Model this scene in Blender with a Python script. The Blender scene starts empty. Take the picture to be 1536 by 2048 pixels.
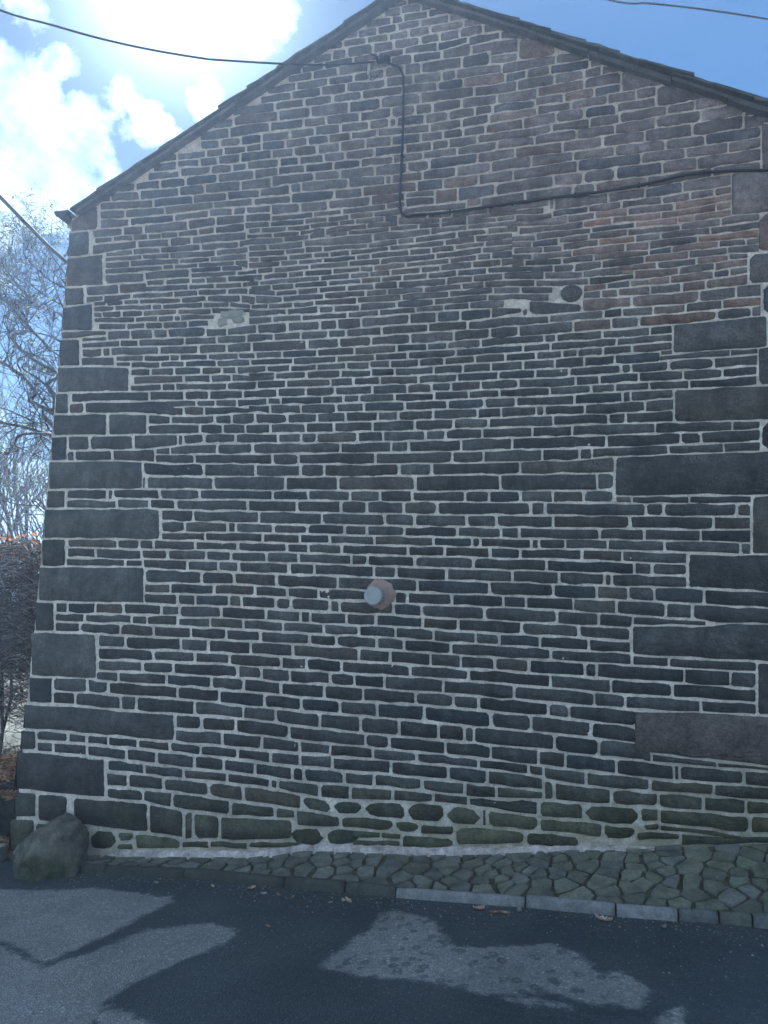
import bpy, bmesh, math, random
import numpy as np
from mathutils import Vector, Matrix, noise as mnoise

SC = bpy.context.scene
COL = SC.collection
# ------------------------------------------------------------------ camera
cam_d = bpy.data.cameras.new('camera'); cam = bpy.data.objects.new('camera', cam_d); COL.objects.link(cam)
R_ = Vector((0.96867, 0.24592, 0.03463)); U_ = Vector((-0.00291, -0.12819, 0.99175)); F_ = Vector((-0.24833, 0.96078, 0.12346))
mw = Matrix((( R_.x, U_.x, -F_.x, 0), (R_.y, U_.y, -F_.y, -5.2), (R_.z, U_.z, -F_.z, 1.6), (0, 0, 0, 1)))
cam.matrix_world = mw
cam_d.sensor_fit = 'VERTICAL'; cam_d.sensor_height = 36; cam_d.lens = 26.016
cam_d.clip_start = .05; cam_d.clip_end = 3000
SC.camera = cam
SC.render.resolution_x = 768; SC.render.resolution_y = 1024
# ------------------------------------------------------------------ light and exposure
SUN = Vector((-.4122, .6273, .6608)).normalized()
SUN_EL = math.asin(SUN.z); SUN_AZ = math.atan2(SUN.x, SUN.y)
SC.view_settings.view_transform = 'Standard'; SC.view_settings.look = 'None'
SC.view_settings.gamma = 1; SC.view_settings.use_curve_mapping = False
SC.view_settings.exposure = 2.86
SC.view_settings.use_white_balance = True; SC.view_settings.white_balance_temperature = 5050; SC.view_settings.white_balance_tint = -5
SKY_STRENGTH = 0.1; SKY_KNEE = 7.0; SKY_GAIN = .37; CLOUD = .175
sl = bpy.data.lights.new('sun', 'SUN'); sl.energy = 4.0; sl.angle = math.radians(.5); sl.color = (1, .95, .88)
so = bpy.data.objects.new('sun', sl); COL.objects.link(so)
so.rotation_euler = (-SUN).to_track_quat('-Z', 'Y').to_euler()
SC.render.engine = 'CYCLES'
SC.cycles.max_bounces = 6; SC.cycles.diffuse_bounces = 4; SC.cycles.glossy_bounces = 2
SC.cycles.use_denoising = True

class NT:
    def __init__(s, nt): s.t = nt; s.n = nt.nodes; s.l = nt.links
    def node(s, typ, **kw):
        n = s.n.new(typ)
        for k, v in kw.items():
            if k.startswith('i_'):
                key = k[2:]
                key = int(key) if key.isdigit() else key.replace('_', ' ')
                n.inputs[key].default_value = v
            else: setattr(n, k, v)
        return n
    def link(s, a, b): s.l.new(a, b)
    def math(s, op, a, b=None, c=None, clamp=False):
        n = s.n.new('ShaderNodeMath'); n.operation = op; n.use_clamp = clamp
        for i, v in enumerate((a, b, c)):
            if v is None: continue
            if isinstance(v, (int, float)): n.inputs[i].default_value = v
            else: s.l.new(v, n.inputs[i])
        return n.outputs[0]
    def vmath(s, op, a, b=None, out=0):
        n = s.n.new('ShaderNodeVectorMath'); n.operation = op
        for i, v in enumerate((a, b)):
            if v is None: continue
            if isinstance(v, (tuple, list, Vector)): n.inputs[i].default_value = v
            else: s.l.new(v, n.inputs[i])
        return n.outputs[out]
    def noise(s, vec, scale, detail=4, rough=.55, dist=0):
        n = s.n.new('ShaderNodeTexNoise'); n.inputs['Scale'].default_value = scale
        n.inputs['Detail'].default_value = detail; n.inputs['Roughness'].default_value = rough; n.inputs['Distortion'].default_value = dist
        if vec is not None: s.l.new(vec, n.inputs['Vector'])
        return n.outputs[0]
    def ramp(s, fac, stops):
        n = s.n.new('ShaderNodeValToRGB'); cr = n.color_ramp
        while len(cr.elements) < len(stops): cr.elements.new(.5)
        for e, (p, c) in zip(cr.elements, stops):
            e.position = p; e.color = (c, c, c, 1) if isinstance(c, (int, float)) else (*c, 1)
        s.l.new(fac, n.inputs[0]); return n.outputs[0]
    def mix(s, fac, a, b, mode='MIX'):
        n = s.n.new('ShaderNodeMix'); n.data_type = 'RGBA'; n.blend_type = mode
        if isinstance(fac, (int, float)): n.inputs[0].default_value = fac
        else: s.l.new(fac, n.inputs[0])
        for i, v in ((6, a), (7, b)):
            if isinstance(v, (tuple, list)): n.inputs[i].default_value = (*v, 1) if len(v) == 3 else v
            else: s.l.new(v, n.inputs[i])
        return n.outputs[2]

def build_world():
    w = bpy.data.worlds.new('World'); SC.world = w; w.use_nodes = True
    t = NT(w.node_tree); t.n.clear()
    out = t.node('ShaderNodeOutputWorld'); bg = t.node('ShaderNodeBackground')
    sky = t.node('ShaderNodeTexSky', sky_type='NISHITA', sun_disc=False, sun_elevation=SUN_EL, sun_rotation=SUN_AZ,
                 altitude=150, air_density=1.0, dust_density=.25, ozone_density=3.0)
    tc = t.node('ShaderNodeTexCoord'); d = tc.outputs['Generated']
    sep = t.node('ShaderNodeSeparateXYZ'); t.link(d, sep.inputs[0])
    # cumulus: billowing noise on the dome, gathered into the banks seen beside the sun
    n1 = t.noise(d, 11.0, 10, .58, .12); n2 = t.noise(d, 3.2, 6, .5, .2)
    banks = [((-0.589, 0.644, 0.489), 0.12, 1.0), ((-0.538, 0.667, 0.515), 0.075, 0.95), ((-0.639, 0.616, 0.46), 0.12, 1), ((-0.534, 0.625, 0.569), 0.035, 0.8), ((-0.525, 0.694, 0.494), 0.045, 0.7), ((-0.541, 0.587, 0.603), 0.035, 0.6), ((-0.551, 0.568, 0.611), 0.05, 0.6), ((-0.477, 0.701, 0.53), 0.035, 0.8), ((-0.456, 0.721, 0.521), 0.03, 0.6), ((-0.41, 0.714, 0.567), 0.028, 0.7), ((-0.332, 0.688, 0.645), 0.048, 0.95), ((-0.353, 0.661, 0.662), 0.035, 0.8), ((-0.29, 0.674, 0.68), 0.035, 0.7), ((-0.589, 0.674, 0.446), 0.04, 0.5), ((-0.643, 0.678, 0.356), 0.04, 0.6), ((-0.663, 0.695, 0.279), 0.05, 0.6), ((-0.638, 0.759, 0.13), 0.045, 1.0), ((-0.659, 0.745, 0.109), 0.06, 0.9), ((-0.629, 0.772, 0.088), 0.05, 1.0), ((-0.697, 0.709, 0.104), 0.12, 1), ((-0.7, 0.557, 0.447), 0.2, 0.9)]
    acc = None
    for c, r, a in banks:
        dist = t.vmath('DISTANCE', d, Vector(c).normalized(), out=1)
        g = t.math('MULTIPLY', t.math('SUBTRACT', 1.0, t.math('DIVIDE', dist, r * 1.12), clamp=True), a * 1.25)
        acc = g if acc is None else t.math('MAXIMUM', acc, g)
    bank = t.math('ADD', acc, t.math('MULTIPLY', t.math('SUBTRACT', n1, .5), 3.2))
    bankm = t.math('MULTIPLY', t.ramp(bank, [(.36, 0), (.66, 1)]), t.ramp(acc, [(0, 0), (.2, 1)]))
    # unseen cumulus elsewhere, thickened to light the shaded wall; clear right of the gable
    away = t.vmath('DOT_PRODUCT', d, Vector((.05, .80, .60)).normalized(), out=1)
    rest = t.math('MULTIPLY', t.ramp(t.math('ADD', n2, t.math('MULTIPLY', t.math('SUBTRACT', n1, .5), .5)), [(.41, 0), (.54, 1)]), t.ramp(away, [(.35, 1), (.62, 0)]))
    mask = t.math('MAXIMUM', bankm, rest)
    up = t.ramp(sep.outputs[2], [(.0, 0), (.06, 1)])
    mask = t.math('MULTIPLY', mask, up)
    shade = t.noise(d, 17, 7, .62)
    ctone = t.ramp(t.math('ADD', t.math('MULTIPLY', shade, .6), t.math('MULTIPLY', n1, .4)), [(.38, (.42, .46, .54)), (.50, (.72, .76, .84)), (.60, (1.12, 1.10, 1.08))])
    sd = t.vmath('DOT_PRODUCT', d, SUN, out=1)
    sd = t.math('MAXIMUM', sd, 0)
    back = t.math('ADD', CLOUD, t.math('ADD', t.math('MULTIPLY', t.math('POWER', sd, 40), .12), t.math('MULTIPLY', t.math('POWER', t.math('MAXIMUM', t.vmath('DOT_PRODUCT', d, -SUN, out=1), 0), 1), .1)))  # clouds opposite the sun brightened to lift the shaded wall
    cl = t.mix(1.0, ctone, back, 'MULTIPLY')
    skyc = t.mix(1.0, sky.outputs[0], (SKY_STRENGTH, SKY_STRENGTH, SKY_STRENGTH), 'MULTIPLY')
    sl_ = t.node('ShaderNodeSeparateColor'); t.link(skyc, sl_.inputs[0])
    lum = t.math('ADD', t.math('MULTIPLY', sl_.outputs[0], .3), t.math('MULTIPLY', sl_.outputs[1], .7))
    k = t.math('DIVIDE', SKY_GAIN, t.math('MULTIPLY_ADD', lum, SKY_KNEE, 1.0))
    skyc = t.mix(1.0, skyc, k, 'MULTIPLY')
    skyc = t.mix(1.0, skyc, t.math('MULTIPLY_ADD', t.math('POWER', t.math('SUBTRACT', 1.0, t.math('MAXIMUM', sep.outputs[2], 0), clamp=True), 2.2), 1.3, .86), 'MULTIPLY')
    # thin bright aureole of the hazy air round the sun
    aur = t.math('ADD', t.math('MULTIPLY', t.math('POWER', sd, 240), .30), t.math('MULTIPLY', t.math('POWER', sd, 45), .015))
    skyc = t.mix(1.0, skyc, t.mix(1.0, (1, .99, .95), aur, 'MULTIPLY'), 'ADD')
    col = t.mix(mask, skyc, cl)
    t.link(col, bg.inputs[0]); bg.inputs[1].default_value = 1.0
    t.link(bg.outputs[0], out.inputs[0])
build_world()

# ------------------------------------------------------------------ survey of the gable, in millimetres on its face
# each line: flag (1 rounded, 2 wraps the left corner, 4 runs to the right corner) | upper edge x z ... | lower edge x z ...
STONES = """
0|-2759 5656 -2697 5665 -2404 5654|-2755 5601 -2693 5606 -2401 5591
0|-2936 5572 -2769 5568|-2932 5506 -2765 5503
0|-2742 5579 -2686 5583 -2370 5568|-2738 5506 -2682 5513 -2366 5503
0|-3045 5479 -2802 5482|-3041 5420 -2797 5412
0|-2774 5479 -2696 5487 -2436 5481|-2770 5410 -2691 5416 -2432 5416
0|-3039 5397 -2883 5391|-3035 5335 -2878 5330
0|-2855 5393 -2690 5390|-2851 5335 -2685 5325
0|-2665 5390 -2506 5385|-2661 5326 -2503 5330
0|-3410 5327 -3276 5315|-3405 5267 -3273 5269
0|-3248 5314 -3003 5310|-3244 5267 -3000 5262
0|-2978 5312 -2842 5305|-2974 5259 -2840 5262
0|-2816 5311 -2639 5303|-2812 5263 -2636 5260
0|-2615 5303 -2501 5308|-2612 5262 -2499 5260
0|-3470 5243 -3271 5245|-3465 5190 -3266 5181
0|-3243 5244 -3060 5240|-3239 5204 -3057 5190
0|-3033 5240 -2890 5238|-3029 5184 -2886 5180
0|-2863 5240 -2687 5239|-2859 5180 -2683 5176
0|-2660 5241 -2409 5235|-2656 5175 -2406 5179
0|-3516 5169 -3236 5156|-3512 5113 -3232 5112
0|-3209 5178 -2947 5160|-3204 5111 -2943 5107
0|-2921 5159 -2758 5153|-2918 5108 -2754 5104
0|-2731 5155 -2623 5151|-2727 5104 -2620 5099
0|-2597 5156 -2339 5152|-2593 5099 -2336 5098
0|-3824 5086 -3654 5091|-3820 5043 -3650 5038
0|-3625 5090 -3419 5090|-3621 5037 -3414 5031
0|-3391 5090 -3177 5085|-3386 5030 -3172 5025
0|-3149 5087 -2884 5085|-3144 5025 -2880 5023
0|-2857 5084 -2552 5074|-2853 5023 -2548 5013
0|-2525 5074 -2343 5076|-2521 5012 -2340 5023
2|-4248 4897 -3999 4917|-4230 4718 -3981 4723
0|-4162 4989 -4006 4985|-4156 4924 -4001 4938
2|-4248 4694 -4064 4698|-4228 4491 -4044 4490
2|-4251 4468 -3908 4475|-4226 4219 -3883 4207
2|-4240 4195 -4065 4193|-4225 4046 -4051 4050
2|-4244 4023 -3968 4037|-4224 3823 -3946 3814
0|-3966 5026 -3884 5021|-3961 4967 -3878 4962
0|-3857 5019 -3604 5010|-3851 4961 -3599 4950
0|-3575 5012 -3232 5003|-3570 4946 -3227 4940
0|-3204 5003 -2990 5001|-3199 4941 -2985 4938
0|-2964 5000 -2668 4996|-2960 4937 -2664 4927
0|-2644 4996 -2396 4997|-2639 4926 -2392 4922
0|-3958 4941 -3711 4931 -3469 4920|-3954 4893 -3707 4878 -3464 4863
0|-3443 4920 -3094 4917|-3438 4864 -3090 4860
0|-3068 4917 -2782 4908|-3064 4858 -2778 4856
0|-2755 4910 -2493 4900|-2751 4856 -2490 4850
0|-3952 4867 -3732 4857|-3946 4809 -3727 4797
0|-3706 4856 -3348 4837|-3700 4797 -3345 4787
0|-3323 4837 -3109 4837 -2900 4836|-3319 4788 -3105 4792 -2898 4796
0|-2876 4836 -2550 4830|-2873 4796 -2547 4784
0|-2523 4829 -2216 4827|-2521 4783 -2213 4772
0|-3944 4790 -3679 4769|-3938 4724 -3675 4719
0|-3651 4771 -3519 4768 -3260 4766|-3646 4718 -3515 4717 -3256 4717
0|-3232 4764 -2938 4774|-3228 4716 -2935 4724
0|-2911 4774 -2723 4767|-2908 4726 -2720 4721
0|-2696 4766 -2609 4766|-2694 4721 -2606 4719
0|-2585 4765 -2385 4757|-2582 4718 -2383 4713
0|-4015 4700 -3741 4697|-4010 4649 -3736 4643
0|-3712 4697 -3542 4693|-3707 4642 -3537 4636
0|-3513 4695 -3383 4694 -3127 4696|-3508 4636 -3378 4633 -3122 4629
0|-3099 4696 -2869 4704|-3094 4632 -2864 4642
0|-2844 4703 -2612 4697|-2840 4641 -2609 4646
0|-2586 4696 -2381 4689|-2583 4646 -2378 4634
0|-3978 4623 -3831 4621|-3975 4593 -3828 4591
0|-3802 4622 -3634 4618|-3799 4592 -3631 4585
0|-3608 4619 -3491 4612|-3605 4586 -3488 4582
0|-3465 4614 -3368 4609|-3462 4581 -3365 4578
0|-3342 4611 -3209 4606|-3340 4578 -3207 4576
0|-3184 4606 -3026 4612|-3181 4576 -3023 4571
0|-3001 4614 -2875 4618|-2998 4572 -2872 4577
0|-2848 4617 -2606 4622|-2845 4576 -2603 4571
0|-4006 4568 -3865 4568 -3590 4566|-3998 4493 -3860 4504 -3585 4510
0|-3561 4562 -3285 4553|-3556 4509 -3281 4499
0|-3258 4554 -3082 4550|-3253 4501 -3078 4502
0|-3054 4549 -2827 4552 -2588 4551|-3051 4502 -2823 4499 -2584 4494
0|-3864 4485 -3623 4490|-3862 4462 -3620 4460
0|-3597 4489 -3362 4480|-3594 4456 -3359 4448
0|-3336 4479 -2993 4479|-3334 4449 -2990 4439
0|-2968 4479 -2650 4475|-2965 4437 -2647 4432
0|-2623 4473 -2589 4479 -2261 4468|-2620 4433 -2587 4440 -2260 4444
0|-3863 4439 -3531 4432|-3861 4417 -3529 4409
0|-3502 4432 -3272 4425|-3501 4410 -3270 4395
0|-3244 4424 -3113 4420 -2853 4413|-3242 4392 -3110 4387 -2851 4377
0|-2828 4413 -2562 4418|-2826 4377 -2559 4382
0|-3859 4396 -3643 4389|-3855 4354 -3639 4350
0|-3617 4390 -3397 4383 -3183 4368|-3613 4351 -3394 4345 -3181 4340
0|-3155 4367 -2899 4357|-3153 4337 -2897 4334
0|-2874 4357 -2576 4357|-2872 4335 -2574 4324
0|-3853 4331 -3641 4327 -3329 4320|-3850 4306 -3638 4302 -3327 4298
0|-3301 4322 -3226 4321|-3299 4300 -3224 4299
0|-3198 4320 -3004 4316|-3196 4298 -3002 4294
0|-2979 4313 -2675 4303|-2977 4292 -2674 4282
0|-2649 4305 -2555 4302|-2648 4284 -2551 4246
0|-3849 4285 -3497 4275|-3842 4213 -3492 4212
0|-3469 4275 -3337 4278 -3077 4273|-3464 4222 -3332 4219 -3072 4215
0|-3042 4274 -2791 4267|-3040 4251 -2790 4246
0|-2764 4266 -2599 4257|-2763 4244 -2598 4236
0|-3038 4228 -2910 4230 -2655 4220|-3037 4207 -2908 4203 -2654 4197
0|-2629 4217 -2471 4220|-2627 4195 -2469 4191
0|-3444 4199 -3301 4198|-3441 4169 -3298 4167
0|-3273 4195 -3063 4192|-3270 4163 -3061 4160
0|-3037 4184 -2922 4181|-3035 4153 -2920 4152
0|-2898 4182 -2733 4176|-2895 4149 -2731 4145
0|-2707 4178 -2492 4165|-2705 4144 -2490 4135
0|-3455 4151 -3312 4144 -3077 4138|-3453 4118 -3310 4113 -3075 4106
0|-3052 4131 -2841 4129|-3050 4106 -2839 4100
0|-2814 4126 -2602 4119|-2812 4099 -2600 4091
0|-2576 4119 -2452 4124|-2574 4089 -2451 4094
0|-4027 4190 -3731 4191|-4020 4126 -3724 4119
0|-3704 4191 -3465 4186|-3698 4119 -3459 4115
0|-4018 4103 -3873 4100|-4014 4056 -3871 4071
0|-3844 4100 -3605 4096|-3839 4040 -3602 4068
0|-3576 4094 -3454 4093 -3212 4088|-3574 4067 -3451 4061 -3209 4053
0|-3184 4087 -2990 4083|-3182 4050 -2988 4051
0|-2963 4082 -2731 4075|-2961 4051 -2729 4044
0|-2704 4074 -2540 4067|-2702 4042 -2537 4025
0|-3936 4047 -3839 4048|-3934 4025 -3837 4026
0|-3810 4040 -3676 4043|-3808 4018 -3674 4021
0|-3648 4045 -3529 4042|-3646 4022 -3527 4019
0|-3501 4039 -3378 4036 -3137 4026|-3499 4017 -3376 4009 -3135 3999
0|-3112 4028 -2908 4028|-3110 3996 -2906 3999
0|-2881 4027 -2605 4014|-2879 3992 -2603 3972
0|-2581 4013 -2473 3993|-2578 3963 -2470 3945
0|-3932 4005 -3755 3996|-3930 3977 -3753 3974
0|-3726 3998 -3404 3989|-3724 3975 -3402 3959
0|-3376 3985 -3306 3981|-3374 3958 -3304 3955
0|-3279 3981 -3163 3979 -2935 3977|-3277 3954 -3161 3950 -2932 3942
0|-2909 3968 -2700 3963|-2907 3940 -2698 3935
0|-2673 3961 -2508 3925|-2672 3932 -2507 3904
0|-3928 3955 -3871 3954|-3925 3924 -3868 3923
0|-3842 3953 -3687 3951|-3839 3922 -3683 3913
0|-3658 3948 -3485 3942|-3655 3913 -3482 3908
0|-3456 3938 -3165 3932|-3454 3907 -3163 3903
0|-3137 3928 -2856 3918|-3135 3902 -2854 3883
0|-2829 3917 -2511 3894|-2827 3889 -2510 3873
0|-3918 3903 -3795 3897 -3552 3887|-3916 3881 -3792 3873 -3549 3859
0|-3526 3888 -3337 3884|-3524 3858 -3334 3851
0|-3311 3881 -3191 3879|-3309 3849 -3189 3847
0|-3163 3872 -3130 3872|-3161 3847 -3128 3845
0|-3105 3878 -2822 3862|-3103 3845 -2821 3840
0|-3873 3854 -3629 3838|-3869 3814 -3626 3801
0|-3601 3837 -3449 3834|-3598 3799 -3446 3797
0|-3423 3834 -3290 3829|-3420 3796 -3286 3790
0|-3262 3828 -3061 3824|-3259 3789 -3058 3781
0|-3034 3823 -2871 3820|-3031 3782 -2869 3788
2|-4227 3801 -4088 3796 -3813 3789|-4223 3757 -4084 3757 -3810 3758
0|-3786 3786 -3585 3779|-3780 3717 -3579 3717
0|-3559 3776 -3377 3773|-3553 3713 -3372 3710
0|-3349 3771 -3235 3764|-3345 3711 -3231 3706
0|-3210 3764 -2897 3764|-3206 3707 -2892 3700
0|-2872 3749 -2708 3740|-2868 3697 -2705 3694
0|-2682 3739 -2448 3755|-2679 3695 -2445 3699
0|-4023 3737 -3808 3735|-4021 3715 -3806 3714
0|-4019 3692 -3677 3696|-4016 3663 -3673 3657
0|-3651 3698 -3504 3689|-3647 3654 -3500 3652
0|-3476 3691 -3343 3687 -3081 3682|-3472 3649 -3339 3645 -3077 3636
0|-3054 3684 -2795 3675|-3050 3636 -2792 3632
0|-2768 3675 -2533 3675|-2765 3631 -2530 3628
0|-2508 3675 -2302 3661|-2505 3627 -2301 3640
2|-4243 3734 -4065 3733|-4220 3515 -4043 3509
0|-4014 3641 -3841 3638|-4008 3584 -3836 3580
0|-3812 3635 -3762 3636|-3807 3582 -3757 3583
0|-3735 3636 -3519 3630 -3308 3624|-3730 3581 -3514 3576 -3304 3571
0|-3280 3621 -2950 3613|-3276 3568 -2946 3559
0|-2923 3614 -2703 3609|-2919 3556 -2699 3553
0|-2676 3609 -2487 3613|-2673 3554 -2483 3551
0|-4015 3566 -3712 3558|-4009 3508 -3706 3494
0|-3679 3559 -3444 3555|-3676 3533 -3441 3519
0|-3418 3552 -3200 3547|-3416 3519 -3197 3511
0|-3175 3544 -3112 3541|-3172 3511 -3110 3511
0|-3085 3542 -2861 3534|-3083 3508 -2859 3502
0|-2835 3534 -2596 3532|-2833 3502 -2594 3494
0|-2572 3531 -2446 3525|-2570 3494 -2443 3489
0|-3674 3511 -3561 3505|-3672 3490 -3559 3483
0|-3535 3501 -3287 3493|-3532 3465 -3284 3457
0|-3262 3492 -3060 3487|-3259 3459 -3058 3455
0|-3035 3484 -2782 3482|-3033 3452 -2779 3443
0|-2755 3479 -2488 3471|-2753 3442 -2486 3436
2|-4240 3491 -3900 3481 -3568 3462|-4218 3283 -3880 3276 -3551 3269
0|-3530 3441 -3370 3437|-3527 3401 -3366 3394
0|-3344 3438 -3157 3436|-3341 3394 -3153 3388
0|-3129 3435 -2910 3426|-3126 3389 -2907 3384
0|-2883 3425 -2731 3420|-2880 3381 -2728 3380
0|-2705 3420 -2603 3418|-2702 3377 -2600 3375
0|-2577 3417 -2347 3416|-2574 3370 -2345 3379
0|-3496 3376 -3278 3371 -3066 3366|-3492 3327 -3274 3325 -3063 3324
0|-3039 3366 -2824 3362|-3036 3323 -2821 3315
0|-2800 3359 -2642 3357|-2797 3315 -2640 3313
0|-2617 3356 -2556 3348 -2272 3329|-2614 3312 -2554 3315 -2271 3309
0|-3523 3305 -3257 3305|-3520 3270 -3253 3266
0|-3229 3304 -3131 3301|-3226 3263 -3128 3260
0|-3107 3303 -2889 3297 -2679 3290|-3103 3259 -2886 3253 -2676 3247
0|-2653 3290 -2422 3295|-2649 3244 -2419 3243
2|-4233 3258 -4127 3261|-4216 3101 -4110 3097
0|-4081 3260 -3838 3254 -3600 3250 -3366 3243|-4075 3194 -3832 3193 -3594 3189 -3361 3183
0|-3339 3247 -3052 3239|-3333 3183 -3047 3179
0|-3025 3236 -2830 3231|-3020 3178 -2826 3174
0|-2803 3228 -2536 3223|-2800 3173 -2533 3171
0|-2511 3222 -2244 3225|-2508 3173 -2241 3171
0|-4093 3170 -3968 3176|-4086 3098 -3961 3097
0|-3939 3174 -3729 3170 -3522 3166 -3127 3157|-3932 3097 -3722 3093 -3515 3085 -3120 3057
0|-3191 3161 -2934 3156|-3188 3124 -2932 3122
0|-2908 3155 -2766 3152|-2906 3122 -2764 3116
0|-2742 3152 -2583 3151|-2740 3116 -2580 3106
0|-2557 3151 -2325 3153|-2555 3105 -2322 3110
0|-3277 3109 -3041 3103|-3273 3059 -3038 3052
0|-3015 3103 -2864 3099|-3011 3054 -2861 3049
0|-2838 3101 -2598 3087 -2299 3078|-2834 3047 -2595 3054 -2298 3058
2|-4232 3077 -3984 3075 -3741 3072|-4214 2911 -3968 2908 -3725 2903
0|-3705 3072 -3368 3057|-3690 2905 -3356 2903
0|-3336 3052 -3155 3034|-3331 2985 -3151 2984
0|-3131 3033 -3006 3033 -2765 3028|-3126 2982 -3002 2980 -2761 2974
0|-2739 3026 -2621 3030|-2735 2973 -2617 2968
0|-2595 3033 -2420 3035|-2591 2969 -2416 2966
0|-3329 2965 -3108 2962 -2891 2958|-3324 2902 -3103 2900 -2887 2900
0|-2864 2957 -2687 2952|-2860 2902 -2683 2893
0|-2664 2952 -2499 2948|-2660 2893 -2496 2891
0|-2476 2947 -2288 2946|-2472 2888 -2284 2887
2|-4234 2887 -4101 2889|-4214 2695 -4081 2697
0|-4072 2890 -3892 2886|-4061 2784 -3883 2784
0|-3864 2885 -3735 2885 -3481 2884|-3854 2785 -3725 2784 -3472 2783
0|-3453 2885 -3327 2882 -3079 2879|-3444 2783 -3319 2786 -3073 2804
0|-3052 2878 -3032 2877|-3047 2807 -3026 2807
0|-3007 2877 -2849 2882|-3002 2813 -2844 2819
0|-2822 2878 -2575 2872|-2818 2818 -2572 2818
0|-2552 2871 -2491 2871 -2218 2867|-2548 2818 -2488 2815 -2215 2808
0|-3113 2780 -2981 2791 -2730 2796|-3109 2734 -2977 2734 -2726 2733
0|-2704 2798 -2425 2795|-2700 2731 -2421 2729
0|-3242 2767 -3138 2774|-3239 2738 -3135 2734
0|-4071 2759 -4024 2762|-4065 2697 -4017 2696
0|-3995 2763 -3666 2764|-3988 2695 -3659 2692
0|-3638 2762 -3513 2762 -3273 2764|-3631 2692 -3507 2688 -3266 2674
0|-3245 2719 -2920 2713|-3241 2670 -2916 2659
0|-2893 2713 -2571 2710 -2257 2707|-2889 2659 -2567 2653 -2253 2641
2|-4237 2674 -4016 2673 -3692 2671 -3376 2662|-4213 2454 -3994 2456 -3672 2457 -3359 2456
0|-3349 2660 -3139 2645 -2832 2640|-3341 2567 -3132 2560 -2825 2554
0|-2805 2639 -2598 2634 -2394 2629|-2799 2554 -2592 2552 -2389 2549
0|-3348 2538 -3333 2537|-3341 2456 -3326 2456
0|-3306 2544 -3076 2538 -2740 2532|-3299 2456 -3070 2453 -2735 2447
0|-2717 2533 -2424 2531 -2140 2528|-2711 2447 -2419 2445 -2136 2439
2|-4228 2431 -4075 2436|-4214 2299 -4061 2299
0|-4039 2435 -3919 2436 -3682 2436|-4033 2378 -3913 2376 -3676 2372
0|-3654 2436 -3628 2436|-3648 2370 -3622 2367
0|-3603 2436 -3467 2436 -3205 2436|-3598 2383 -3462 2378 -3200 2375
0|-3178 2436 -2853 2430|-3173 2375 -2848 2372
0|-2827 2430 -2528 2424 -2238 2424|-2822 2372 -2525 2370 -2235 2365
0|-4034 2355 -3808 2353 -3590 2347|-4028 2302 -3803 2302 -3586 2301
0|-3560 2358 -3291 2355|-3555 2303 -3286 2301
0|-3260 2355 -3058 2353|-3256 2300 -3053 2291
0|-3028 2353 -2731 2350 -2441 2350|-3024 2290 -2726 2285 -2436 2282
0|-2416 2352 -2226 2346 -2040 2343|-2411 2282 -2222 2278 -2036 2274
2|-4238 2275 -4021 2279 -3702 2280 -3494 2280 -3189 2276|-4214 2048 -3998 2050 -3681 2051 -3474 2052 -3170 2052
0|-3157 2274 -2898 2268|-3152 2201 -2893 2197
0|-2872 2266 -2657 2264 -2344 2260|-2867 2199 -2652 2196 -2340 2189
0|-3145 2177 -2961 2178|-3140 2113 -2956 2115
0|-2935 2178 -2821 2177 -2599 2173|-2930 2115 -2816 2114 -2595 2113
0|-2570 2174 -2530 2173|-2566 2114 -2526 2114
0|-2505 2172 -2220 2165|-2501 2116 -2216 2110
0|-3143 2093 -3021 2092 -2782 2093|-3139 2050 -3018 2048 -2779 2046
0|-2757 2095 -2526 2095 -2302 2090|-2754 2048 -2523 2045 -2300 2041
2|-4236 2026 -4029 2027|-4213 1818 -4008 1825
0|-3990 2029 -3767 2029 -3552 2030|-3985 1979 -3762 1980 -3547 1976
0|-3521 2030 -3356 2032|-3517 1977 -3351 1972
0|-3326 2031 -3227 2030|-3321 1977 -3222 1973
0|-3197 2032 -3084 2028 -2863 2026|-3192 1974 -3080 1974 -2860 1975
0|-2838 2027 -2725 2025 -2505 2023|-2834 1975 -2721 1974 -2502 1974
0|-2477 2025 -2287 2021 -2101 2020|-2474 1974 -2284 1972 -2098 1972
0|-3982 1957 -3746 1958|-3976 1897 -3740 1898
0|-3718 1958 -3587 1956 -3331 1950|-3712 1897 -3581 1896 -3326 1892
0|-3301 1954 -3100 1952|-3297 1902 -3095 1896
0|-3068 1952 -2764 1953|-3064 1898 -2760 1895
0|-2739 1955 -2557 1952|-2734 1897 -2553 1896
0|-2532 1952 -2261 1950|-2528 1897 -2258 1893
0|-3990 1873 -3783 1876 -3468 1874|-3985 1826 -3778 1829 -3465 1832
0|-3436 1872 -3313 1871|-3433 1834 -3310 1838
0|-3283 1878 -3159 1876 -2919 1878|-3279 1826 -3155 1822 -2914 1815
0|-2889 1874 -2657 1875|-2885 1817 -2653 1816
0|-2632 1875 -2485 1874|-2628 1815 -2481 1812
0|-2461 1875 -2273 1873 -2077 1870|-2456 1810 -2269 1811 -2074 1807
2|-4244 1798 -3918 1806 -3599 1808 -3290 1816|-4216 1536 -3891 1538 -3575 1546 -3267 1550
0|-3259 1803 -3021 1797 -2791 1794|-3251 1710 -3015 1714 -2786 1717
0|-2763 1796 -2522 1792|-2757 1715 -2517 1717
0|-2494 1790 -2385 1789 -2174 1789|-2489 1719 -2381 1717 -2170 1712
0|-3257 1687 -3050 1690|-3252 1633 -3045 1634
0|-3024 1693 -2908 1693 -2683 1693|-3019 1632 -2903 1634 -2679 1638
0|-2654 1695 -2548 1696 -2341 1696|-2650 1638 -2544 1639 -2338 1636
0|-3255 1611 -2985 1612|-3250 1551 -2980 1544
0|-2956 1612 -2829 1613|-2951 1552 -2824 1548
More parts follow.
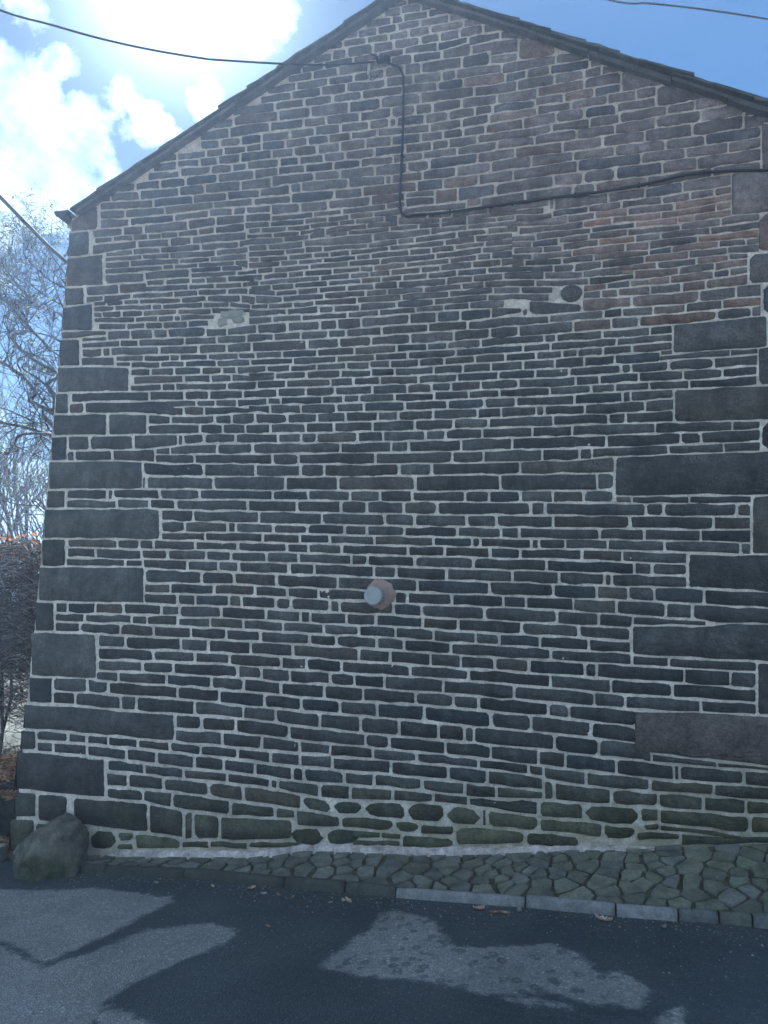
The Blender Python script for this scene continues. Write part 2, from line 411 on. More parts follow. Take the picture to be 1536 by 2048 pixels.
0|-2803 1613 -2552 1618|-2799 1551 -2548 1552
0|-2524 1620 -2449 1616|-2520 1552 -2444 1551
0|-2421 1618 -2168 1614|-2417 1550 -2164 1546
2|-4241 1512 -4083 1513|-4217 1291 -4060 1297
0|-4047 1513 -3964 1514|-4040 1451 -3958 1452
0|-3933 1514 -3709 1521|-3927 1452 -3702 1454
0|-3681 1522 -3451 1527|-3675 1454 -3445 1457
0|-3421 1527 -3117 1525|-3415 1459 -3112 1462
0|-3087 1523 -2961 1521|-3082 1463 -2957 1473
0|-2932 1528 -2822 1528 -2608 1529|-2927 1456 -2817 1460 -2604 1466
0|-2580 1530 -2466 1529 -2243 1525|-2576 1464 -2462 1463 -2239 1459
0|-4043 1427 -3798 1431|-4038 1382 -3794 1384
0|-3767 1429 -3634 1432 -3376 1438|-3763 1384 -3630 1386 -3372 1388
0|-3346 1436 -3236 1436|-3342 1389 -3232 1386
0|-3207 1438 -2972 1449|-3203 1387 -2967 1386
0|-2942 1431 -2694 1441|-2939 1387 -2690 1386
0|-2669 1443 -2421 1441|-2665 1386 -2417 1386
0|-2396 1439 -2102 1434|-2393 1384 -2099 1380
0|-4038 1356 -3831 1361|-4033 1299 -3825 1305
0|-3803 1361 -3689 1361 -3463 1362|-3797 1301 -3683 1301 -3457 1297
0|-3436 1365 -3172 1363|-3430 1297 -3166 1297
0|-3142 1361 -2853 1361|-3137 1299 -2848 1300
0|-2827 1363 -2555 1363|-2823 1302 -2551 1301
0|-2531 1362 -2277 1359|-2527 1301 -2274 1300
2|-4254 1264 -4017 1273 -3668 1275|-4219 937 -3983 944 -3637 949
0|-3630 1274 -3410 1273|-3623 1195 -3404 1199
0|-3384 1273 -3155 1275 -2932 1278|-3377 1195 -3149 1200 -2926 1202
0|-2906 1275 -2700 1277|-2900 1202 -2694 1201
0|-2672 1279 -2564 1278 -2352 1276|-2666 1203 -2559 1202 -2347 1204
0|-3628 1171 -3392 1173 -3160 1175|-3622 1100 -3386 1107 -3155 1111
0|-3134 1174 -3022 1175 -2801 1178|-3129 1113 -3017 1115 -2797 1119
0|-2776 1180 -2516 1177|-2772 1121 -2512 1122
0|-2488 1180 -2292 1182 -2099 1180|-2485 1120 -2289 1119 -2096 1115
0|-3615 1079 -3490 1080 -3246 1083|-3609 1015 -3484 1018 -3241 1023
0|-3217 1085 -2981 1090|-3211 1022 -2977 1027
0|-2953 1092 -2746 1095 -2445 1097|-2948 1025 -2741 1028 -2441 1027
0|-2418 1099 -2254 1095|-2413 1027 -2250 1026
2|-4241 909 -4039 917|-4221 726 -4020 732
0|-3619 988 -3452 993|-3614 941 -3447 935
0|-3423 995 -3225 998 -3034 999|-3418 937 -3220 940 -3029 940
0|-3006 1002 -2887 1002 -2655 1002|-3001 940 -2882 939 -2651 936
0|-2628 1006 -2389 1004|-2623 936 -2385 933
0|-2362 1005 -2095 995|-2358 933 -2091 925
0|-4005 919 -3726 928|-3997 837 -3718 841
0|-3696 928 -3534 912|-3687 841 -3528 841
0|-3504 912 -3212 914 -2931 913|-3498 841 -3206 841 -2925 843
0|-2902 915 -2794 913 -2583 912|-2897 842 -2789 842 -2578 836
0|-2555 910 -2441 910 -2219 904|-2550 834 -2436 832 -2214 826
0|-3997 811 -3823 815|-3989 732 -3815 736
0|-3795 814 -3664 814 -3410 814|-3787 734 -3656 733 -3402 729
0|-3380 818 -3278 815|-3373 728 -3271 729
0|-3249 818 -3058 817 -2781 817|-3242 729 -3051 729 -2774 730
0|-2752 817 -2565 812 -2380 806|-2746 732 -2560 733 -2376 732
0|-2356 806 -2124 799|-2352 731 -2120 727
2|-4260 696 -3943 708 -3633 708 -3330 702 -2940 707|-4241 521 -3924 526 -3616 527 -3315 527 -2926 528
0|-2909 705 -2714 708|-2903 625 -2709 626
0|-2686 707 -2435 709|-2681 628 -2430 631
0|-2410 708 -2207 704 -2010 695|-2405 630 -2203 626 -2006 619
0|-2904 600 -2718 603 -2539 604|-2898 529 -2713 524 -2534 525
0|-2512 606 -2222 602|-2506 526 -2217 522
2|-4272 494 -4144 498|-4256 356 -4128 357
0|-4116 499 -3855 501|-4110 444 -3850 447
0|-3825 501 -3685 500|-3819 450 -3680 452
0|-3655 500 -3496 502|-3650 450 -3491 449
0|-3469 502 -3240 501|-3465 449 -3235 451
0|-3211 501 -2967 502|-3206 451 -2962 447
0|-2938 504 -2706 498|-2934 448 -2702 442
0|-2681 498 -2407 499|-2677 443 -2403 442
0|-2380 498 -2145 496|-2376 443 -2141 433
0|-4107 416 -3984 420|-4101 358 -3978 358
0|-3953 421 -3677 423|-3947 358 -3671 360
0|-3647 425 -3331 422|-3641 360 -3325 354
0|-3302 424 -3073 422|-3296 356 -3067 350
0|-3044 422 -2754 419|-3038 348 -2749 343
0|-2726 419 -2513 417|-2721 345 -2508 345
0|-2485 417 -2266 412|-2481 347 -2261 341
2|-4294 327 -4062 330 -3835 331 -3502 334|-4263 52 -4032 51 -3807 53 -3477 62
0|-3461 332 -3167 325|-3455 264 -3162 266
0|-3139 325 -2833 320|-3134 266 -2829 262
0|-2808 316 -2697 318 -2479 319|-2804 263 -2693 264 -2476 266
0|-2452 319 -2346 318 -2136 309|-2449 267 -2343 265 -2134 261
0|-3463 237 -3297 236|-3455 153 -3291 160
0|-3269 240 -2999 238|-3262 160 -2993 165
0|-2970 238 -2852 236 -2622 239|-2964 162 -2846 161 -2616 157
0|-2595 239 -2345 239|-2589 157 -2339 148
0|-2318 239 -2102 234 -1890 218|-2312 148 -2097 145 -1886 137
0|-3452 126 -3160 135|-3447 62 -3154 67
0|-3131 136 -2917 137|-3126 70 -2910 47
0|-2889 135 -2667 131 -2439 127|-2882 48 -2661 40 -2433 39
0|-2410 121 -2297 121 -2089 119|-2405 39 -2292 45 -2085 55
3|-4279 26 -4095 24|-4258 -160 -4077 -143
1|-4060 22 -3804 27|-4040 -162 -3785 -160
1|-3739 26 -3418 35 -3105 43|-3721 -160 -3400 -156 -3089 -151
0|-3079 38 -2808 17|-3064 -153 -2795 -156
0|-2783 16 -2732 14|-2769 -169 -2719 -160
0|-2705 14 -2518 10|-2692 -157 -2508 -138
1|-2492 11 -2196 23 -1946 40|-2482 -138 -2188 -110 -1939 -79
3|-4290 -190 -4086 -175|-4264 -415 -4063 -387
1|-4056 -192 -3837 -190 -3622 -186|-4036 -384 -3820 -360 -3607 -337
3|-4280 -446 -4130 -427|-4266 -565 -4117 -548
1|-3566 -187 -3353 -183|-3554 -319 -3343 -301
1|-3328 -182 -3208 -178|-3322 -240 -3204 -230
1|-3327 -267 -3204 -259|-3324 -299 -3201 -286
1|-3181 -181 -3051 -180 -2816 -184|-3172 -277 -3044 -264 -2812 -243
0|-2787 -197 -2587 -172|-2785 -228 -2584 -211
0|-2560 -168 -2283 -147|-2558 -198 -2281 -183
0|-1446 6386 -1314 6386|-1444 6346 -1313 6354
0|-1289 6386 -1194 6386|-1288 6354 -1193 6354
0|-1475 6322 -1363 6330|-1474 6279 -1361 6273
0|-1340 6332 -1196 6332|-1339 6283 -1194 6280
0|-1173 6336 -1106 6339|-1172 6281 -1104 6279
0|-1632 6249 -1436 6257|-1630 6205 -1434 6207
0|-1411 6254 -1339 6245|-1409 6208 -1338 6211
0|-1317 6260 -1140 6259|-1316 6210 -1138 6211
0|-1115 6259 -970 6250|-1114 6216 -970 6220
0|-1829 6183 -1711 6177|-1828 6144 -1709 6138
0|-1687 6177 -1550 6184|-1686 6136 -1549 6134
0|-1525 6184 -1389 6185|-1524 6134 -1388 6135
0|-1365 6188 -1199 6190|-1363 6138 -1198 6143
0|-1177 6191 -969 6199|-1176 6143 -968 6139
0|-945 6202 -802 6198|-944 6141 -801 6148
0|-1930 6111 -1835 6110|-1929 6075 -1833 6063
0|-1812 6117 -1638 6115|-1810 6073 -1636 6070
0|-1613 6112 -1455 6114|-1611 6072 -1454 6067
0|-1431 6112 -1292 6117|-1429 6067 -1290 6067
0|-1267 6118 -1117 6122|-1266 6065 -1116 6066
0|-1095 6118 -853 6124|-1094 6067 -852 6073
0|-830 6125 -700 6129|-829 6075 -699 6078
0|-2065 6019 -1928 6022|-2062 5964 -1925 5973
0|-1903 6046 -1803 6039|-1900 5970 -1801 5971
0|-1779 6050 -1583 6048|-1775 5973 -1580 5978
0|-1558 6047 -1412 6043|-1555 5979 -1410 5980
0|-1387 6046 -1198 6043|-1385 5983 -1196 5985
0|-1174 6045 -1041 6046|-1172 5987 -1039 5994
0|-1017 6047 -883 6047|-1015 5985 -881 5990
0|-859 6053 -699 6059|-858 5993 -698 5995
0|-678 6055 -495 6058|-677 5997 -494 5994
0|-2305 5924 -2185 5929|-2303 5898 -2183 5896
0|-2159 5930 -1991 5946|-2157 5897 -1989 5907
0|-1966 5947 -1743 5950|-1964 5906 -1742 5911
0|-1720 5951 -1535 5958|-1719 5911 -1533 5913
0|-1512 5958 -1323 5962|-1511 5913 -1322 5921
0|-1299 5963 -1056 5971|-1298 5923 -1054 5912
0|-1032 5960 -816 5974|-1030 5911 -815 5938
0|-793 5975 -567 5975|-791 5907 -566 5931
0|-546 5977 -506 5972 -198 5923|-545 5929 -506 5922 -198 5868
0|-2280 5872 -2087 5879|-2278 5829 -2085 5829
0|-2061 5880 -1870 5886|-2059 5827 -1868 5827
0|-1845 5887 -1613 5889|-1842 5824 -1610 5824
0|-1588 5888 -1430 5896|-1585 5826 -1428 5840
0|-1408 5898 -1254 5902|-1405 5838 -1252 5836
0|-1230 5899 -1021 5889|-1228 5833 -1019 5833
0|-997 5894 -787 5925|-995 5830 -785 5834
0|-763 5891 -659 5901 -432 5892|-762 5835 -658 5846 -432 5868
0|-2460 5805 -2225 5807|-2457 5754 -2222 5751
0|-2201 5807 -1949 5804|-2198 5751 -1947 5756
0|-1925 5804 -1734 5801|-1923 5756 -1732 5755
0|-1709 5803 -1609 5805|-1707 5753 -1607 5751
0|-1585 5805 -1478 5813|-1582 5750 -1475 5746
0|-1453 5815 -1319 5815|-1451 5752 -1316 5746
0|-1294 5818 -1180 5811|-1292 5746 -1178 5742
0|-1158 5810 -1057 5810 -862 5812|-1156 5742 -1055 5738 -860 5731
0|-838 5810 -642 5822|-837 5728 -640 5724
0|-618 5829 -427 5874|-618 5800 -426 5800
0|-621 5780 -427 5779|-620 5727 -426 5731
0|-2515 5731 -2266 5728|-2512 5677 -2263 5675
0|-2240 5730 -2008 5731|-2237 5676 -2005 5671
0|-1983 5735 -1793 5734|-1980 5671 -1790 5670
0|-1770 5734 -1465 5722|-1767 5672 -1463 5665
0|-1443 5731 -1242 5723|-1440 5663 -1240 5655
0|-1220 5723 -1016 5714|-1218 5657 -1014 5647
0|-993 5713 -901 5712|-991 5645 -900 5649
0|-880 5709 -768 5706 -553 5705|-878 5648 -767 5648 -552 5652
0|-530 5704 -341 5706 -152 5709|-529 5631 -340 5646 -152 5653
0|-2378 5653 -2149 5652|-2375 5602 -2146 5594
0|-2123 5650 -1906 5649|-2120 5593 -1904 5592
0|-1881 5651 -1659 5649|-1878 5592 -1656 5588
0|-1634 5646 -1529 5644 -1322 5638|-1631 5588 -1527 5588 -1321 5583
0|-1298 5636 -1047 5630|-1296 5581 -1045 5575
0|-1023 5623 -845 5629|-1022 5574 -844 5568
0|-824 5627 -722 5628 -524 5632|-822 5567 -720 5564 -523 5560
0|-503 5614 -364 5625|-502 5559 -364 5572
0|-2346 5575 -2089 5569|-2342 5502 -2085 5498
0|-2063 5571 -1766 5570|-2059 5495 -1763 5485
0|-1741 5568 -1500 5566|-1738 5485 -1497 5485
0|-1478 5566 -1177 5557|-1475 5489 -1175 5484
0|-1155 5555 -955 5551 -760 5544|-1153 5482 -953 5479 -758 5478
0|-737 5542 -635 5540 -435 5543|-735 5478 -634 5478 -435 5480
0|-2411 5481 -2144 5476|-2408 5417 -2141 5410
0|-2119 5475 -1950 5469|-2115 5412 -1947 5409
0|-1927 5468 -1668 5463|-1924 5409 -1665 5398
0|-1643 5461 -1411 5466|-1640 5397 -1409 5404
0|-1389 5467 -1218 5464|-1386 5395 -1216 5394
0|-1196 5464 -1082 5459|-1194 5393 -1080 5389
0|-1058 5458 -854 5459|-1056 5389 -853 5395
0|-831 5459 -584 5456|-830 5395 -583 5394
0|-562 5456 -468 5459 -283 5465|-561 5395 -467 5394 -282 5388
0|-2481 5391 -2258 5392|-2477 5331 -2255 5328
0|-2232 5389 -2043 5388|-2229 5328 -2040 5330
0|-2017 5390 -1827 5385|-2014 5329 -1824 5322
0|-1802 5384 -1589 5376|-1799 5326 -1587 5322
0|-1564 5374 -1426 5380|-1562 5320 -1423 5320
0|-1401 5371 -1365 5374|-1399 5316 -1363 5315
0|-1341 5373 -1138 5370|-1338 5313 -1137 5307
0|-1115 5367 -955 5370|-1113 5307 -954 5313
0|-934 5372 -750 5376|-933 5311 -749 5318
0|-727 5376 -617 5374|-726 5319 -616 5327
0|-594 5374 -524 5377 -298 5370|-593 5316 -523 5322 -297 5323
0|-2476 5309 -2294 5308|-2473 5259 -2291 5251
0|-2271 5308 -2103 5307|-2268 5253 -2100 5253
0|-2077 5307 -1921 5305|-2074 5251 -1919 5254
0|-1898 5301 -1736 5303|-1896 5251 -1733 5250
0|-1711 5300 -1517 5300|-1709 5250 -1516 5248
0|-1493 5302 -1311 5290|-1491 5247 -1309 5241
0|-1287 5289 -1099 5285|-1285 5241 -1098 5238
0|-1076 5286 -850 5292|-1074 5236 -849 5237
0|-827 5295 -641 5303|-826 5237 -640 5242
0|-618 5290 -540 5300 -285 5303|-617 5239 -539 5249 -285 5260
0|-2383 5232 -2218 5231|-2380 5175 -2215 5169
0|-2192 5229 -2017 5230|-2189 5168 -2013 5165
0|-1991 5232 -1824 5231|-1988 5162 -1821 5162
0|-1799 5229 -1610 5227|-1796 5164 -1608 5163
0|-1588 5227 -1400 5223|-1585 5163 -1398 5162
0|-1376 5222 -1167 5218|-1374 5161 -1165 5159
0|-1145 5218 -993 5215|-1144 5160 -992 5158
0|-970 5215 -836 5217|-968 5159 -835 5159
0|-815 5215 -667 5221|-814 5159 -666 5165
0|-644 5217 -385 5227|-644 5167 -384 5163
0|-2313 5152 -2166 5146|-2310 5099 -2163 5095
0|-2140 5145 -1956 5140|-2138 5094 -1954 5090
0|-1933 5144 -1779 5142|-1930 5090 -1776 5086
0|-1754 5142 -1535 5142|-1751 5085 -1532 5081
0|-1510 5141 -1287 5139|-1508 5079 -1286 5082
0|-1266 5138 -1077 5139|-1264 5080 -1075 5081
0|-1053 5139 -946 5138|-1052 5079 -944 5082
0|-925 5138 -730 5140|-923 5081 -729 5086
0|-707 5140 -353 5142 -178 5157|-706 5089 -353 5093 -178 5108
0|-2319 5076 -2112 5072|-2316 5027 -2110 5022
0|-2087 5071 -1873 5068|-2084 5018 -1870 5012
0|-1850 5068 -1647 5060|-1847 5012 -1645 5011
0|-1623 5060 -1383 5057|-1621 5008 -1382 5008
0|-1359 5062 -1143 5058|-1358 5008 -1141 5011
0|-1121 5058 -880 5063|-1120 5011 -879 5015
0|-857 5061 -578 5077|-856 5013 -577 5019
0|-556 5078 -300 5076|-555 5022 -299 5022
0|-2370 5002 -2256 5001 -2031 4994|-2366 4927 -2252 4934 -2028 4939
0|-2005 4995 -1814 4989|-2002 4939 -1811 4929
0|-1789 4989 -1529 4987|-1786 4930 -1526 4921
0|-1504 4988 -1269 4989|-1502 4919 -1267 4914
0|-1246 4989 -1091 4991|-1243 4919 -1089 4920
0|-1068 4991 -894 4994 -723 4998|-1066 4919 -893 4925 -722 4932
0|-701 4996 -441 5003|-700 4930 -440 4939
0|-2466 4898 -2233 4912|-2463 4853 -2229 4849
0|-2207 4913 -2136 4918|-2204 4861 -2133 4857
0|-2112 4917 -1924 4914 -1741 4907|-2109 4857 -1921 4850 -1738 4844
0|-1718 4908 -1439 4898|-1716 4844 -1437 4841
0|-1417 4896 -1389 4896|-1415 4844 -1387 4844
0|-1365 4897 -1144 4896|-1363 4843 -1143 4841
0|-1121 4898 -883 4906|-1119 4840 -881 4841
0|-862 4907 -622 4912|-860 4840 -621 4846
0|-601 4913 -508 4916 -323 4919|-600 4845 -507 4847 -322 4850
0|-2193 4838 -2078 4834 -1855 4825|-2190 4769 -2075 4768 -1852 4766
0|-1830 4824 -1621 4822|-1827 4765 -1619 4759
0|-1597 4822 -1391 4821 -1188 4820|-1594 4760 -1388 4760 -1186 4759
0|-1164 4820 -983 4819|-1163 4756 -981 4752
0|-960 4820 -711 4822|-958 4752 -710 4752
0|-689 4822 -453 4829|-687 4751 -453 4759
0|-2363 4754 -2138 4747|-2359 4682 -2135 4680
0|-2113 4747 -1900 4744|-2109 4680 -1897 4679
0|-1877 4744 -1766 4742 -1550 4740|-1874 4681 -1763 4679 -1548 4678
0|-1528 4740 -1275 4739|-1526 4676 -1273 4688
0|-1251 4738 -1043 4733|-1250 4712 -1042 4701
0|-1251 4690 -1041 4679|-1250 4634 -1040 4637
0|-1019 4732 -867 4732|-1017 4636 -865 4637
0|-846 4734 -588 4734|-844 4636 -586 4656
0|-565 4735 -401 4742 -158 4750|-564 4657 -401 4667 -158 4675
0|-2355 4661 -2240 4660 -2021 4659|-2353 4630 -2238 4629 -2019 4627
0|-1998 4661 -1782 4659|-1996 4627 -1781 4628
0|-1758 4659 -1646 4658 -1423 4660|-1756 4628 -1645 4627 -1422 4627
0|-1400 4666 -1273 4664|-1399 4633 -1272 4635
0|-1269 4609 -1078 4616 -798 4616|-1268 4577 -1077 4578 -797 4570
0|-775 4627 -688 4631|-774 4588 -687 4601
0|-669 4631 -565 4637 -366 4649|-668 4563 -563 4563 -365 4570
0|-2362 4609 -2091 4607|-2361 4585 -2090 4576
0|-2066 4605 -1897 4603|-2065 4576 -1896 4577
0|-1874 4604 -1719 4605|-1873 4578 -1717 4580
0|-1694 4606 -1521 4608|-1693 4581 -1520 4582
0|-1499 4606 -1290 4615|-1498 4582 -1289 4579
0|-2583 4626 -2388 4614|-2581 4590 -2387 4585
0|-2548 4566 -2461 4565|-2547 4541 -2459 4543
0|-2437 4564 -2239 4557|-2435 4538 -2238 4534
0|-2213 4557 -2041 4557|-2212 4535 -2040 4531
0|-2018 4557 -1801 4558|-2017 4531 -1800 4537
0|-1777 4557 -1669 4559|-1776 4536 -1668 4536
0|-1647 4560 -1433 4559|-1646 4536 -1432 4532
0|-1409 4561 -1325 4560|-1408 4532 -1323 4505
0|-1287 4562 -1096 4557|-1287 4542 -1095 4526
0|-1073 4558 -910 4555|-1072 4524 -909 4519
0|-887 4555 -634 4541|-886 4518 -633 4516
0|-614 4543 -419 4523|-613 4516 -419 4503
0|-2561 4523 -2357 4513|-2559 4500 -2355 4489
0|-2331 4510 -2126 4508|-2329 4489 -2125 4487
0|-2100 4508 -1942 4519|-2099 4487 -1941 4498
0|-1891 4508 -1785 4519 -1573 4514|-1889 4466 -1783 4483 -1572 4491
0|-1548 4514 -1322 4506|-1548 4491 -1322 4485
0|-1302 4540 -1196 4519 -992 4501|-1300 4491 -1195 4488 -991 4481
0|-970 4501 -791 4500|-970 4481 -791 4480
0|-769 4499 -607 4502|-768 4479 -607 4482
0|-2238 4469 -2044 4470|-2236 4446 -2043 4447
0|-2019 4471 -1913 4513|-2018 4447 -1910 4453
0|-1859 4466 -1725 4470|-1858 4445 -1724 4448
0|-1701 4470 -1596 4471 -1390 4471|-1700 4448 -1595 4448 -1389 4451
0|-1366 4471 -1162 4469|-1365 4451 -1161 4448
0|-1138 4467 -992 4464|-1138 4447 -991 4444
0|-969 4464 -791 4464|-968 4444 -790 4444
0|-768 4464 -571 4464|-768 4444 -571 4445
0|-549 4468 -434 4470|-549 4448 -433 4450
0|-2539 4418 -2397 4420|-2537 4392 -2395 4386
0|-2371 4420 -2092 4426|-2369 4385 -2090 4383
0|-2067 4426 -1793 4431 -1521 4428|-2065 4389 -1791 4377 -1519 4371
0|-1498 4428 -1278 4431 -1066 4427|-1496 4377 -1277 4387 -1065 4393
0|-1045 4427 -790 4425|-1044 4394 -789 4404
0|-767 4425 -663 4426 -409 4424|-767 4406 -663 4407 -408 4402
0|-2536 4369 -2243 4363|-2534 4341 -2241 4335
0|-2219 4365 -2072 4360|-2218 4339 -2071 4334
0|-2047 4368 -1926 4361|-2045 4334 -1925 4333
0|-1901 4359 -1786 4356 -1558 4351|-1900 4331 -1784 4331 -1557 4331
0|-1534 4351 -1324 4367|-1533 4331 -1323 4335
0|-1301 4367 -1190 4370|-1300 4337 -1189 4338
0|-1167 4371 -1065 4374 -866 4383|-1166 4338 -1064 4340 -865 4345
0|-843 4384 -637 4387|-842 4346 -637 4358
0|-615 4387 -408 4383|-615 4357 -408 4351
0|-2533 4321 -2460 4317|-2532 4298 -2459 4294
0|-2435 4319 -2214 4309|-2433 4293 -2213 4288
0|-2191 4317 -2004 4314|-2190 4287 -2003 4286
0|-1981 4314 -1868 4309|-1980 4288 -1867 4284
0|-1844 4309 -1702 4312|-1842 4284 -1701 4284
0|-1678 4312 -1388 4316|-1677 4285 -1387 4290
0|-1364 4316 -1159 4319 -958 4323|-1364 4291 -1158 4292 -957 4294
0|-935 4322 -729 4334|-934 4295 -729 4303
0|-707 4335 -447 4336|-706 4302 -447 4305
0|-2530 4276 -2278 4267|-2528 4241 -2277 4243
0|-2253 4268 -2129 4265|-2252 4244 -2127 4243
0|-2103 4267 -1921 4262|-2102 4241 -1920 4242
0|-1896 4264 -1649 4264|-1895 4242 -1648 4238
0|-1627 4265 -1534 4267|-1625 4239 -1533 4240
0|-1510 4268 -1228 4270|-1509 4240 -1227 4241
0|-1207 4271 -1058 4272|-1206 4241 -1057 4242
0|-1037 4273 -881 4276|-1036 4242 -880 4248
0|-858 4275 -657 4284|-858 4253 -656 4264
0|-634 4284 -446 4285|-634 4257 -446 4259
0|-2449 4221 -2334 4223|-2447 4193 -2333 4194
0|-2309 4221 -2030 4217|-2307 4192 -2029 4194
0|-2005 4216 -1709 4217|-2004 4195 -1708 4192
0|-1685 4217 -1455 4220|-1683 4192 -1454 4187
0|-1433 4221 -1225 4222 -1023 4225|-1432 4187 -1224 4190 -1022 4193
0|-1002 4226 -891 4230 -676 4242|-1001 4194 -890 4196 -675 4210
0|-653 4236 -446 4239|-653 4210 -445 4215
0|-2568 4178 -2423 4172|-2567 4157 -2421 4137
0|-2397 4171 -2207 4171|-2395 4141 -2205 4141
0|-2183 4171 -2073 4173|-2182 4141 -2072 4140
0|-2048 4173 -1836 4169|-2047 4142 -1835 4140
0|-1813 4170 -1615 4168|-1812 4141 -1614 4143
0|-1591 4168 -1506 4165|-1590 4143 -1505 4134
0|-1482 4167 -1252 4169|-1481 4140 -1252 4145
0|-1231 4170 -1124 4171 -916 4177|-1230 4145 -1123 4146 -915 4148
0|-893 4175 -710 4187|-893 4149 -710 4156
0|-688 4190 -607 4192|-688 4157 -606 4158
0|-585 4192 -445 4194|-584 4159 -445 4152
0|-2522 4136 -2486 4135|-2520 4115 -2485 4114
0|-2427 4117 -2229 4119 -1939 4117|-2426 4094 -2228 4094 -1938 4094
0|-1914 4119 -1694 4121|-1913 4094 -1693 4092
0|-1670 4121 -1537 4118|-1668 4092 -1536 4092
0|-1513 4115 -1371 4124|-1512 4092 -1370 4093
0|-1347 4122 -1136 4125|-1346 4093 -1135 4094
0|-1113 4127 -984 4127|-1112 4094 -984 4095
0|-962 4128 -745 4134|-961 4096 -745 4100
0|-725 4137 -532 4139|-724 4101 -531 4099
0|-512 4138 -366 4129|-511 4095 -366 4110
0|-2496 4075 -2343 4076|-2495 4054 -2341 4050
0|-2317 4076 -2148 4075|-2316 4045 -2146 4042
0|-2123 4075 -1871 4074|-2122 4052 -1870 4045
0|-1846 4072 -1601 4074|-1845 4047 -1599 4044
0|-1579 4071 -1441 4074|-1578 4046 -1440 4044
0|-1420 4072 -1275 4073|-1419 4045 -1274 4045
0|-1252 4073 -1081 4075|-1251 4043 -1080 4043
0|-1058 4073 -857 4079|-1057 4043 -857 4045
0|-835 4080 -636 4083|-834 4043 -635 4046
0|-614 4082 -429 4068 -156 4063|-613 4045 -429 4048 -156 4025
0|-2517 4063 -2305 4024|-2515 4023 -2303 3998
0|-2281 4022 -2121 4020|-2279 3994 -2120 3993
0|-2097 4028 -1946 4026|-2095 3993 -1944 3994
0|-1921 4024 -1714 4024|-1919 3994 -1713 3993
0|-1690 4024 -1495 4025|-1688 3991 -1494 3990
0|-1473 4025 -1309 4026|-1472 3992 -1308 3987
0|-1285 4024 -1111 4023 -940 4024|-1284 3989 -1110 3984 -939 3984
0|-918 4026 -739 4026|-916 3981 -739 3989
0|-719 4026 -515 4027|-718 3991 -515 3992
0|-495 4029 -402 4029 -219 4024|-495 3994 -402 3990 -219 3972
0|-2511 3965 -2474 3953|-2510 3944 -2473 3932
0|-2451 3992 -2244 3971|-2448 3944 -2242 3942
0|-2218 3973 -2110 3972 -1896 3972|-2217 3940 -2108 3941 -1895 3943
0|-1874 3974 -1768 3972 -1562 3971|-1873 3943 -1766 3941 -1561 3941
0|-1538 3971 -1390 3971|-1537 3939 -1389 3941
0|-1369 3970 -1106 3964|-1368 3941 -1105 3937
0|-1083 3963 -821 3966|-1082 3938 -821 3938
0|-799 3968 -655 3973|-798 3938 -654 3943
0|-633 3974 -458 3972 -283 3963|-632 3943 -458 3937 -283 3922
0|-2487 3922 -2362 3921|-2486 3901 -2361 3896
0|-2339 3921 -2154 3918|-2337 3893 -2152 3890
0|-2129 3918 -1975 3922|-2127 3890 -1974 3894
0|-1950 3921 -1842 3921 -1629 3921|-1949 3897 -1841 3891 -1628 3884
0|-1605 3921 -1495 3921 -1277 3921|-1604 3892 -1493 3889 -1276 3886
0|-1253 3918 -1082 3918 -912 3917|-1252 3888 -1081 3886 -912 3885
0|-892 3918 -788 3920 -587 3925|-891 3887 -787 3888 -586 3891
0|-567 3924 -388 3914|-566 3887 -387 3879
0|-2506 3886 -2200 3869|-2503 3837 -2198 3836
0|-2175 3869 -1938 3876|-2173 3832 -1936 3831
0|-1914 3871 -1814 3869|-1911 3828 -1812 3830
0|-1792 3867 -1603 3861|-1790 3828 -1601 3827
0|-1579 3870 -1314 3866|-1578 3830 -1313 3829
0|-1291 3868 -1027 3866|-1289 3831 -1026 3831
0|-1004 3865 -815 3868 -628 3871|-1003 3830 -814 3835 -628 3839
0|-606 3871 -434 3862 -180 3841|-606 3839 -433 3832 -180 3804
0|-2502 3817 -2322 3815|-2499 3771 -2320 3779
0|-2299 3815 -2074 3813|-2297 3781 -2073 3779
0|-2051 3811 -1932 3809 -1699 3807|-2050 3777 -1930 3776 -1698 3774
0|-1675 3806 -1449 3811|-1674 3776 -1448 3778
0|-1425 3809 -1165 3812|-1424 3778 -1164 3783
0|-1142 3810 -951 3812|-1141 3783 -951 3785
0|-931 3812 -761 3820|-930 3786 -760 3784
0|-741 3820 -500 3819|-740 3786 -500 3777
0|-2424 3755 -2191 3759|-2420 3694 -2187 3690
0|-2166 3761 -1922 3756|-2163 3693 -1919 3694
0|-1897 3753 -1782 3755|-1894 3692 -1779 3692
0|-1758 3754 -1588 3756|-1755 3692 -1585 3691
0|-1566 3757 -1386 3759 -1211 3764|-1564 3693 -1384 3694 -1209 3696
0|-1188 3763 -1004 3766|-1186 3697 -1002 3698
0|-981 3766 -827 3766|-980 3696 -825 3696
0|-806 3765 -598 3765|-805 3696 -597 3699
0|-578 3763 -377 3749|-577 3700 -377 3730
0|-356 3741 -333 3746|-355 3703 -332 3705
0|-2494 3681 -2303 3671|-2492 3661 -2300 3631
0|-2277 3671 -2075 3674|-2275 3633 -2073 3628
0|-2053 3672 -1852 3673|-2050 3626 -1850 3626
0|-1828 3673 -1706 3671|-1826 3626 -1704 3623
0|-1682 3672 -1424 3675|-1680 3625 -1422 3623
0|-1401 3675 -1288 3675 -1065 3677|-1399 3623 -1286 3625 -1063 3630
0|-1044 3677 -770 3676|-1043 3627 -769 3625
0|-748 3676 -584 3681 -423 3690 -183 3685|-747 3627 -583 3632 -422 3636 -183 3642
0|-2461 3612 -2238 3612 -2020 3604|-2457 3548 -2235 3544 -2016 3540
0|-1995 3607 -1758 3605|-1992 3542 -1755 3543
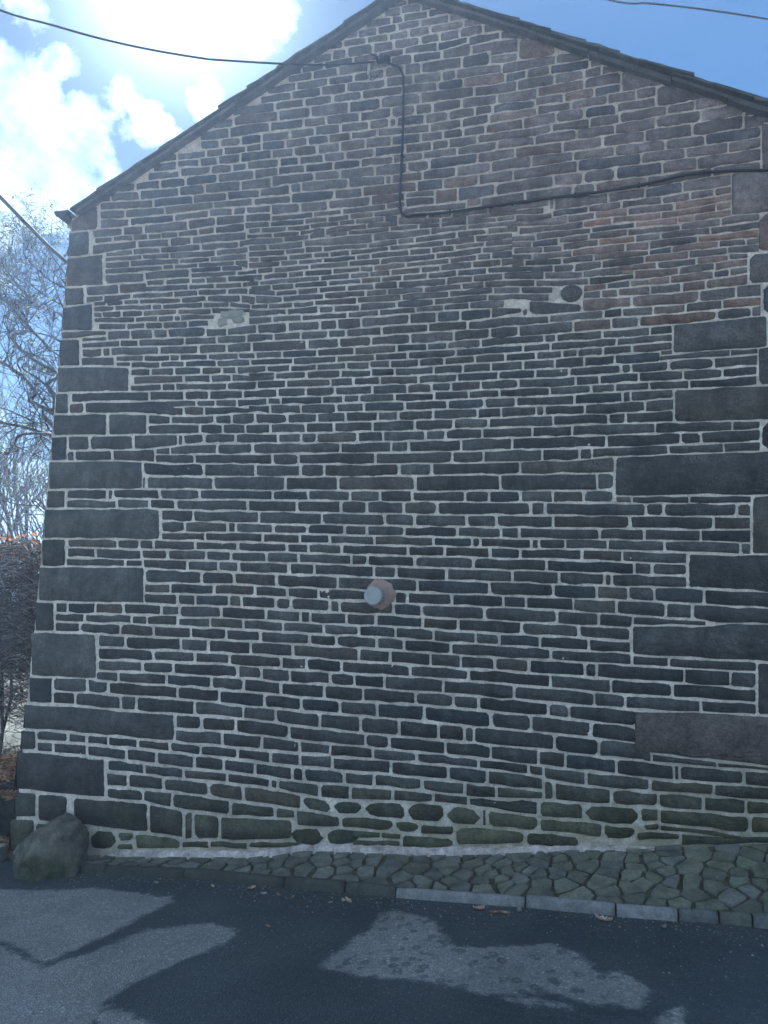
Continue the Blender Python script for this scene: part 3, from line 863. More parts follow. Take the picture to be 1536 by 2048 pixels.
0|-1735 3603 -1503 3604|-1733 3544 -1500 3544
0|-1481 3602 -1200 3607|-1479 3546 -1198 3545
0|-1179 3608 -1074 3608 -870 3606|-1177 3545 -1072 3544 -869 3544
0|-848 3606 -606 3612|-846 3544 -605 3553
0|-584 3613 -399 3618|-583 3552 -399 3554
0|-378 3619 -197 3624 -19 3630|-377 3554 -197 3559 -19 3562
0|2 3630 240 3634|2 3563 240 3569
0|260 3636 427 3638|260 3571 426 3572
0|446 3637 689 3640 927 3645|446 3575 688 3582 926 3590
0|-2422 3529 -2224 3527|-2420 3489 -2222 3487
0|-2199 3524 -1932 3522|-2197 3486 -1930 3482
0|-1910 3522 -1635 3524|-1908 3484 -1634 3482
0|-1612 3524 -1508 3525 -1302 3527|-1610 3482 -1506 3482 -1301 3483
0|-1279 3527 -1068 3523|-1278 3482 -1067 3485
0|-1047 3525 -919 3524|-1046 3485 -918 3485
0|-897 3524 -671 3533|-896 3485 -670 3486
0|-651 3533 -541 3537 -217 3540|-650 3489 -540 3493 -217 3495
0|-198 3539 -135 3541|-198 3497 -135 3497
0|-114 3542 -15 3544 180 3550|-114 3498 -15 3499 179 3501
0|200 3548 349 3553 497 3556|200 3504 349 3506 497 3510
0|517 3556 645 3562|516 3510 645 3515
0|-2463 3469 -2347 3468 -2127 3465|-2461 3436 -2345 3436 -2125 3437
0|-2104 3465 -1991 3464 -1773 3463|-2102 3424 -1989 3425 -1771 3427
0|-1749 3463 -1469 3462|-1747 3426 -1467 3427
0|-1445 3460 -1216 3463|-1444 3426 -1215 3424
0|-1193 3465 -1021 3466 -852 3465|-1192 3425 -1020 3427 -851 3428
0|-830 3465 -642 3469 -367 3472|-829 3428 -642 3431 -367 3437
0|-346 3472 -174 3479|-345 3436 -174 3438
0|-153 3478 21 3481 277 3486|-153 3436 21 3441 276 3445
0|297 3487 474 3491 644 3498|296 3446 473 3453 644 3460
0|-2322 3413 -2150 3414|-2320 3379 -2148 3374
0|-2125 3403 -1931 3406|-2123 3372 -1929 3373
0|-1908 3408 -1693 3407|-1907 3372 -1691 3370
0|-1671 3409 -1508 3406|-1669 3369 -1506 3360
0|-1485 3406 -1350 3408|-1483 3373 -1348 3364
0|-1327 3406 -1128 3407|-1325 3364 -1127 3365
0|-1105 3405 -939 3410|-1104 3365 -938 3367
0|-916 3408 -709 3411|-915 3368 -708 3371
0|-689 3412 -491 3416|-688 3372 -490 3373
0|-469 3415 -274 3419|-469 3373 -273 3375
0|-253 3419 -93 3419|-252 3375 -93 3380
0|-72 3421 15 3425|-72 3379 15 3382
0|33 3423 187 3426|33 3384 187 3383
0|206 3428 378 3432|206 3386 378 3391
0|398 3433 481 3436 644 3442|397 3390 481 3392 643 3401
0|-2474 3361 -2274 3361|-2473 3340 -2273 3341
0|-2248 3354 -2015 3353|-2246 3313 -2013 3310
0|-1991 3353 -1736 3351|-1988 3307 -1734 3305
0|-1712 3349 -1493 3339|-1710 3306 -1491 3305
0|-1472 3351 -1310 3344|-1470 3307 -1309 3305
0|-1289 3345 -1014 3346|-1288 3303 -1013 3300
0|-994 3348 -798 3350|-992 3300 -797 3299
0|-776 3349 -594 3355|-775 3302 -593 3304
0|-572 3354 -366 3356|-572 3306 -365 3305
0|-344 3356 -142 3358|-344 3304 -142 3306
0|-121 3360 59 3365|-121 3305 59 3309
0|78 3366 265 3367|78 3310 265 3314
0|285 3368 377 3371 565 3376|285 3314 376 3315 564 3319
0|582 3380 643 3384|582 3362 643 3366
0|573 3345 794 3358 1005 3364|573 3324 794 3329 1004 3332
0|1022 3364 1175 3366|1021 3333 1175 3343
0|-2399 3296 -2175 3291|-2396 3245 -2173 3246
0|-2153 3291 -2036 3289 -1812 3285|-2150 3246 -2034 3245 -1810 3243
0|-1790 3286 -1631 3286|-1788 3242 -1629 3239
0|-1607 3286 -1423 3287|-1605 3239 -1421 3239
0|-1400 3285 -1128 3283|-1398 3237 -1126 3234
0|-1105 3281 -839 3281|-1104 3234 -838 3238
0|-817 3283 -724 3284 -539 3286|-816 3237 -723 3237 -538 3242
0|-517 3286 -279 3285|-517 3241 -279 3240
0|-258 3287 -45 3290|-258 3238 -45 3241
0|-25 3290 141 3293 305 3295|-25 3243 141 3243 304 3247
0|324 3296 371 3298|324 3247 370 3249
0|390 3296 615 3309|390 3250 615 3250
0|635 3308 725 3309 902 3313|634 3250 724 3252 901 3255
0|921 3314 1008 3317 1173 3323|920 3253 1007 3257 1172 3264
0|-2219 3227 -2011 3225|-2216 3177 -2008 3170
0|-1989 3225 -1775 3222|-1986 3172 -1773 3170
0|-1751 3221 -1482 3220|-1749 3170 -1480 3168
0|-1458 3219 -1211 3217|-1456 3166 -1209 3164
0|-1190 3217 -1027 3216|-1188 3164 -1025 3160
0|-1004 3215 -883 3218|-1003 3173 -882 3168
0|-861 3220 -665 3221|-860 3166 -664 3168
0|-645 3220 -396 3222|-644 3168 -395 3170
0|-375 3222 -185 3222 2 3225|-374 3171 -184 3172 2 3174
0|20 3223 162 3225|20 3173 162 3178
0|182 3225 420 3232|182 3178 420 3184
0|440 3233 529 3233 706 3234|440 3181 529 3182 705 3185
0|725 3234 954 3237|724 3183 953 3190
0|972 3237 1171 3246|971 3190 1170 3198
0|-2299 3152 -2213 3147|-2298 3119 -2211 3114
0|-2191 3155 -2083 3152 -1874 3149|-2188 3114 -2080 3112 -1872 3107
0|-1852 3150 -1704 3150|-1850 3109 -1702 3109
0|-1681 3151 -1579 3151|-1679 3109 -1577 3107
0|-1558 3149 -1305 3149|-1556 3110 -1304 3106
0|-1282 3147 -1006 3139|-1281 3106 -1005 3102
0|-984 3152 -751 3148|-983 3103 -750 3106
0|-731 3148 -530 3151|-730 3105 -529 3108
0|-508 3152 -341 3152 -176 3152|-508 3109 -341 3110 -176 3109
0|-157 3154 -68 3155 105 3158|-157 3111 -68 3111 105 3113
0|125 3158 265 3163|125 3114 265 3116
0|285 3161 488 3165|285 3119 488 3122
0|507 3164 745 3167|507 3122 744 3121
0|762 3166 975 3172 1168 3180|762 3121 974 3124 1167 3126
0|-2458 3100 -2300 3090|-2457 3080 -2298 3046
0|-2275 3098 -2045 3090|-2272 3041 -2042 3036
0|-2023 3090 -1759 3088|-2020 3035 -1756 3034
0|-1737 3088 -1539 3089|-1734 3036 -1537 3035
0|-1515 3089 -1418 3088 -1227 3085|-1513 3035 -1416 3034 -1225 3030
0|-1204 3085 -1103 3085 -905 3085|-1202 3034 -1102 3033 -903 3033
0|-882 3084 -636 3089|-881 3033 -635 3033
0|-615 3089 -409 3092|-614 3033 -409 3034
0|-390 3092 -234 3092 -6 3094|-389 3037 -233 3037 -6 3037
0|14 3093 166 3096 315 3101|14 3037 165 3039 314 3041
0|334 3102 368 3104|334 3042 368 3043
0|386 3102 475 3104 646 3107|386 3043 475 3048 646 3053
0|-2396 3034 -2154 3018|-2392 2967 -2151 2964
0|-2129 3018 -1909 3015|-2126 2963 -1906 2961
0|-1885 3017 -1681 3018|-1882 2962 -1679 2961
0|-1658 3018 -1430 3014|-1655 2961 -1428 2961
0|-1409 3015 -1272 3013|-1407 2961 -1271 2960
0|-1251 3011 -1011 3015|-1250 2959 -1010 2958
0|-989 3015 -886 3015 -684 3014|-988 2960 -885 2959 -683 2960
0|-662 3014 -515 3016|-661 2958 -514 2962
0|-495 3016 -269 3017|-494 2960 -268 2964
0|-250 3019 -211 3018|-249 2965 -211 2965
0|-190 3018 64 3019|-190 2966 64 2966
0|84 3020 237 3022 462 3029|84 2965 237 2967 462 2971
0|480 3031 646 3038|479 2971 645 2977
0|-2263 2944 -1997 2942|-2259 2888 -1994 2885
0|-1975 2944 -1771 2941|-1972 2885 -1768 2881
0|-1747 2943 -1467 2941|-1744 2883 -1465 2883
0|-1444 2940 -1344 2940 -1148 2941|-1442 2881 -1342 2883 -1146 2881
0|-1125 2941 -857 2940|-1123 2881 -856 2883
0|-835 2942 -604 2941|-834 2884 -603 2887
0|-582 2939 -310 2944 -151 2949|-581 2884 -310 2887 -150 2890
0|-132 2949 46 2949 220 2949|-132 2890 46 2891 219 2891
0|238 2950 335 2951|238 2889 334 2893
0|353 2950 501 2955 645 2961|352 2892 501 2893 644 2894
0|-2195 2867 -2028 2867|-2192 2808 -2025 2807
0|-2004 2865 -1904 2863|-2001 2806 -1901 2805
0|-1882 2862 -1780 2864 -1582 2864|-1879 2804 -1777 2802 -1579 2800
0|-1558 2862 -1382 2863|-1556 2802 -1380 2803
0|-1361 2864 -1259 2864 -1062 2862|-1359 2804 -1257 2804 -1060 2804
0|-1039 2862 -915 2863|-1038 2805 -914 2804
0|-893 2864 -648 2867|-892 2808 -647 2810
0|-628 2866 -459 2869 -295 2868|-627 2810 -459 2811 -294 2813
0|-276 2870 -22 2874|-275 2812 -22 2813
0|-2 2874 151 2873 303 2874 525 2876|-2 2815 151 2816 302 2816 525 2817
0|543 2876 779 2874 1008 2876|542 2818 778 2822 1007 2827
0|1026 2876 1179 2873|1025 2828 1178 2833
0|-2401 2793 -2196 2789 -1999 2787 -1709 2783|-2397 2730 -2192 2725 -1996 2723 -1707 2721
0|-1688 2781 -1500 2783 -1318 2785|-1685 2721 -1498 2720 -1316 2720
0|-1297 2785 -1187 2784|-1295 2719 -1185 2721
0|-1164 2784 -981 2787 -800 2789|-1162 2720 -979 2720 -799 2720
0|-778 2789 -605 2792 -434 2793|-777 2720 -603 2722 -433 2724
0|-414 2791 -254 2794 -20 2796 208 2798|-414 2724 -253 2725 -20 2726 208 2726
0|228 2799 460 2799 686 2803|228 2727 459 2732 685 2738
0|704 2803 812 2806|703 2737 811 2742
0|831 2805 972 2809 1178 2816|830 2742 971 2746 1176 2752
0|-2232 2707 -2041 2703|-2229 2641 -2038 2636
0|-2019 2703 -1723 2702 -1437 2702|-2016 2644 -1721 2639 -1435 2636
0|-1416 2700 -1134 2701 -861 2702|-1414 2636 -1132 2637 -860 2636
0|-841 2702 -635 2704|-840 2636 -634 2637
0|-614 2703 -456 2706 -225 2708|-613 2638 -455 2638 -224 2639
0|-206 2709 28 2708|-205 2641 28 2645
0|48 2709 112 2707|48 2644 112 2646
0|131 2709 372 2712 605 2719|131 2653 372 2668 605 2673
0|624 2718 789 2723 951 2729|624 2674 788 2676 950 2678
0|969 2727 1176 2733|968 2680 1175 2683
0|-2369 2627 -2252 2623 -2023 2615|-2364 2549 -2248 2548 -2020 2547
0|-2000 2625 -1833 2621|-1996 2546 -1829 2545
0|-1811 2621 -1527 2619 -1252 2618|-1807 2545 -1524 2544 -1249 2544
0|-1231 2618 -1011 2618|-1229 2544 -1008 2542
0|-988 2618 -810 2618 -634 2619 -376 2622|-986 2542 -808 2543 -633 2545 -375 2547
0|-357 2621 -198 2623 34 2628 262 2644|-356 2546 -197 2548 34 2549 262 2550
0|-2116 2529 -1916 2526 -1720 2526|-2111 2440 -1912 2438 -1716 2438
0|-1697 2526 -1409 2525 -1129 2524|-1693 2438 -1406 2436 -1126 2439
0|-1108 2525 -934 2525 -764 2526 -514 2529|-1105 2427 -931 2430 -762 2432 -513 2430
0|-495 2528 -330 2529 -89 2531 146 2532|-493 2430 -328 2431 -88 2430 146 2431
0|164 2533 262 2534|164 2431 261 2432
0|-2216 2422 -1953 2421|-2212 2365 -1950 2363
0|-1929 2421 -1826 2419 -1622 2417|-1926 2363 -1823 2362 -1619 2358
0|-1598 2417 -1391 2415|-1596 2357 -1389 2355
0|-1368 2416 -1149 2419|-1366 2352 -1147 2352
0|-1127 2407 -943 2412 -762 2413|-1125 2352 -941 2352 -760 2351
0|-740 2413 -590 2413|-739 2351 -589 2349
0|-570 2413 -371 2413|-569 2349 -370 2349
0|-350 2413 -151 2414|-349 2349 -150 2345
0|-132 2414 56 2413|-132 2346 56 2346
0|76 2413 257 2413|76 2346 257 2345
0|-2012 2342 -1903 2341 -1691 2341|-2008 2274 -1900 2271 -1688 2267
0|-1665 2341 -1490 2337|-1662 2269 -1487 2264
0|-1464 2338 -1213 2334|-1462 2266 -1210 2262
0|-1187 2334 -961 2333|-1185 2262 -959 2259
0|-939 2333 -776 2332 -534 2331 -301 2331|-937 2259 -774 2258 -533 2259 -301 2259
0|-278 2331 -206 2331|-278 2258 -205 2259
0|-183 2330 -18 2328 223 2326 459 2325|-182 2258 -18 2256 223 2256 459 2254
0|479 2325 572 2325|478 2254 571 2254
0|593 2325 810 2323 1021 2323|592 2254 809 2256 1019 2255
0|1041 2323 1108 2323|1040 2255 1106 2255
0|283 2373 369 2372|283 2343 369 2343
0|388 2372 562 2373 733 2373|388 2341 562 2341 733 2339
0|750 2373 906 2374 1114 2374|750 2341 905 2342 1113 2341
0|-2316 2260 -2121 2257 -1835 2250|-2312 2186 -2117 2185 -1831 2182
0|-1811 2250 -1623 2248 -1350 2244|-1808 2182 -1620 2181 -1347 2177
0|-1324 2246 -1128 2242|-1322 2177 -1126 2173
0|-1103 2243 -922 2240 -748 2241|-1101 2173 -921 2173 -746 2173
0|-724 2240 -538 2241|-722 2171 -537 2172
0|-514 2241 -329 2239 -146 2239|-513 2172 -328 2171 -146 2169
0|-126 2240 119 2238 355 2239|-126 2169 119 2170 355 2168
0|377 2239 523 2237 668 2237 878 2236|377 2170 523 2168 667 2169 877 2166
0|899 2238 1106 2236|897 2168 1104 2170
0|-2192 2164 -1945 2162|-2189 2111 -1943 2109
0|-1922 2164 -1652 2162|-1919 2109 -1650 2104
0|-1626 2161 -1482 2158|-1624 2105 -1480 2102
0|-1456 2160 -1201 2153|-1454 2103 -1199 2103
0|-1176 2154 -991 2154 -812 2153|-1174 2101 -990 2099 -811 2098
0|-788 2153 -692 2153 -501 2152|-787 2100 -691 2098 -501 2096
0|-481 2154 -378 2154|-480 2097 -378 2094
0|-355 2154 -204 2151 -56 2151 161 2152|-354 2093 -204 2094 -55 2094 161 2094
0|183 2152 273 2152 447 2150|183 2094 272 2093 447 2089
0|469 2151 636 2149 800 2150|468 2089 635 2089 799 2087
0|819 2150 964 2150 1104 2153|818 2087 962 2086 1102 2081
0|-2275 2091 -2002 2090|-2272 2041 -1999 2037
0|-1975 2090 -1766 2089|-1972 2038 -1764 2036
0|-1739 2086 -1632 2085 -1423 2083|-1737 2038 -1630 2037 -1421 2033
0|-1398 2082 -1230 2083 -984 2080|-1396 2035 -1229 2033 -982 2033
0|-962 2080 -705 2079|-961 2033 -704 2029
0|-681 2078 -649 2077|-680 2030 -648 2031
0|-625 2077 -458 2076 -294 2074|-624 2031 -457 2028 -293 2025
0|-274 2074 -243 2075|-273 2025 -243 2026
0|-223 2075 -65 2076|-222 2026 -65 2026
0|-45 2078 42 2076 214 2075|-45 2026 42 2025 214 2025
0|234 2075 406 2073 573 2072|233 2023 406 2022 573 2018
0|594 2072 818 2070 1037 2067|594 2018 817 2009 1036 2006
0|1055 2065 1103 2065|1054 2006 1102 2007
0|-2074 2018 -1932 2016|-2071 1969 -1929 1967
0|-1905 2016 -1669 2017|-1903 1969 -1667 1964
0|-1643 2017 -1450 2014 -1169 2012|-1641 1965 -1448 1962 -1167 1958
0|-1144 2013 -900 2013|-1142 1958 -899 1960
0|-876 2014 -775 2012 -580 2011|-875 1958 -774 1957 -579 1955
0|-556 2011 -368 2008|-555 1955 -368 1952
0|-348 2006 -188 2008 44 2007|-347 1952 -188 1953 44 1949
0|66 2007 307 2004|66 1950 307 1945
0|327 2005 482 2002 715 1994|326 1943 482 1943 714 1941
0|-2234 1952 -2006 1948|-2231 1890 -2003 1892
0|-1979 1948 -1784 1945 -1591 1943|-1976 1892 -1781 1889 -1589 1888
0|-1568 1944 -1470 1941|-1566 1886 -1467 1886
0|-1444 1943 -1278 1941 -1116 1938|-1442 1885 -1276 1883 -1114 1879
0|-1092 1938 -930 1939 -695 1938|-1090 1881 -929 1880 -694 1875
0|-671 1936 -427 1933 -191 1933|-670 1876 -427 1872 -191 1868
0|-169 1935 -8 1930 151 1928 382 1924|-168 1869 -7 1869 151 1866 382 1862
0|404 1926 494 1923|403 1862 493 1860
0|515 1924 714 1922|514 1862 713 1862
0|-2047 1871 -1875 1871|-2044 1804 -1872 1804
0|-1852 1869 -1676 1867 -1417 1864|-1849 1806 -1673 1802 -1415 1798
0|-1395 1864 -1249 1862|-1392 1799 -1247 1795
0|-1227 1864 -1053 1860 -884 1860|-1224 1796 -1051 1791 -883 1789
0|-860 1860 -682 1857 -423 1853|-859 1791 -681 1791 -422 1788
0|-399 1854 -300 1853 -107 1850|-399 1788 -300 1787 -107 1784
0|-85 1850 9 1849 193 1847|-85 1785 10 1784 193 1783
0|215 1848 238 1845|215 1784 238 1784
0|260 1845 489 1843 712 1842|259 1782 489 1783 711 1784
0|-2147 1788 -1961 1785 -1688 1783|-2142 1710 -1957 1711 -1685 1707
0|-1665 1781 -1470 1778 -1279 1775 -1091 1773|-1662 1709 -1468 1706 -1277 1705 -1089 1703
0|-1070 1772 -821 1770 -580 1768|-1068 1704 -819 1701 -579 1700
0|-557 1770 -389 1769 -143 1767|-555 1698 -388 1696 -143 1697
0|-123 1765 -34 1766 142 1764|-123 1693 -34 1695 142 1691
0|162 1765 344 1763|162 1693 344 1687
0|363 1764 508 1765|363 1689 507 1687
0|529 1765 674 1764 814 1763|528 1687 672 1683 812 1679
0|834 1761 981 1759 1126 1754 1338 1748|833 1679 979 1675 1124 1670 1336 1664
0|-2316 1693 -2081 1687|-2313 1638 -2078 1634
0|-2055 1689 -1835 1686|-2052 1638 -1832 1629
0|-1812 1688 -1529 1686 -1255 1683|-1809 1630 -1526 1626 -1254 1628
0|-1231 1684 -1163 1681|-1228 1618 -1161 1617
0|-1139 1683 -1038 1683 -841 1681|-1137 1617 -1036 1618 -839 1617
0|-817 1681 -647 1680 -480 1677|-815 1617 -646 1615 -480 1614
0|-460 1678 -327 1676|-459 1616 -327 1613
0|-305 1677 -156 1675 -11 1677|-304 1613 -156 1611 -10 1607
0|9 1675 97 1673 267 1672|9 1608 97 1604 267 1597
0|289 1670 436 1668 578 1666|289 1595 435 1589 577 1584
0|599 1666 740 1662|598 1584 739 1580
0|761 1662 908 1657 1124 1652 1335 1647|760 1578 906 1563 1122 1568 1333 1570
0|-2143 1611 -2048 1610|-2140 1543 -2044 1541
0|-2021 1615 -1744 1609|-2017 1540 -1741 1540
0|-1718 1607 -1669 1609|-1714 1537 -1666 1538
0|-1643 1606 -1450 1605 -1263 1605|-1640 1535 -1447 1538 -1260 1535
0|-1237 1597 -1057 1596|-1235 1533 -1056 1531
0|-1033 1597 -861 1597 -611 1595|-1031 1531 -859 1528 -609 1524
0|-587 1595 -349 1594 -116 1592|-586 1525 -348 1522 -115 1520
0|-96 1590 -12 1588 152 1584|-95 1518 -12 1517 152 1514
0|173 1582 372 1572|173 1515 371 1510
0|394 1568 617 1564 823 1557|393 1531 616 1537 822 1541
0|-2217 1526 -1968 1518|-2214 1460 -1965 1455
0|-1940 1520 -1889 1518|-1937 1455 -1886 1454
0|-1866 1517 -1611 1515|-1863 1455 -1609 1454
0|-1589 1517 -1389 1516|-1586 1452 -1387 1454
0|-1364 1514 -1256 1513 -1045 1509|-1362 1454 -1254 1453 -1044 1450
0|-1021 1508 -790 1506|-1019 1447 -789 1441
0|-769 1506 -601 1504 -356 1502|-768 1441 -600 1439 -355 1438
0|-333 1502 -152 1501 26 1497|-332 1434 -152 1434 26 1431
0|45 1496 203 1493 359 1490|45 1431 203 1425 358 1422
0|-2078 1434 -1784 1432|-2075 1381 -1782 1376
0|-1758 1434 -1513 1431|-1756 1374 -1511 1377
0|-1488 1429 -1242 1432|-1486 1376 -1240 1374
0|-1220 1430 -966 1425|-1218 1372 -964 1366
0|-944 1424 -852 1422 -669 1417|-943 1363 -851 1361 -668 1359
0|-649 1418 -504 1414|-647 1357 -503 1356
0|-481 1416 -231 1413|-480 1355 -230 1351
0|-208 1414 -57 1412 89 1408|-208 1350 -57 1348 89 1348
0|111 1408 194 1406 358 1401|111 1346 194 1346 358 1347
0|-2249 1361 -2066 1356 -1889 1355|-2246 1297 -2063 1297 -1886 1296
0|-1863 1353 -1681 1353|-1860 1298 -1678 1293
0|-1658 1353 -1377 1352|-1655 1293 -1375 1290
0|-1352 1354 -1177 1348|-1350 1289 -1175 1286
0|-1152 1349 -994 1344 -840 1338|-1150 1284 -992 1283 -838 1281
0|-816 1338 -647 1336 -400 1332 -160 1330|-815 1281 -646 1277 -399 1274 -160 1276
0|-138 1328 8 1327 151 1326 363 1326|-138 1274 8 1274 151 1271 362 1266
0|-2325 1276 -2220 1275 -2016 1276|-2321 1206 -2216 1206 -2012 1203
0|-1989 1274 -1792 1272 -1507 1269|-1985 1203 -1789 1199 -1504 1196
0|-1482 1269 -1274 1264|-1479 1198 -1272 1195
0|-1249 1267 -983 1261|-1247 1197 -981 1189
0|-961 1260 -767 1259|-960 1191 -766 1186
0|-746 1257 -534 1254|-745 1185 -532 1185
0|-510 1254 -303 1251|-509 1184 -302 1182
0|-280 1254 -105 1254 64 1251|-279 1180 -105 1180 64 1177
0|86 1250 142 1248|86 1178 142 1177
0|163 1251 316 1245 465 1244 686 1244|163 1176 315 1174 465 1171 685 1168
0|704 1244 790 1243 960 1245|703 1168 789 1167 958 1164
0|978 1244 1114 1245|976 1163 1112 1161
0|388 1314 591 1311|387 1266 591 1266
0|612 1312 758 1312 902 1311 1115 1310|611 1265 757 1265 901 1264 1114 1262
0|-2076 1180 -1903 1180|-2072 1113 -1900 1111
0|-1880 1178 -1635 1176|-1877 1110 -1632 1108
0|-1609 1175 -1412 1174 -1124 1171|-1606 1106 -1410 1109 -1122 1109
0|-1102 1169 -943 1167 -711 1162|-1100 1110 -941 1107 -710 1104
0|-688 1164 -533 1164 -381 1161 -159 1159|-686 1104 -532 1098 -380 1095 -159 1090
0|-137 1159 12 1157 231 1152|-137 1090 12 1086 231 1079
0|250 1155 398 1151 615 1149|250 1078 397 1077 614 1076
0|633 1149 772 1146 909 1144 1111 1138|632 1076 771 1077 908 1075 1109 1074
0|-2227 1094 -2029 1089|-2223 1021 -2025 1017
0|-2003 1088 -1716 1086|-1999 1017 -1713 1022
0|-1690 1085 -1533 1085|-1687 1021 -1530 1018
0|-1510 1085 -1311 1087|-1508 1018 -1308 1014
0|-1286 1086 -1124 1086 -886 1084|-1283 1014 -1122 1012 -884 1009
0|-865 1082 -629 1079 -401 1073|-863 1009 -628 1006 -400 999
0|-378 1074 -232 1070 -87 1065 126 1060|-377 1000 -231 998 -87 994 126 988
0|145 1060 322 1057|145 988 321 989
0|340 1057 564 1054 781 1055|340 988 564 990 780 994
0|801 1054 959 1055 1109 1053|800 995 957 998 1108 999
0|-2068 994 -1963 994 -1760 998|-2064 924 -1959 920 -1756 917
0|-1734 998 -1462 994|-1730 919 -1459 917
0|-1440 993 -1259 990 -1082 989|-1437 921 -1257 921 -1080 923
0|-1061 989 -813 987|-1059 921 -812 915
0|-793 985 -641 984|-791 915 -639 914
0|-617 984 -392 978 -171 974|-616 913 -391 909 -170 903
0|-151 973 -38 970|-151 903 -37 899
0|-16 969 208 967 394 964|-16 899 208 888 394 874
0|-2192 904 -1929 894|-2187 825 -1925 820
0|-1903 895 -1634 896|-1899 820 -1630 820
0|-1608 894 -1355 896|-1605 820 -1352 815
0|-1333 898 -1226 898 -1019 898|-1330 814 -1223 814 -1017 811
0|-995 898 -815 893 -554 888|-993 811 -813 807 -552 798
0|-531 888 -282 885|-529 800 -281 795
0|-262 884 -113 879 107 872|-261 794 -112 792 107 786
0|126 871 278 863 394 852|126 786 277 780 393 773
0|-2099 799 -1991 796 -1782 795|-2095 726 -1987 719 -1778 709
0|-1756 797 -1476 794|-1752 709 -1473 699
0|-1451 793 -1192 789|-1448 699 -1189 696
0|-1168 788 -914 787|-1165 696 -911 695
0|-892 785 -733 783|-890 695 -731 693
0|-710 783 -667 780|-708 693 -665 693
0|-647 778 -496 776 -348 774 -130 770|-645 690 -495 689 -347 686 -130 682
0|-111 770 -21 767 154 762|-110 680 -21 677 154 669
0|175 762 258 759 480 756|175 669 258 668 479 668
0|-1984 691 -1706 683 -1434 676|-1980 615 -1702 611 -1432 609
0|-1412 675 -1259 672|-1410 609 -1257 605
0|-1235 672 -1047 672 -862 671|-1233 605 -1045 601 -860 600
0|-841 672 -743 670 -549 665|-839 599 -741 597 -548 593
0|-529 665 -379 663 -234 661|-528 593 -378 588 -233 583
0|-212 661 -59 656|-211 583 -58 577
0|-39 655 114 648 264 645|-39 575 114 572 263 568
0|284 645 452 641 614 637|284 568 451 563 613 560
0|635 637 647 634|634 560 646 560
0|667 638 813 638 1025 639|666 562 812 562 1023 568
0|1044 639 1175 637 1305 639|1043 568 1174 571 1303 571
0|447 699 481 694|447 665 481 661
0|502 695 649 684 871 680|501 662 649 660 871 661
0|891 678 1103 675 1306 675|890 660 1103 660 1305 660
0|-2194 601 -1925 589|-2189 521 -1921 523
0|-1899 589 -1691 585|-1896 525 -1689 532
0|-1668 585 -1570 586 -1377 583|-1666 521 -1567 524 -1375 527
0|-1353 583 -1254 581 -1061 577|-1351 528 -1252 529 -1059 535
0|-1037 579 -872 575 -633 569|-1036 533 -871 532 -632 527
0|-610 569 -452 566 -299 562|-609 527 -451 523 -298 516
0|-276 562 -200 560|-276 516 -200 511
0|-179 557 -93 554 72 549|-178 496 -93 488 72 475
0|93 549 243 546 467 541|94 477 242 477 467 479
0|490 540 639 538 849 541|489 478 639 482 848 486
0|869 542 1016 546 1160 548 1302 549|868 486 1014 487 1158 486 1300 483
0|-2117 497 -1919 497|-2114 433 -1915 431
0|-1893 496 -1674 507|-1889 430 -1671 432
0|-1648 497 -1484 501 -1243 506|-1645 430 -1481 434 -1240 433
0|-1221 506 -1027 508 -837 507|-1219 433 -1025 432 -835 434
0|-816 506 -572 502|-814 433 -570 427
0|-549 502 -374 497 -200 488|-548 428 -374 426 -200 423
0|-178 472 -129 467|-177 362 -129 366
0|-109 465 64 455 232 454|-108 365 64 369 232 372
0|253 453 342 454 519 456|252 376 342 378 519 386
0|538 456 621 459 787 462|537 385 620 387 786 390
0|804 462 881 463 1031 465|803 389 880 391 1030 390
0|1051 465 1176 464 1300 464|1049 392 1174 404 1298 409
0|-2239 411 -1972 405|-2235 342 -1967 328
0|-1946 405 -1883 405|-1942 328 -1879 329
0|-1860 405 -1580 404|-1856 329 -1577 337
0|-1555 408 -1362 410|-1552 339 -1360 341
0|-1338 410 -1175 408 -1017 407|-1335 343 -1173 346 -1015 348
0|-993 407 -901 408 -722 408|-991 348 -900 347 -721 346
0|-699 407 -509 404|-698 337 -508 342
0|-486 404 -339 402 -198 399|-485 345 -338 356 -198 363
0|-2109 307 -2079 303|-2106 262 -2077 259
0|-2053 305 -1954 305 -1761 306|-2051 258 -1951 248 -1757 230
0|-1736 307 -1530 314|-1732 228 -1527 234
0|-1508 313 -1411 315 -1223 318|-1505 236 -1408 241 -1221 255
0|-1199 322 -936 321|-1197 259 -935 274
0|-913 323 -695 323|-912 275 -694 276
0|-673 315 -501 319 -233 337|-672 277 -500 267 -232 260
1|-1864 211 -1663 204|-1860 133 -1659 128
1|-1638 204 -1437 214|-1634 129 -1434 138
1|-1411 214 -1316 223 -1127 237|-1408 140 -1313 141 -1123 138
1|-1102 241 -851 251|-1099 138 -848 145
1|-830 250 -604 249|-828 144 -602 151
0|-581 249 -570 250|-580 154 -568 155
1|-546 247 -385 246 -226 239|-544 154 -384 158 -225 160
0|-206 339 -119 341 56 346|-205 253 -119 254 57 259
1|76 346 246 351 405 357|76 257 245 257 405 256
0|426 358 521 361|425 283 521 298
0|542 361 691 365 838 368 1054 368|541 287 690 287 836 286 1052 281
0|1076 374 1150 379 1297 386|1074 282 1148 289 1295 300
0|-2062 116 -1930 114|-2059 55 -1927 69
0|-1905 112 -1797 106 -1591 104|-1900 22 -1793 29 -1588 42
1|-1569 105 -1386 114 -1205 117|-1566 42 -1383 52 -1203 54
1|-1180 114 -1025 116|-1178 56 -1023 61
0|-1003 113 -786 121|-1001 56 -785 72
1|-764 120 -578 128 -315 134|-762 11 -576 34 -314 67
0|-204 227 -49 233 178 235|-203 161 -48 164 178 160
1|198 233 381 231|198 156 380 173
1|400 208 484 215 646 224|400 171 484 182 646 201
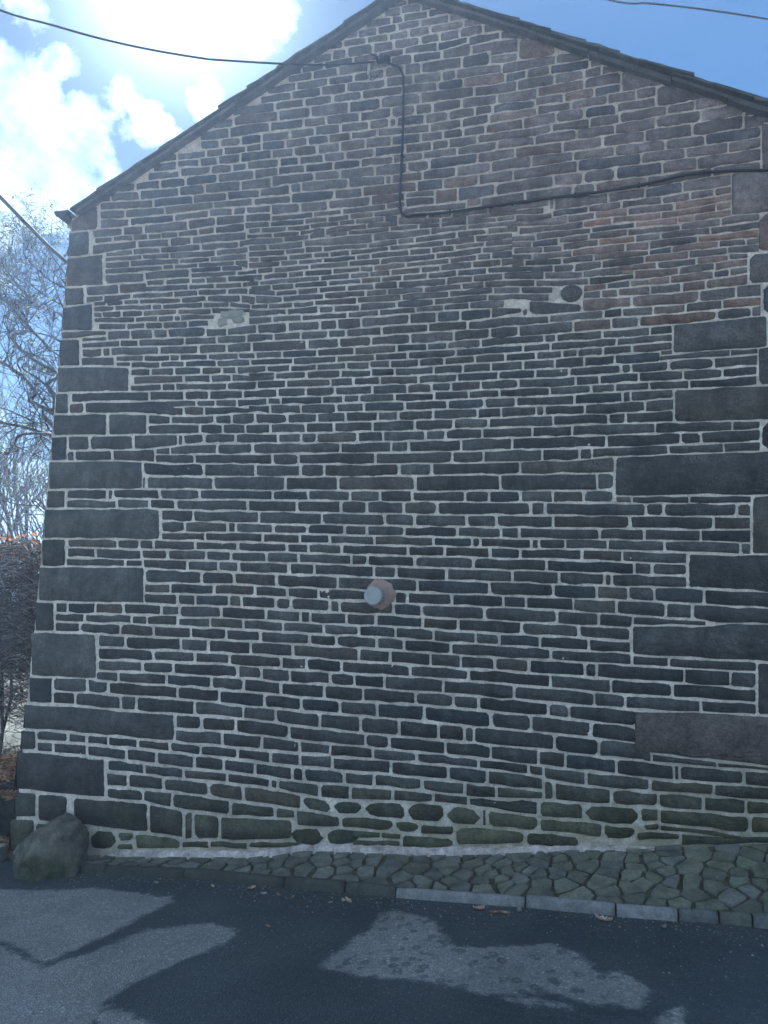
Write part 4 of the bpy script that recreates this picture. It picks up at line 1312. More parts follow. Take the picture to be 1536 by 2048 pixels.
1|443 261 527 275|443 235 527 241
0|545 263 693 264 838 263 1005 251|545 244 693 249 838 248 1005 236
1|-293 135 -126 137 36 140|-292 62 -125 75 36 88
0|669 224 881 228 1090 258 1294 277|668 164 881 195 1089 225 1293 254
1|-1946 -9 -1698 9|-1940 -118 -1693 -96
1|-1676 11 -1447 25|-1672 -78 -1444 -53
0|-1481 20 -1297 29|-1480 -16 -1296 0
0|-1276 29 -1152 30|-1275 3 -1151 8
1|-1130 30 -958 35 -786 46|-1128 -46 -957 -27 -784 -8
1|-2255 -144 -2065 -123 -1817 -91|-2254 -167 -2064 -149 -1815 -123
0|-1481 -44 -1316 -28 -1154 -16|-1480 -71 -1315 -54 -1153 -37
0|-408 5881 -152 5843|-407 5731 -152 5727
0|-132 5712 75 5715|-131 5655 75 5656
0|-342 5627 -193 5632|-342 5573 -192 5576
0|-171 5630 93 5635|-170 5575 93 5580
0|114 5637 187 5646|114 5583 187 5591
0|-413 5547 -159 5555|-412 5481 -159 5489
0|-137 5557 53 5559|-137 5490 54 5502
0|75 5560 181 5570|75 5503 181 5509
0|202 5561 345 5555|202 5515 345 5532
0|-261 5466 -155 5471 54 5482|-260 5407 -155 5411 54 5417
0|75 5484 317 5503|75 5420 317 5428
0|146 5403 317 5406|146 5343 317 5357
0|336 5502 503 5496 664 5491|336 5360 502 5364 662 5363
0|-278 5386 -92 5391|-277 5337 -92 5338
0|-70 5393 128 5401|-70 5337 128 5341
0|-263 5316 -41 5319|-263 5261 -41 5270
0|-20 5317 222 5330|-20 5270 222 5273
0|241 5332 418 5343|241 5275 418 5280
0|439 5345 557 5346|439 5281 556 5292
0|575 5344 746 5347 911 5355|574 5206 744 5218 909 5225
0|-364 5231 -148 5246|-364 5162 -147 5179
0|-128 5247 57 5253|-127 5179 58 5186
0|79 5252 283 5255|79 5186 283 5187
0|304 5257 554 5272|304 5203 554 5205
0|-157 5158 93 5166|-156 5111 93 5107
0|114 5166 302 5166|114 5108 302 5112
0|323 5180 476 5183 627 5193|323 5115 475 5125 626 5134
0|647 5192 815 5203|646 5135 814 5141
0|833 5207 981 5206 1124 5208|832 5142 980 5150 1123 5158
0|-279 5083 -182 5087 2 5092|-279 5022 -182 5024 2 5026
0|24 5090 273 5093|24 5026 273 5034
0|292 5092 380 5100 549 5110|292 5032 379 5035 549 5039
0|570 5113 665 5117 852 5123|569 5042 664 5045 851 5050
0|872 5125 960 5130 1133 5141|871 5052 958 5055 1132 5067
0|1153 5142 1233 5147 1392 5156|1150 5051 1231 5060 1389 5083
0|1153 5017 1389 5065|1152 4999 1386 4967
0|-421 5002 -257 5002 -98 5005|-420 4940 -257 4938 -98 4937
0|-77 5004 186 5012|-77 4938 186 4946
0|205 5013 297 5015 475 5019|205 4945 297 4946 475 4948
0|494 5019 645 5025 793 5028|493 4947 644 4947 792 4949
0|811 5032 970 5037 1126 5048|810 4949 969 4954 1124 4957
0|1145 5035 1256 4985|1143 4956 1256 4963
0|-302 4917 -206 4917 -23 4918|-301 4853 -205 4855 -23 4862
0|-2 4921 88 4922 267 4927|-2 4862 88 4863 267 4864
0|288 4926 452 4927 615 4928|287 4863 452 4865 614 4865
0|635 4928 876 4933|634 4865 875 4868
0|894 4934 1041 4937 1237 4947|893 4870 1040 4875 1235 4883
0|-435 4827 -253 4834 10 4844|-434 4761 -252 4766 10 4773
0|31 4844 200 4844 449 4846|31 4773 200 4778 448 4779
0|469 4845 562 4846 746 4849|469 4781 562 4783 745 4786
0|766 4848 852 4850 1024 4855|765 4788 851 4788 1022 4795
0|1041 4855 1234 4867|1040 4795 1233 4807
4|1252 4965 1399 4947|1244 4641 1390 4638
0|-139 4751 50 4754|-138 4680 50 4676
0|69 4754 274 4760|69 4676 274 4680
0|295 4759 394 4761 590 4765|295 4681 394 4683 590 4687
0|609 4763 821 4770|608 4690 820 4695
0|839 4769 1003 4775 1233 4788|838 4696 1001 4701 1231 4707
0|-344 4651 -182 4656 -22 4658|-343 4575 -182 4588 -22 4594
0|-1 4658 134 4658|-1 4594 134 4590
0|153 4659 323 4662 489 4666|153 4590 323 4596 489 4602
0|508 4667 676 4672 920 4682|507 4598 675 4615 920 4631
0|938 4683 1087 4686 1228 4689|937 4632 1086 4637 1227 4639
0|-554 4557 -376 4552 -193 4566|-554 4537 -375 4530 -193 4530
0|-608 4509 -384 4510 -224 4508|-608 4489 -384 4484 -224 4478
0|-174 4571 -154 4570|-174 4504 -154 4502
0|-135 4573 49 4574 224 4574|-135 4491 49 4499 223 4510
0|242 4574 473 4582|242 4510 472 4518
0|493 4576 724 4602|492 4518 723 4535
0|742 4602 902 4611 1040 4621|741 4534 901 4539 1039 4548
0|-148 4472 84 4482|-147 4441 84 4452
0|105 4483 313 4495|105 4452 313 4460
0|334 4496 583 4502|334 4461 583 4465
0|603 4504 770 4517|603 4465 769 4469
0|789 4518 926 4523|788 4472 925 4483
0|945 4524 1039 4530|945 4484 1038 4491
0|-415 4464 -167 4456|-414 4428 -167 4437
0|-39 4429 131 4434|-38 4387 131 4398
0|152 4434 356 4442|152 4398 356 4399
0|375 4443 474 4445 667 4448|374 4400 474 4403 667 4407
0|687 4448 836 4457 1037 4472|686 4410 835 4422 1037 4446
0|-479 4412 -242 4415 -58 4427|-479 4391 -242 4383 -58 4383
0|68 4375 250 4382|68 4337 250 4343
0|269 4383 426 4383 579 4385|269 4347 426 4351 578 4355
0|598 4388 764 4397 934 4409|598 4356 763 4363 933 4374
0|953 4418 1037 4420|953 4377 1036 4378
0|-387 4369 -144 4364 51 4374|-387 4328 -144 4331 51 4335
0|126 4320 219 4324 404 4332|126 4296 219 4299 403 4303
0|424 4333 513 4335 688 4340|424 4303 512 4302 687 4301
0|706 4343 795 4346|705 4311 795 4311
0|813 4346 1036 4362|812 4309 1035 4328
0|-264 4311 -67 4314 105 4319|-264 4274 -67 4282 105 4291
0|108 4278 355 4284|108 4244 355 4249
0|374 4284 542 4284 705 4280|373 4249 541 4253 705 4257
0|725 4289 963 4305|725 4257 963 4267
0|983 4305 1212 4314|982 4268 1211 4279
0|-441 4306 -284 4302|-440 4281 -284 4268
0|-98 4262 88 4268|-98 4240 88 4240
0|175 4229 405 4230|175 4192 405 4197
0|424 4231 572 4236|423 4197 571 4200
0|590 4237 745 4241 896 4246|589 4200 744 4203 896 4205
0|914 4247 1075 4253 1211 4261|913 4205 1074 4210 1210 4223
0|-440 4261 -309 4252|-440 4234 -309 4226
0|-289 4249 -124 4260|-289 4225 -124 4219
0|-76 4220 157 4225|-76 4180 157 4189
0|519 4181 626 4182 815 4187|518 4134 626 4142 815 4156
0|833 4187 988 4189 1200 4201|832 4156 988 4157 1199 4159
0|-424 4213 -232 4205|-423 4180 -232 4174
0|-211 4205 -96 4196|-211 4174 -95 4177
0|-6 4163 170 4170 338 4178|-6 4127 170 4133 337 4136
0|356 4179 500 4177|356 4134 499 4129
0|666 4129 761 4134 947 4138|666 4097 761 4102 947 4108
0|967 4138 1121 4139|966 4107 1120 4108
0|1139 4138 1206 4141|1138 4105 1205 4112
0|-439 4165 -307 4155|-438 4146 -306 4126
0|-285 4155 -25 4161|-285 4124 -25 4124
0|142 4115 322 4116 495 4112|142 4078 322 4086 495 4092
0|515 4112 647 4128|515 4092 646 4096
0|773 4084 1001 4088|772 4047 1001 4053
0|1019 4088 1204 4093|1018 4063 1203 4049
0|-438 4099 -363 4100|-438 4080 -363 4081
0|-342 4110 -97 4104|-342 4085 -97 4074
0|-76 4105 123 4113|-76 4076 123 4076
0|198 4063 289 4066 465 4072|198 4021 289 4028 465 4038
0|485 4072 575 4076 756 4084|485 4039 575 4041 755 4043
0|823 4034 1009 4033|823 3997 1008 4009
0|1028 4043 1131 4036|1027 4011 1131 4014
0|-136 4059 -11 4055|-136 4016 -11 4013
0|8 4053 179 4060|8 4011 179 4023
0|308 4015 545 4022|308 3996 545 3987
0|565 4023 805 4029|564 3984 805 3991
0|939 3987 1130 3996|938 3944 1129 3960
0|-200 4010 48 3993|-200 3970 48 3960
0|65 3996 179 4004 326 4009|65 3961 179 3962 325 3959
0|275 3984 396 3980|275 3965 396 3962
0|415 3975 510 3970 690 3969|414 3921 509 3926 690 3936
0|710 3968 921 3987|709 3936 921 3950
0|928 3923 1012 3933|927 3891 1011 3896
0|1031 3936 1129 3942|1030 3896 1128 3909
0|-263 3957 -83 3946 90 3943|-263 3922 -83 3911 90 3903
0|111 3942 206 3943 396 3944|111 3904 206 3910 396 3924
0|388 3900 631 3914|388 3869 631 3874
0|651 3915 737 3920 911 3929|650 3874 736 3878 911 3887
0|879 3868 965 3874 1129 3890|878 3817 964 3821 1127 3826
0|-367 3911 -155 3895|-367 3877 -154 3856
0|69 3884 211 3891|69 3855 211 3864
0|231 3894 370 3903|231 3865 370 3868
0|69 3836 173 3844|69 3804 173 3804
0|194 3845 287 3847|193 3804 287 3802
0|307 3847 502 3854|307 3804 501 3803
0|520 3854 706 3858|519 3803 705 3807
0|725 3860 861 3864|725 3806 860 3812
0|835 3793 1051 3808|834 3731 1049 3737
0|1069 3809 1209 3811|1068 3737 1208 3739
0|64 3785 224 3785 378 3785|64 3712 224 3717 377 3720
0|398 3786 568 3787 818 3793|397 3719 568 3722 817 3727
1|-313 3804 -132 3777 44 3755|-312 3706 -131 3705 44 3708
0|-164 3685 16 3690 189 3697|-163 3646 16 3649 189 3653
0|209 3698 315 3703|209 3652 315 3654
0|334 3702 520 3702|333 3656 520 3654
0|538 3703 730 3707|538 3655 729 3657
0|749 3709 963 3719|748 3658 962 3666
0|982 3719 1207 3721|981 3667 1206 3674
0|945 3647 1143 3654|944 3590 1142 3599
0|1161 3653 1205 3658|1160 3602 1204 3603
4|1056 4623 1236 4620 1389 4620|1050 4329 1228 4330 1381 4333
4|1213 4316 1380 4315|1206 4049 1372 4039
4|1147 4035 1372 4023|1142 3828 1366 3835
4|1227 3815 1366 3817|1222 3607 1360 3606
0|663 3564 816 3568 1031 3576 1241 3591|661 3370 813 3376 1026 3381 1236 3383
4|1259 3587 1359 3587|1254 3385 1353 3388
4|1191 3367 1353 3371|1185 3127 1345 3128
4|664 3104 877 3106 1080 3108 1345 3111|662 2892 873 2892 1075 2892 1338 2889
4|1194 2871 1338 2874|1189 2685 1333 2687
4|280 2647 504 2654 718 2658 927 2662 1132 2666 1332 2671|279 2391 502 2391 714 2391 922 2392 1125 2391 1324 2393
4|1129 2373 1323 2374|1120 2007 1313 2007
4|736 1993 887 1990 1102 1988 1312 1988|732 1781 883 1780 1097 1774 1305 1766
4|383 1510 529 1514 745 1521 887 1539 1095 1549 1299 1553|382 1336 528 1333 742 1332 883 1331 1090 1331 1293 1329
4|1134 1308 1292 1307|1126 999 1283 1002
4|391 961 598 969 739 972 946 977 1082 978 1282 981|390 717 595 710 735 704 941 699 1075 697 1274 697
"""
DRY = [[[-4.121, -0.65], [-3.369, -0.587], [-3.147, -0.519], [-2.88, -0.577], [-2.518, -0.63], [-2.448, -0.708], [-2.529, -0.902], [-2.541, -1.017], [-2.58, -1.253], [-2.7, -1.578], [-2.901, -1.484], [-3.179, -1.35], [-3.545, -1.254]], [[-3.426, -1.38], [-3.116, -1.422], [-2.902, -1.521], [-2.664, -1.641], [-2.457, -1.317], [-2.37, -1.105], [-2.046, -0.998], [-1.821, -1.076], [-1.827, -1.19], [-2.018, -1.541], [-2.103, -1.762], [-2.117, -1.921], [-2.077, -2.034], [-2.017, -2.187], [-2.577, -2.27]], [[-1.229, -1.413], [-1.154, -1.141], [-1.089, -0.972], [-1.105, -0.748], [-1.013, -0.693], [-0.881, -0.753], [-0.739, -0.809], [-0.69, -0.978], [-0.62, -1.107], [-0.461, -1.13], [-0.112, -1.046], [0.001, -1.102], [0.072, -1.193], [0.103, -1.344], [0.217, -1.304], [0.334, -1.478], [0.279, -1.636], [0.075, -1.614], [-0.097, -1.55], [-0.404, -1.602], [-0.548, -1.552], [-0.625, -1.514], [-0.895, -1.5], [-1.079, -1.473]], [[0.327, -1.766], [0.381, -1.621], [0.443, -1.604], [0.439, -1.75]], [[-0.301, -1.623], [-0.16, -1.604], [0.001, -1.646], [-0.03, -1.671], [-0.178, -1.675]], [[-2.079, -2.013], [-2.065, -1.958], [-1.928, -1.991], [-1.733, -2.067], [-1.711, -2.142], [-1.951, -2.177]]]
KERB = [[-3.449, -0.267, -0.41], [-3.242, -0.27, -0.392], [-2.567, -0.281, -0.331], [-1.822, -0.393, -0.264], [-1.396, -0.45, -0.226], [-1.059, -0.501, -0.195], [-0.267, -0.576, -0.124], [0.234, -0.646, -0.079], [0.558, -0.678, -0.05], [0.786, -0.692, -0.029], [0.988, -0.721, -0.011], [1.178, -0.748, 0.006]]
BASE = [[-3.583, -0.382], [-3.262, -0.346], [-2.645, -0.277], [-2.174, -0.224], [-1.873, -0.142], [-1.504, -0.101], [-0.938, -0.065], [-0.468, -0.006], [-0.049, 0.069], [0.475, 0.136], [0.771, 0.174], [1.16, 0.223], [1.393, 0.254]]
LIMBS = [[[[-6.707, 4.0, 3.821], 0.0336], [[-7.414, 3.75, 4.521], 0.028], [[-7.572, 4.033, 4.81], 0.0267], [[-7.739, 4.241, 4.97], 0.0254], [[-7.998, 3.904, 5.155], 0.0241], [[-8.179, 3.783, 5.397], 0.0228], [[-8.263, 4.151, 5.655], 0.0215], [[-8.423, 4.178, 5.98], 0.0202], [[-8.545, 3.803, 6.068], 0.0189], [[-8.699, 3.873, 6.219], 0.0176], [[-9.098, 4.23, 6.491], 0.0163], [[-9.689, 4.068, 6.703], 0.015]], [[[-7.664, 4.0, 5.217], 0.0194], [[-8.423, 3.93, 5.98], 0.0162], [[-8.4, 4.247, 6.177], 0.0145], [[-8.366, 4.006, 6.274], 0.0128], [[-8.494, 3.751, 6.603], 0.0112], [[-8.641, 4.058, 6.898], 0.0095], [[-8.779, 4.234, 7.298], 0.0079]], [[[-7.654, 4.0, 5.226], 0.0134], [[-8.412, 3.93, 5.99], 0.0112], [[-8.322, 4.247, 6.082], 0.0103], [[-8.218, 4.006, 6.144], 0.0093], [[-8.371, 3.751, 6.314], 0.0084], [[-8.72, 4.058, 6.401], 0.0075], [[-9.202, 4.234, 6.581], 0.0065]], [[[-6.714, 4.0, 3.459], 0.0336], [[-7.418, 4.103, 4.148], 0.028], [[-7.651, 3.761, 4.342], 0.0262], [[-7.944, 3.959, 4.465], 0.0245], [[-8.074, 4.25, 4.66], 0.0228], [[-8.129, 3.977, 4.854], 0.0211], [[-8.335, 3.756, 5.017], 0.0193], [[-8.57, 4.086, 5.126], 0.0176], [[-9.03, 4.222, 5.188], 0.0159], [[-9.769, 3.857, 5.506], 0.0142]], [[[-6.777, 4.0, 3.478], 0.0239], [[-7.484, 3.76, 4.169], 0.0199], [[-7.612, 4.101, 4.378], 0.0177], [[-7.797, 4.214, 4.706], 0.0154], [[-7.964, 3.844, 4.885], 0.0132], [[-7.968, 3.827, 4.981], 0.0109]], [[[-7.391, 4.0, 4.132], 0.0149], [[-8.129, 4.035, 4.854], 0.0124], [[-8.007, 3.75, 5.04], 0.0104], [[-7.783, 4.029, 5.182], 0.0083]], [[[-6.739, 4.0, 3.19], 0.0298], [[-7.442, 3.93, 3.871], 0.0249], [[-7.72, 4.247, 3.989], 0.0228], [[-8.117, 4.006, 4.074], 0.0207], [[-8.45, 3.751, 4.102], 0.0186], [[-9.137, 4.058, 4.217], 0.0166], [[-9.858, 4.234, 4.415], 0.0145]], [[[-6.855, 4.0, 3.236], 0.0239], [[-7.563, 4.164, 3.92], 0.0199], [[-7.719, 4.166, 3.979], 0.0186], [[-7.88, 3.793, 3.881], 0.0174], [[-8.04, 3.888, 3.772], 0.0162], [[-8.278, 4.236, 3.758], 0.0149], [[-8.401, 4.052, 3.685], 0.0137], [[-8.836, 3.751, 3.617], 0.0124]], [[[-6.759, 4.0, 3.406], 0.0134], [[-7.465, 3.76, 4.094], 0.0112], [[-7.792, 4.101, 4.065], 0.0102], [[-8.067, 4.214, 4.205], 0.0092], [[-8.185, 3.844, 4.284], 0.0082], [[-8.481, 3.827, 4.37], 0.0072]], [[[-6.699, 4.0, 4.387], 0.0134], [[-7.41, 3.811, 5.106], 0.0112], [[-7.653, 3.862, 5.176], 0.0099], [[-7.581, 4.225, 5.306], 0.0087], [[-7.457, 4.08, 5.356], 0.0075]], [[[-6.668, 4.0, 5.053], 0.0164], [[-7.384, 3.93, 5.793], 0.0137], [[-7.562, 4.247, 5.96], 0.0124], [[-7.837, 4.006, 6.096], 0.0112], [[-8.034, 3.751, 6.288], 0.0099], [[-8.024, 4.058, 6.406], 0.0087], [[-8.289, 4.234, 6.587], 0.0075]], [[[-6.625, 4.0, 5.368], 0.0179], [[-7.342, 3.93, 6.119], 0.0149], [[-7.594, 4.247, 6.274], 0.0135], [[-7.869, 4.006, 6.394], 0.012], [[-8.1, 3.751, 6.69], 0.0106], [[-8.239, 4.058, 6.943], 0.0091], [[-8.33, 4.234, 7.254], 0.0077]], [[[-6.67, 4.0, 4.96], 0.0134], [[-7.385, 3.76, 5.697], 0.0112], [[-7.758, 4.101, 5.76], 0.0099], [[-7.999, 4.214, 5.971], 0.0087], [[-8.357, 3.844, 6.194], 0.0075], [[-8.626, 3.827, 6.373], 0.0062]], [[[-6.684, 4.0, 4.552], 0.0149], [[-7.396, 3.93, 5.276], 0.0124], [[-7.66, 4.247, 5.444], 0.0114], [[-8.087, 4.006, 5.566], 0.0104], [[-8.474, 3.751, 5.453], 0.0093], [[-8.619, 4.058, 5.539], 0.0083], [[-9.082, 4.234, 5.607], 0.0073]], [[[-6.63, 4.0, 5.425], 0.0149], [[-7.348, 3.76, 6.177], 0.0124], [[-7.561, 4.101, 6.369], 0.0111], [[-7.735, 4.214, 6.58], 0.0097], [[-7.831, 3.844, 6.866], 0.0083], [[-8.04, 3.827, 7.166], 0.007]], [[[-6.677, 4.0, 4.368], 0.0134], [[-7.387, 3.93, 5.086], 0.0112], [[-7.491, 4.247, 5.473], 0.0102], [[-7.456, 4.006, 5.759], 0.0091], [[-7.527, 3.751, 6.249], 0.0081], [[-7.633, 4.058, 6.65], 0.007], [[-7.696, 4.234, 7.053], 0.006]], [[[-6.639, 4.0, 5.746], 0.0112], [[-7.359, 3.811, 6.509], 0.0093], [[-7.44, 3.862, 6.673], 0.0082], [[-7.526, 4.225, 6.878], 0.0071], [[-7.63, 4.08, 7.046], 0.0061]], [[[-6.737, 4.0, 2.256], 0.0104], [[-7.433, 3.76, 2.907], 0.0087], [[-7.68, 4.101, 2.915], 0.0081], [[-7.891, 4.214, 2.884], 0.0075], [[-8.129, 3.844, 2.923], 0.0068], [[-8.318, 3.827, 2.985], 0.0062]], [[[-6.748, 4.0, 2.19], 0.009], [[-7.443, 3.811, 2.839], 0.0075], [[-7.586, 3.862, 2.862], 0.0065], [[-7.7, 4.225, 2.77], 0.0056], [[-7.875, 4.08, 2.739], 0.0047]], [[[-6.737, 4.0, 3.133], 0.0104], [[-7.439, 3.811, 3.812], 0.0087], [[-7.522, 3.862, 3.752], 0.0076], [[-7.456, 4.225, 3.55], 0.0065], [[-7.45, 4.08, 3.488], 0.0054]]]
CABLE_A = [[-5.016, -1.6, 6.275], [-4.445, -1.465, 5.89], [-3.904, -1.331, 5.635], [-3.596, -1.196, 5.582], [-3.281, -1.062, 5.529], [-2.961, -0.927, 5.497], [-2.636, -0.793, 5.483], [-2.55, -0.658, 5.558], [-2.149, -0.524, 5.569], [-1.823, -0.389, 5.609], [-1.671, -0.255, 5.697], [-1.532, -0.12, 5.796]]
CABLE_B = [[-5.706, 0.3, 5.702], [-5.62, 0.617, 5.547], [-5.507, 0.933, 5.372], [-5.508, 1.25, 5.309], [-5.492, 1.567, 5.258], [-5.492, 1.883, 5.223], [-5.325, 2.2, 5.039]]
CABLE_C = [[-0.676, 1.0, 7.508], [0.3, 1.04, 7.003], [0.64, 1.08, 6.941], [1.055, 1.12, 6.846], [1.6, 1.16, 6.686], [2.23, 1.2, 6.479]]
DROP = [[-1.443, -0.05, 5.844], [-1.389, -0.048, 5.803], [-1.341, -0.045, 5.78], [-1.307, -0.043, 5.717], [-1.297, -0.04, 5.624], [-1.29, -0.038, 5.288], [-1.292, -0.035, 4.958], [-1.297, -0.033, 4.734], [-1.294, -0.03, 4.625], [-1.282, -0.028, 4.577], [-1.242, -0.025, 4.541], [-1.176, -0.025, 4.543], [-0.907, -0.025, 4.539], [-0.534, -0.025, 4.555], [-0.174, -0.025, 4.571], [0.176, -0.025, 4.579], [0.514, -0.025, 4.609], [0.713, -0.025, 4.638], [0.843, -0.025, 4.645], [1.066, -0.025, 4.637], [1.272, -0.025, 4.616], [1.528, -0.025, 4.596]]
LOOP = [[[-1.542, -0.05, 5.869], [-1.556, -0.05, 5.807], [-1.578, -0.05, 5.745], [-1.597, -0.05, 5.705]], [[-1.594, -0.05, 5.843], [-1.599, -0.05, 5.749], [-1.548, -0.05, 5.698], [-1.496, -0.05, 5.741], [-1.465, -0.05, 5.771]], [[-1.554, -0.05, 5.88], [-1.502, -0.05, 5.897], [-1.46, -0.05, 5.873]]]

rng = random.Random(7)

# ------------------------------------------------------------------ helpers
def tagk(o, kind): o['kind'] = kind; return o
def tag(o, label, cat, group=None):
    o['label'] = label; o['category'] = cat
    if group: o['group'] = group
    return o
def empty(name, loc=(0, 0, 0)):
    o = bpy.data.objects.new(name, None); COL.objects.link(o); o.location = loc; o.empty_display_size = .1; return o
def mesh(name, verts, faces, mat, parent=None, smooth=False, tint=None):
    me = bpy.data.meshes.new(name); me.from_pydata(verts, [], faces); me.update()
    if mat: me.materials.append(mat)
    if smooth: me.polygons.foreach_set('use_smooth', [True] * len(me.polygons))
    if tint is not None:
        ca = me.color_attributes.new('tint', 'FLOAT_COLOR', 'POINT')
        t = np.ones((len(me.vertices), 4), np.float32)
        t[:, :3] = np.array(tint, np.float32)
        ca.data.foreach_set('color', t.ravel())
    o = bpy.data.objects.new(name, me); COL.objects.link(o)
    if parent: o.parent = parent
    return o
class MB:
    def __init__(s): s.v = []; s.f = []; s.t = []
    def add(s, v, f, tint=(1, 1, 1)):
        b = len(s.v); s.v += [tuple(p) for p in v]; s.f += [tuple(i + b for i in q) for q in f]; s.t += [tint] * len(v)
    def box(s, c, size, rot=None, jit=0, tint=(1, 1, 1)):
        hx, hy, hz = size[0] / 2, size[1] / 2, size[2] / 2
        v = []
        for z in (-1, 1):
            for x, y in ((-1, -1), (1, -1), (1, 1), (-1, 1)):
                p = Vector((x * hx + rng.uniform(-jit, jit), y * hy + rng.uniform(-jit, jit), z * hz + rng.uniform(-jit, jit)))
                if rot: p = rot @ p
                v.append(p + Vector(c))
        s.add(v, [(3, 2, 1, 0), (4, 5, 6, 7), (0, 1, 5, 4), (1, 2, 6, 5), (2, 3, 7, 6), (3, 0, 4, 7)], tint)
    def tube(s, pts, rad, n=6, tint=(1, 1, 1), cap=True):
        pts = [Vector(p) for p in pts]; m = len(pts)
        if not isinstance(rad, (list, tuple)): rad = [rad] * m
        v = []; f = []
        for i, p in enumerate(pts):
            tg = (pts[min(i + 1, m - 1)] - pts[max(i - 1, 0)]).normalized()
            a = tg.cross(Vector((0, .3, 1)) if abs(tg.z) < .9 else Vector((1, 0, 0))).normalized(); b = tg.cross(a)
            for k in range(n):
                an = 2 * math.pi * k / n
                v.append(p + (a * math.cos(an) + b * math.sin(an)) * rad[i])
        for i in range(m - 1):
            for k in range(n):
                k2 = (k + 1) % n
                f.append((i * n + k, i * n + k2, (i + 1) * n + k2, (i + 1) * n + k))
        if cap: f.append(tuple(range(n))[::-1]); f.append(tuple((m - 1) * n + k for k in range(n)))
        s.add(v, f, tint)
    def build(s, name, mat, parent=None, smooth=False, tint=False):
        return mesh(name, s.v, s.f, mat, parent, smooth, s.t if tint else None)
def spline(pts, sub=6):
    P = [Vector(p) for p in pts]; out = []
    for i in range(len(P) - 1):
        p0 = P[max(i - 1, 0)]; p1 = P[i]; p2 = P[i + 1]; p3 = P[min(i + 2, len(P) - 1)]
        for k in range(sub):
            t = k / sub
            out.append(.5 * ((2 * p1) + (p2 - p0) * t + (2 * p0 - 5 * p1 + 4 * p2 - p3) * t * t + (3 * p1 - p0 - 3 * p2 + p3) * t ** 3))
    out.append(P[-1]); return out
def fnoise(x, y, z=0, o=3):
    return mnoise.fractal(Vector((x, y, z)), 1.0, 2.0, o)

# ------------------------------------------------------------------ materials
def pbr(name, rough=.85, spec=.35):
    m = bpy.data.materials.new(name); m.use_nodes = True; t = NT(m.node_tree)
    b = m.node_tree.nodes['Principled BSDF']; b.inputs['Roughness'].default_value = rough
    b.inputs['Specular IOR Level'].default_value = spec
    tc = t.node('ShaderNodeTexCoord'); return m, t, b, tc.outputs['Object']
def attr(t, name='tint'):
    return t.node('ShaderNodeAttribute', attribute_name=name).outputs['Color']
def bump(t, b, h, strength=.5, dist=.01):
    n = t.node('ShaderNodeBump'); n.inputs['Strength'].default_value = strength; n.inputs['Distance'].default_value = dist
    t.link(h, n.inputs['Height']); t.link(n.outputs[0], b.inputs['Normal'])
def scaled(t, v, s):
    n = t.node('ShaderNodeMapping'); n.inputs['Scale'].default_value = s; t.link(v, n.inputs[0]); return n.outputs[0]

def mat_stone():
    m, t, b, P = pbr('gritstone', .88, .25)
    big = t.noise(P, 5, 5, .6); fine = t.noise(P, 90, 4, .7); bed = t.noise(scaled(t, t.vmath('ADD', P, t.vmath('MULTIPLY', t.node('ShaderNodeTexNoise', i_Scale=3.0).outputs['Color'], (.3, .3, .3))), (5, 5, 45)), 1, 4, .6)
    streak = t.noise(scaled(t, P, (14, 14, 1.6)), 1, 5, .65)
    c = t.mix(1.0, attr(t), t.ramp(big, [(.3, .62), (.55, 1.0), (.75, 1.45)]), 'MULTIPLY')
    c = t.mix(1.0, c, t.ramp(bed, [(.3, .86), (.7, 1.14)]), 'MULTIPLY')
    c = t.mix(1.0, c, t.ramp(streak, [(.35, .86), (.62, 1.12)]), 'MULTIPLY')
    c = t.mix(1.0, c, t.ramp(t.noise(P, 22, 6, .75), [(.32, .72), (.68, 1.38)]), 'MULTIPLY')
    c = t.mix(1.0, c, t.ramp(fine, [(.3, .7), (.7, 1.35)]), 'MULTIPLY')
    # lichen and lime specks
    vo = t.node('ShaderNodeTexVoronoi'); vo.inputs['Scale'].default_value = 130; t.link(P, vo.inputs['Vector'])
    sp = t.math('MULTIPLY', t.ramp(vo.outputs['Distance'], [(.14, 1), (.30, 0)]), t.ramp(t.noise(P, 6, 5, .75), [(.50, 0), (.64, 1)]))
    c = t.mix(t.math('MULTIPLY', sp, .55), c, (.42, .41, .38))
    # lime wiped over the edges of some stones
    lm = t.math('MULTIPLY', t.ramp(t.noise(P, 3.3, 3, .6), [(.6, 0), (.75, .35)]), t.ramp(fine, [(.45, 0), (.6, 1)]))
    c = t.mix(lm, c, (.33, .30, .27))
    t.link(c, b.inputs['Base Color'])
    h = t.math('ADD', t.math('MULTIPLY', fine, .35), t.math('ADD', t.math('MULTIPLY', bed, .6), t.math('MULTIPLY', t.noise(P, 28, 4, .6), .8)))
    bump(t, b, h, 1.0, .020); return m
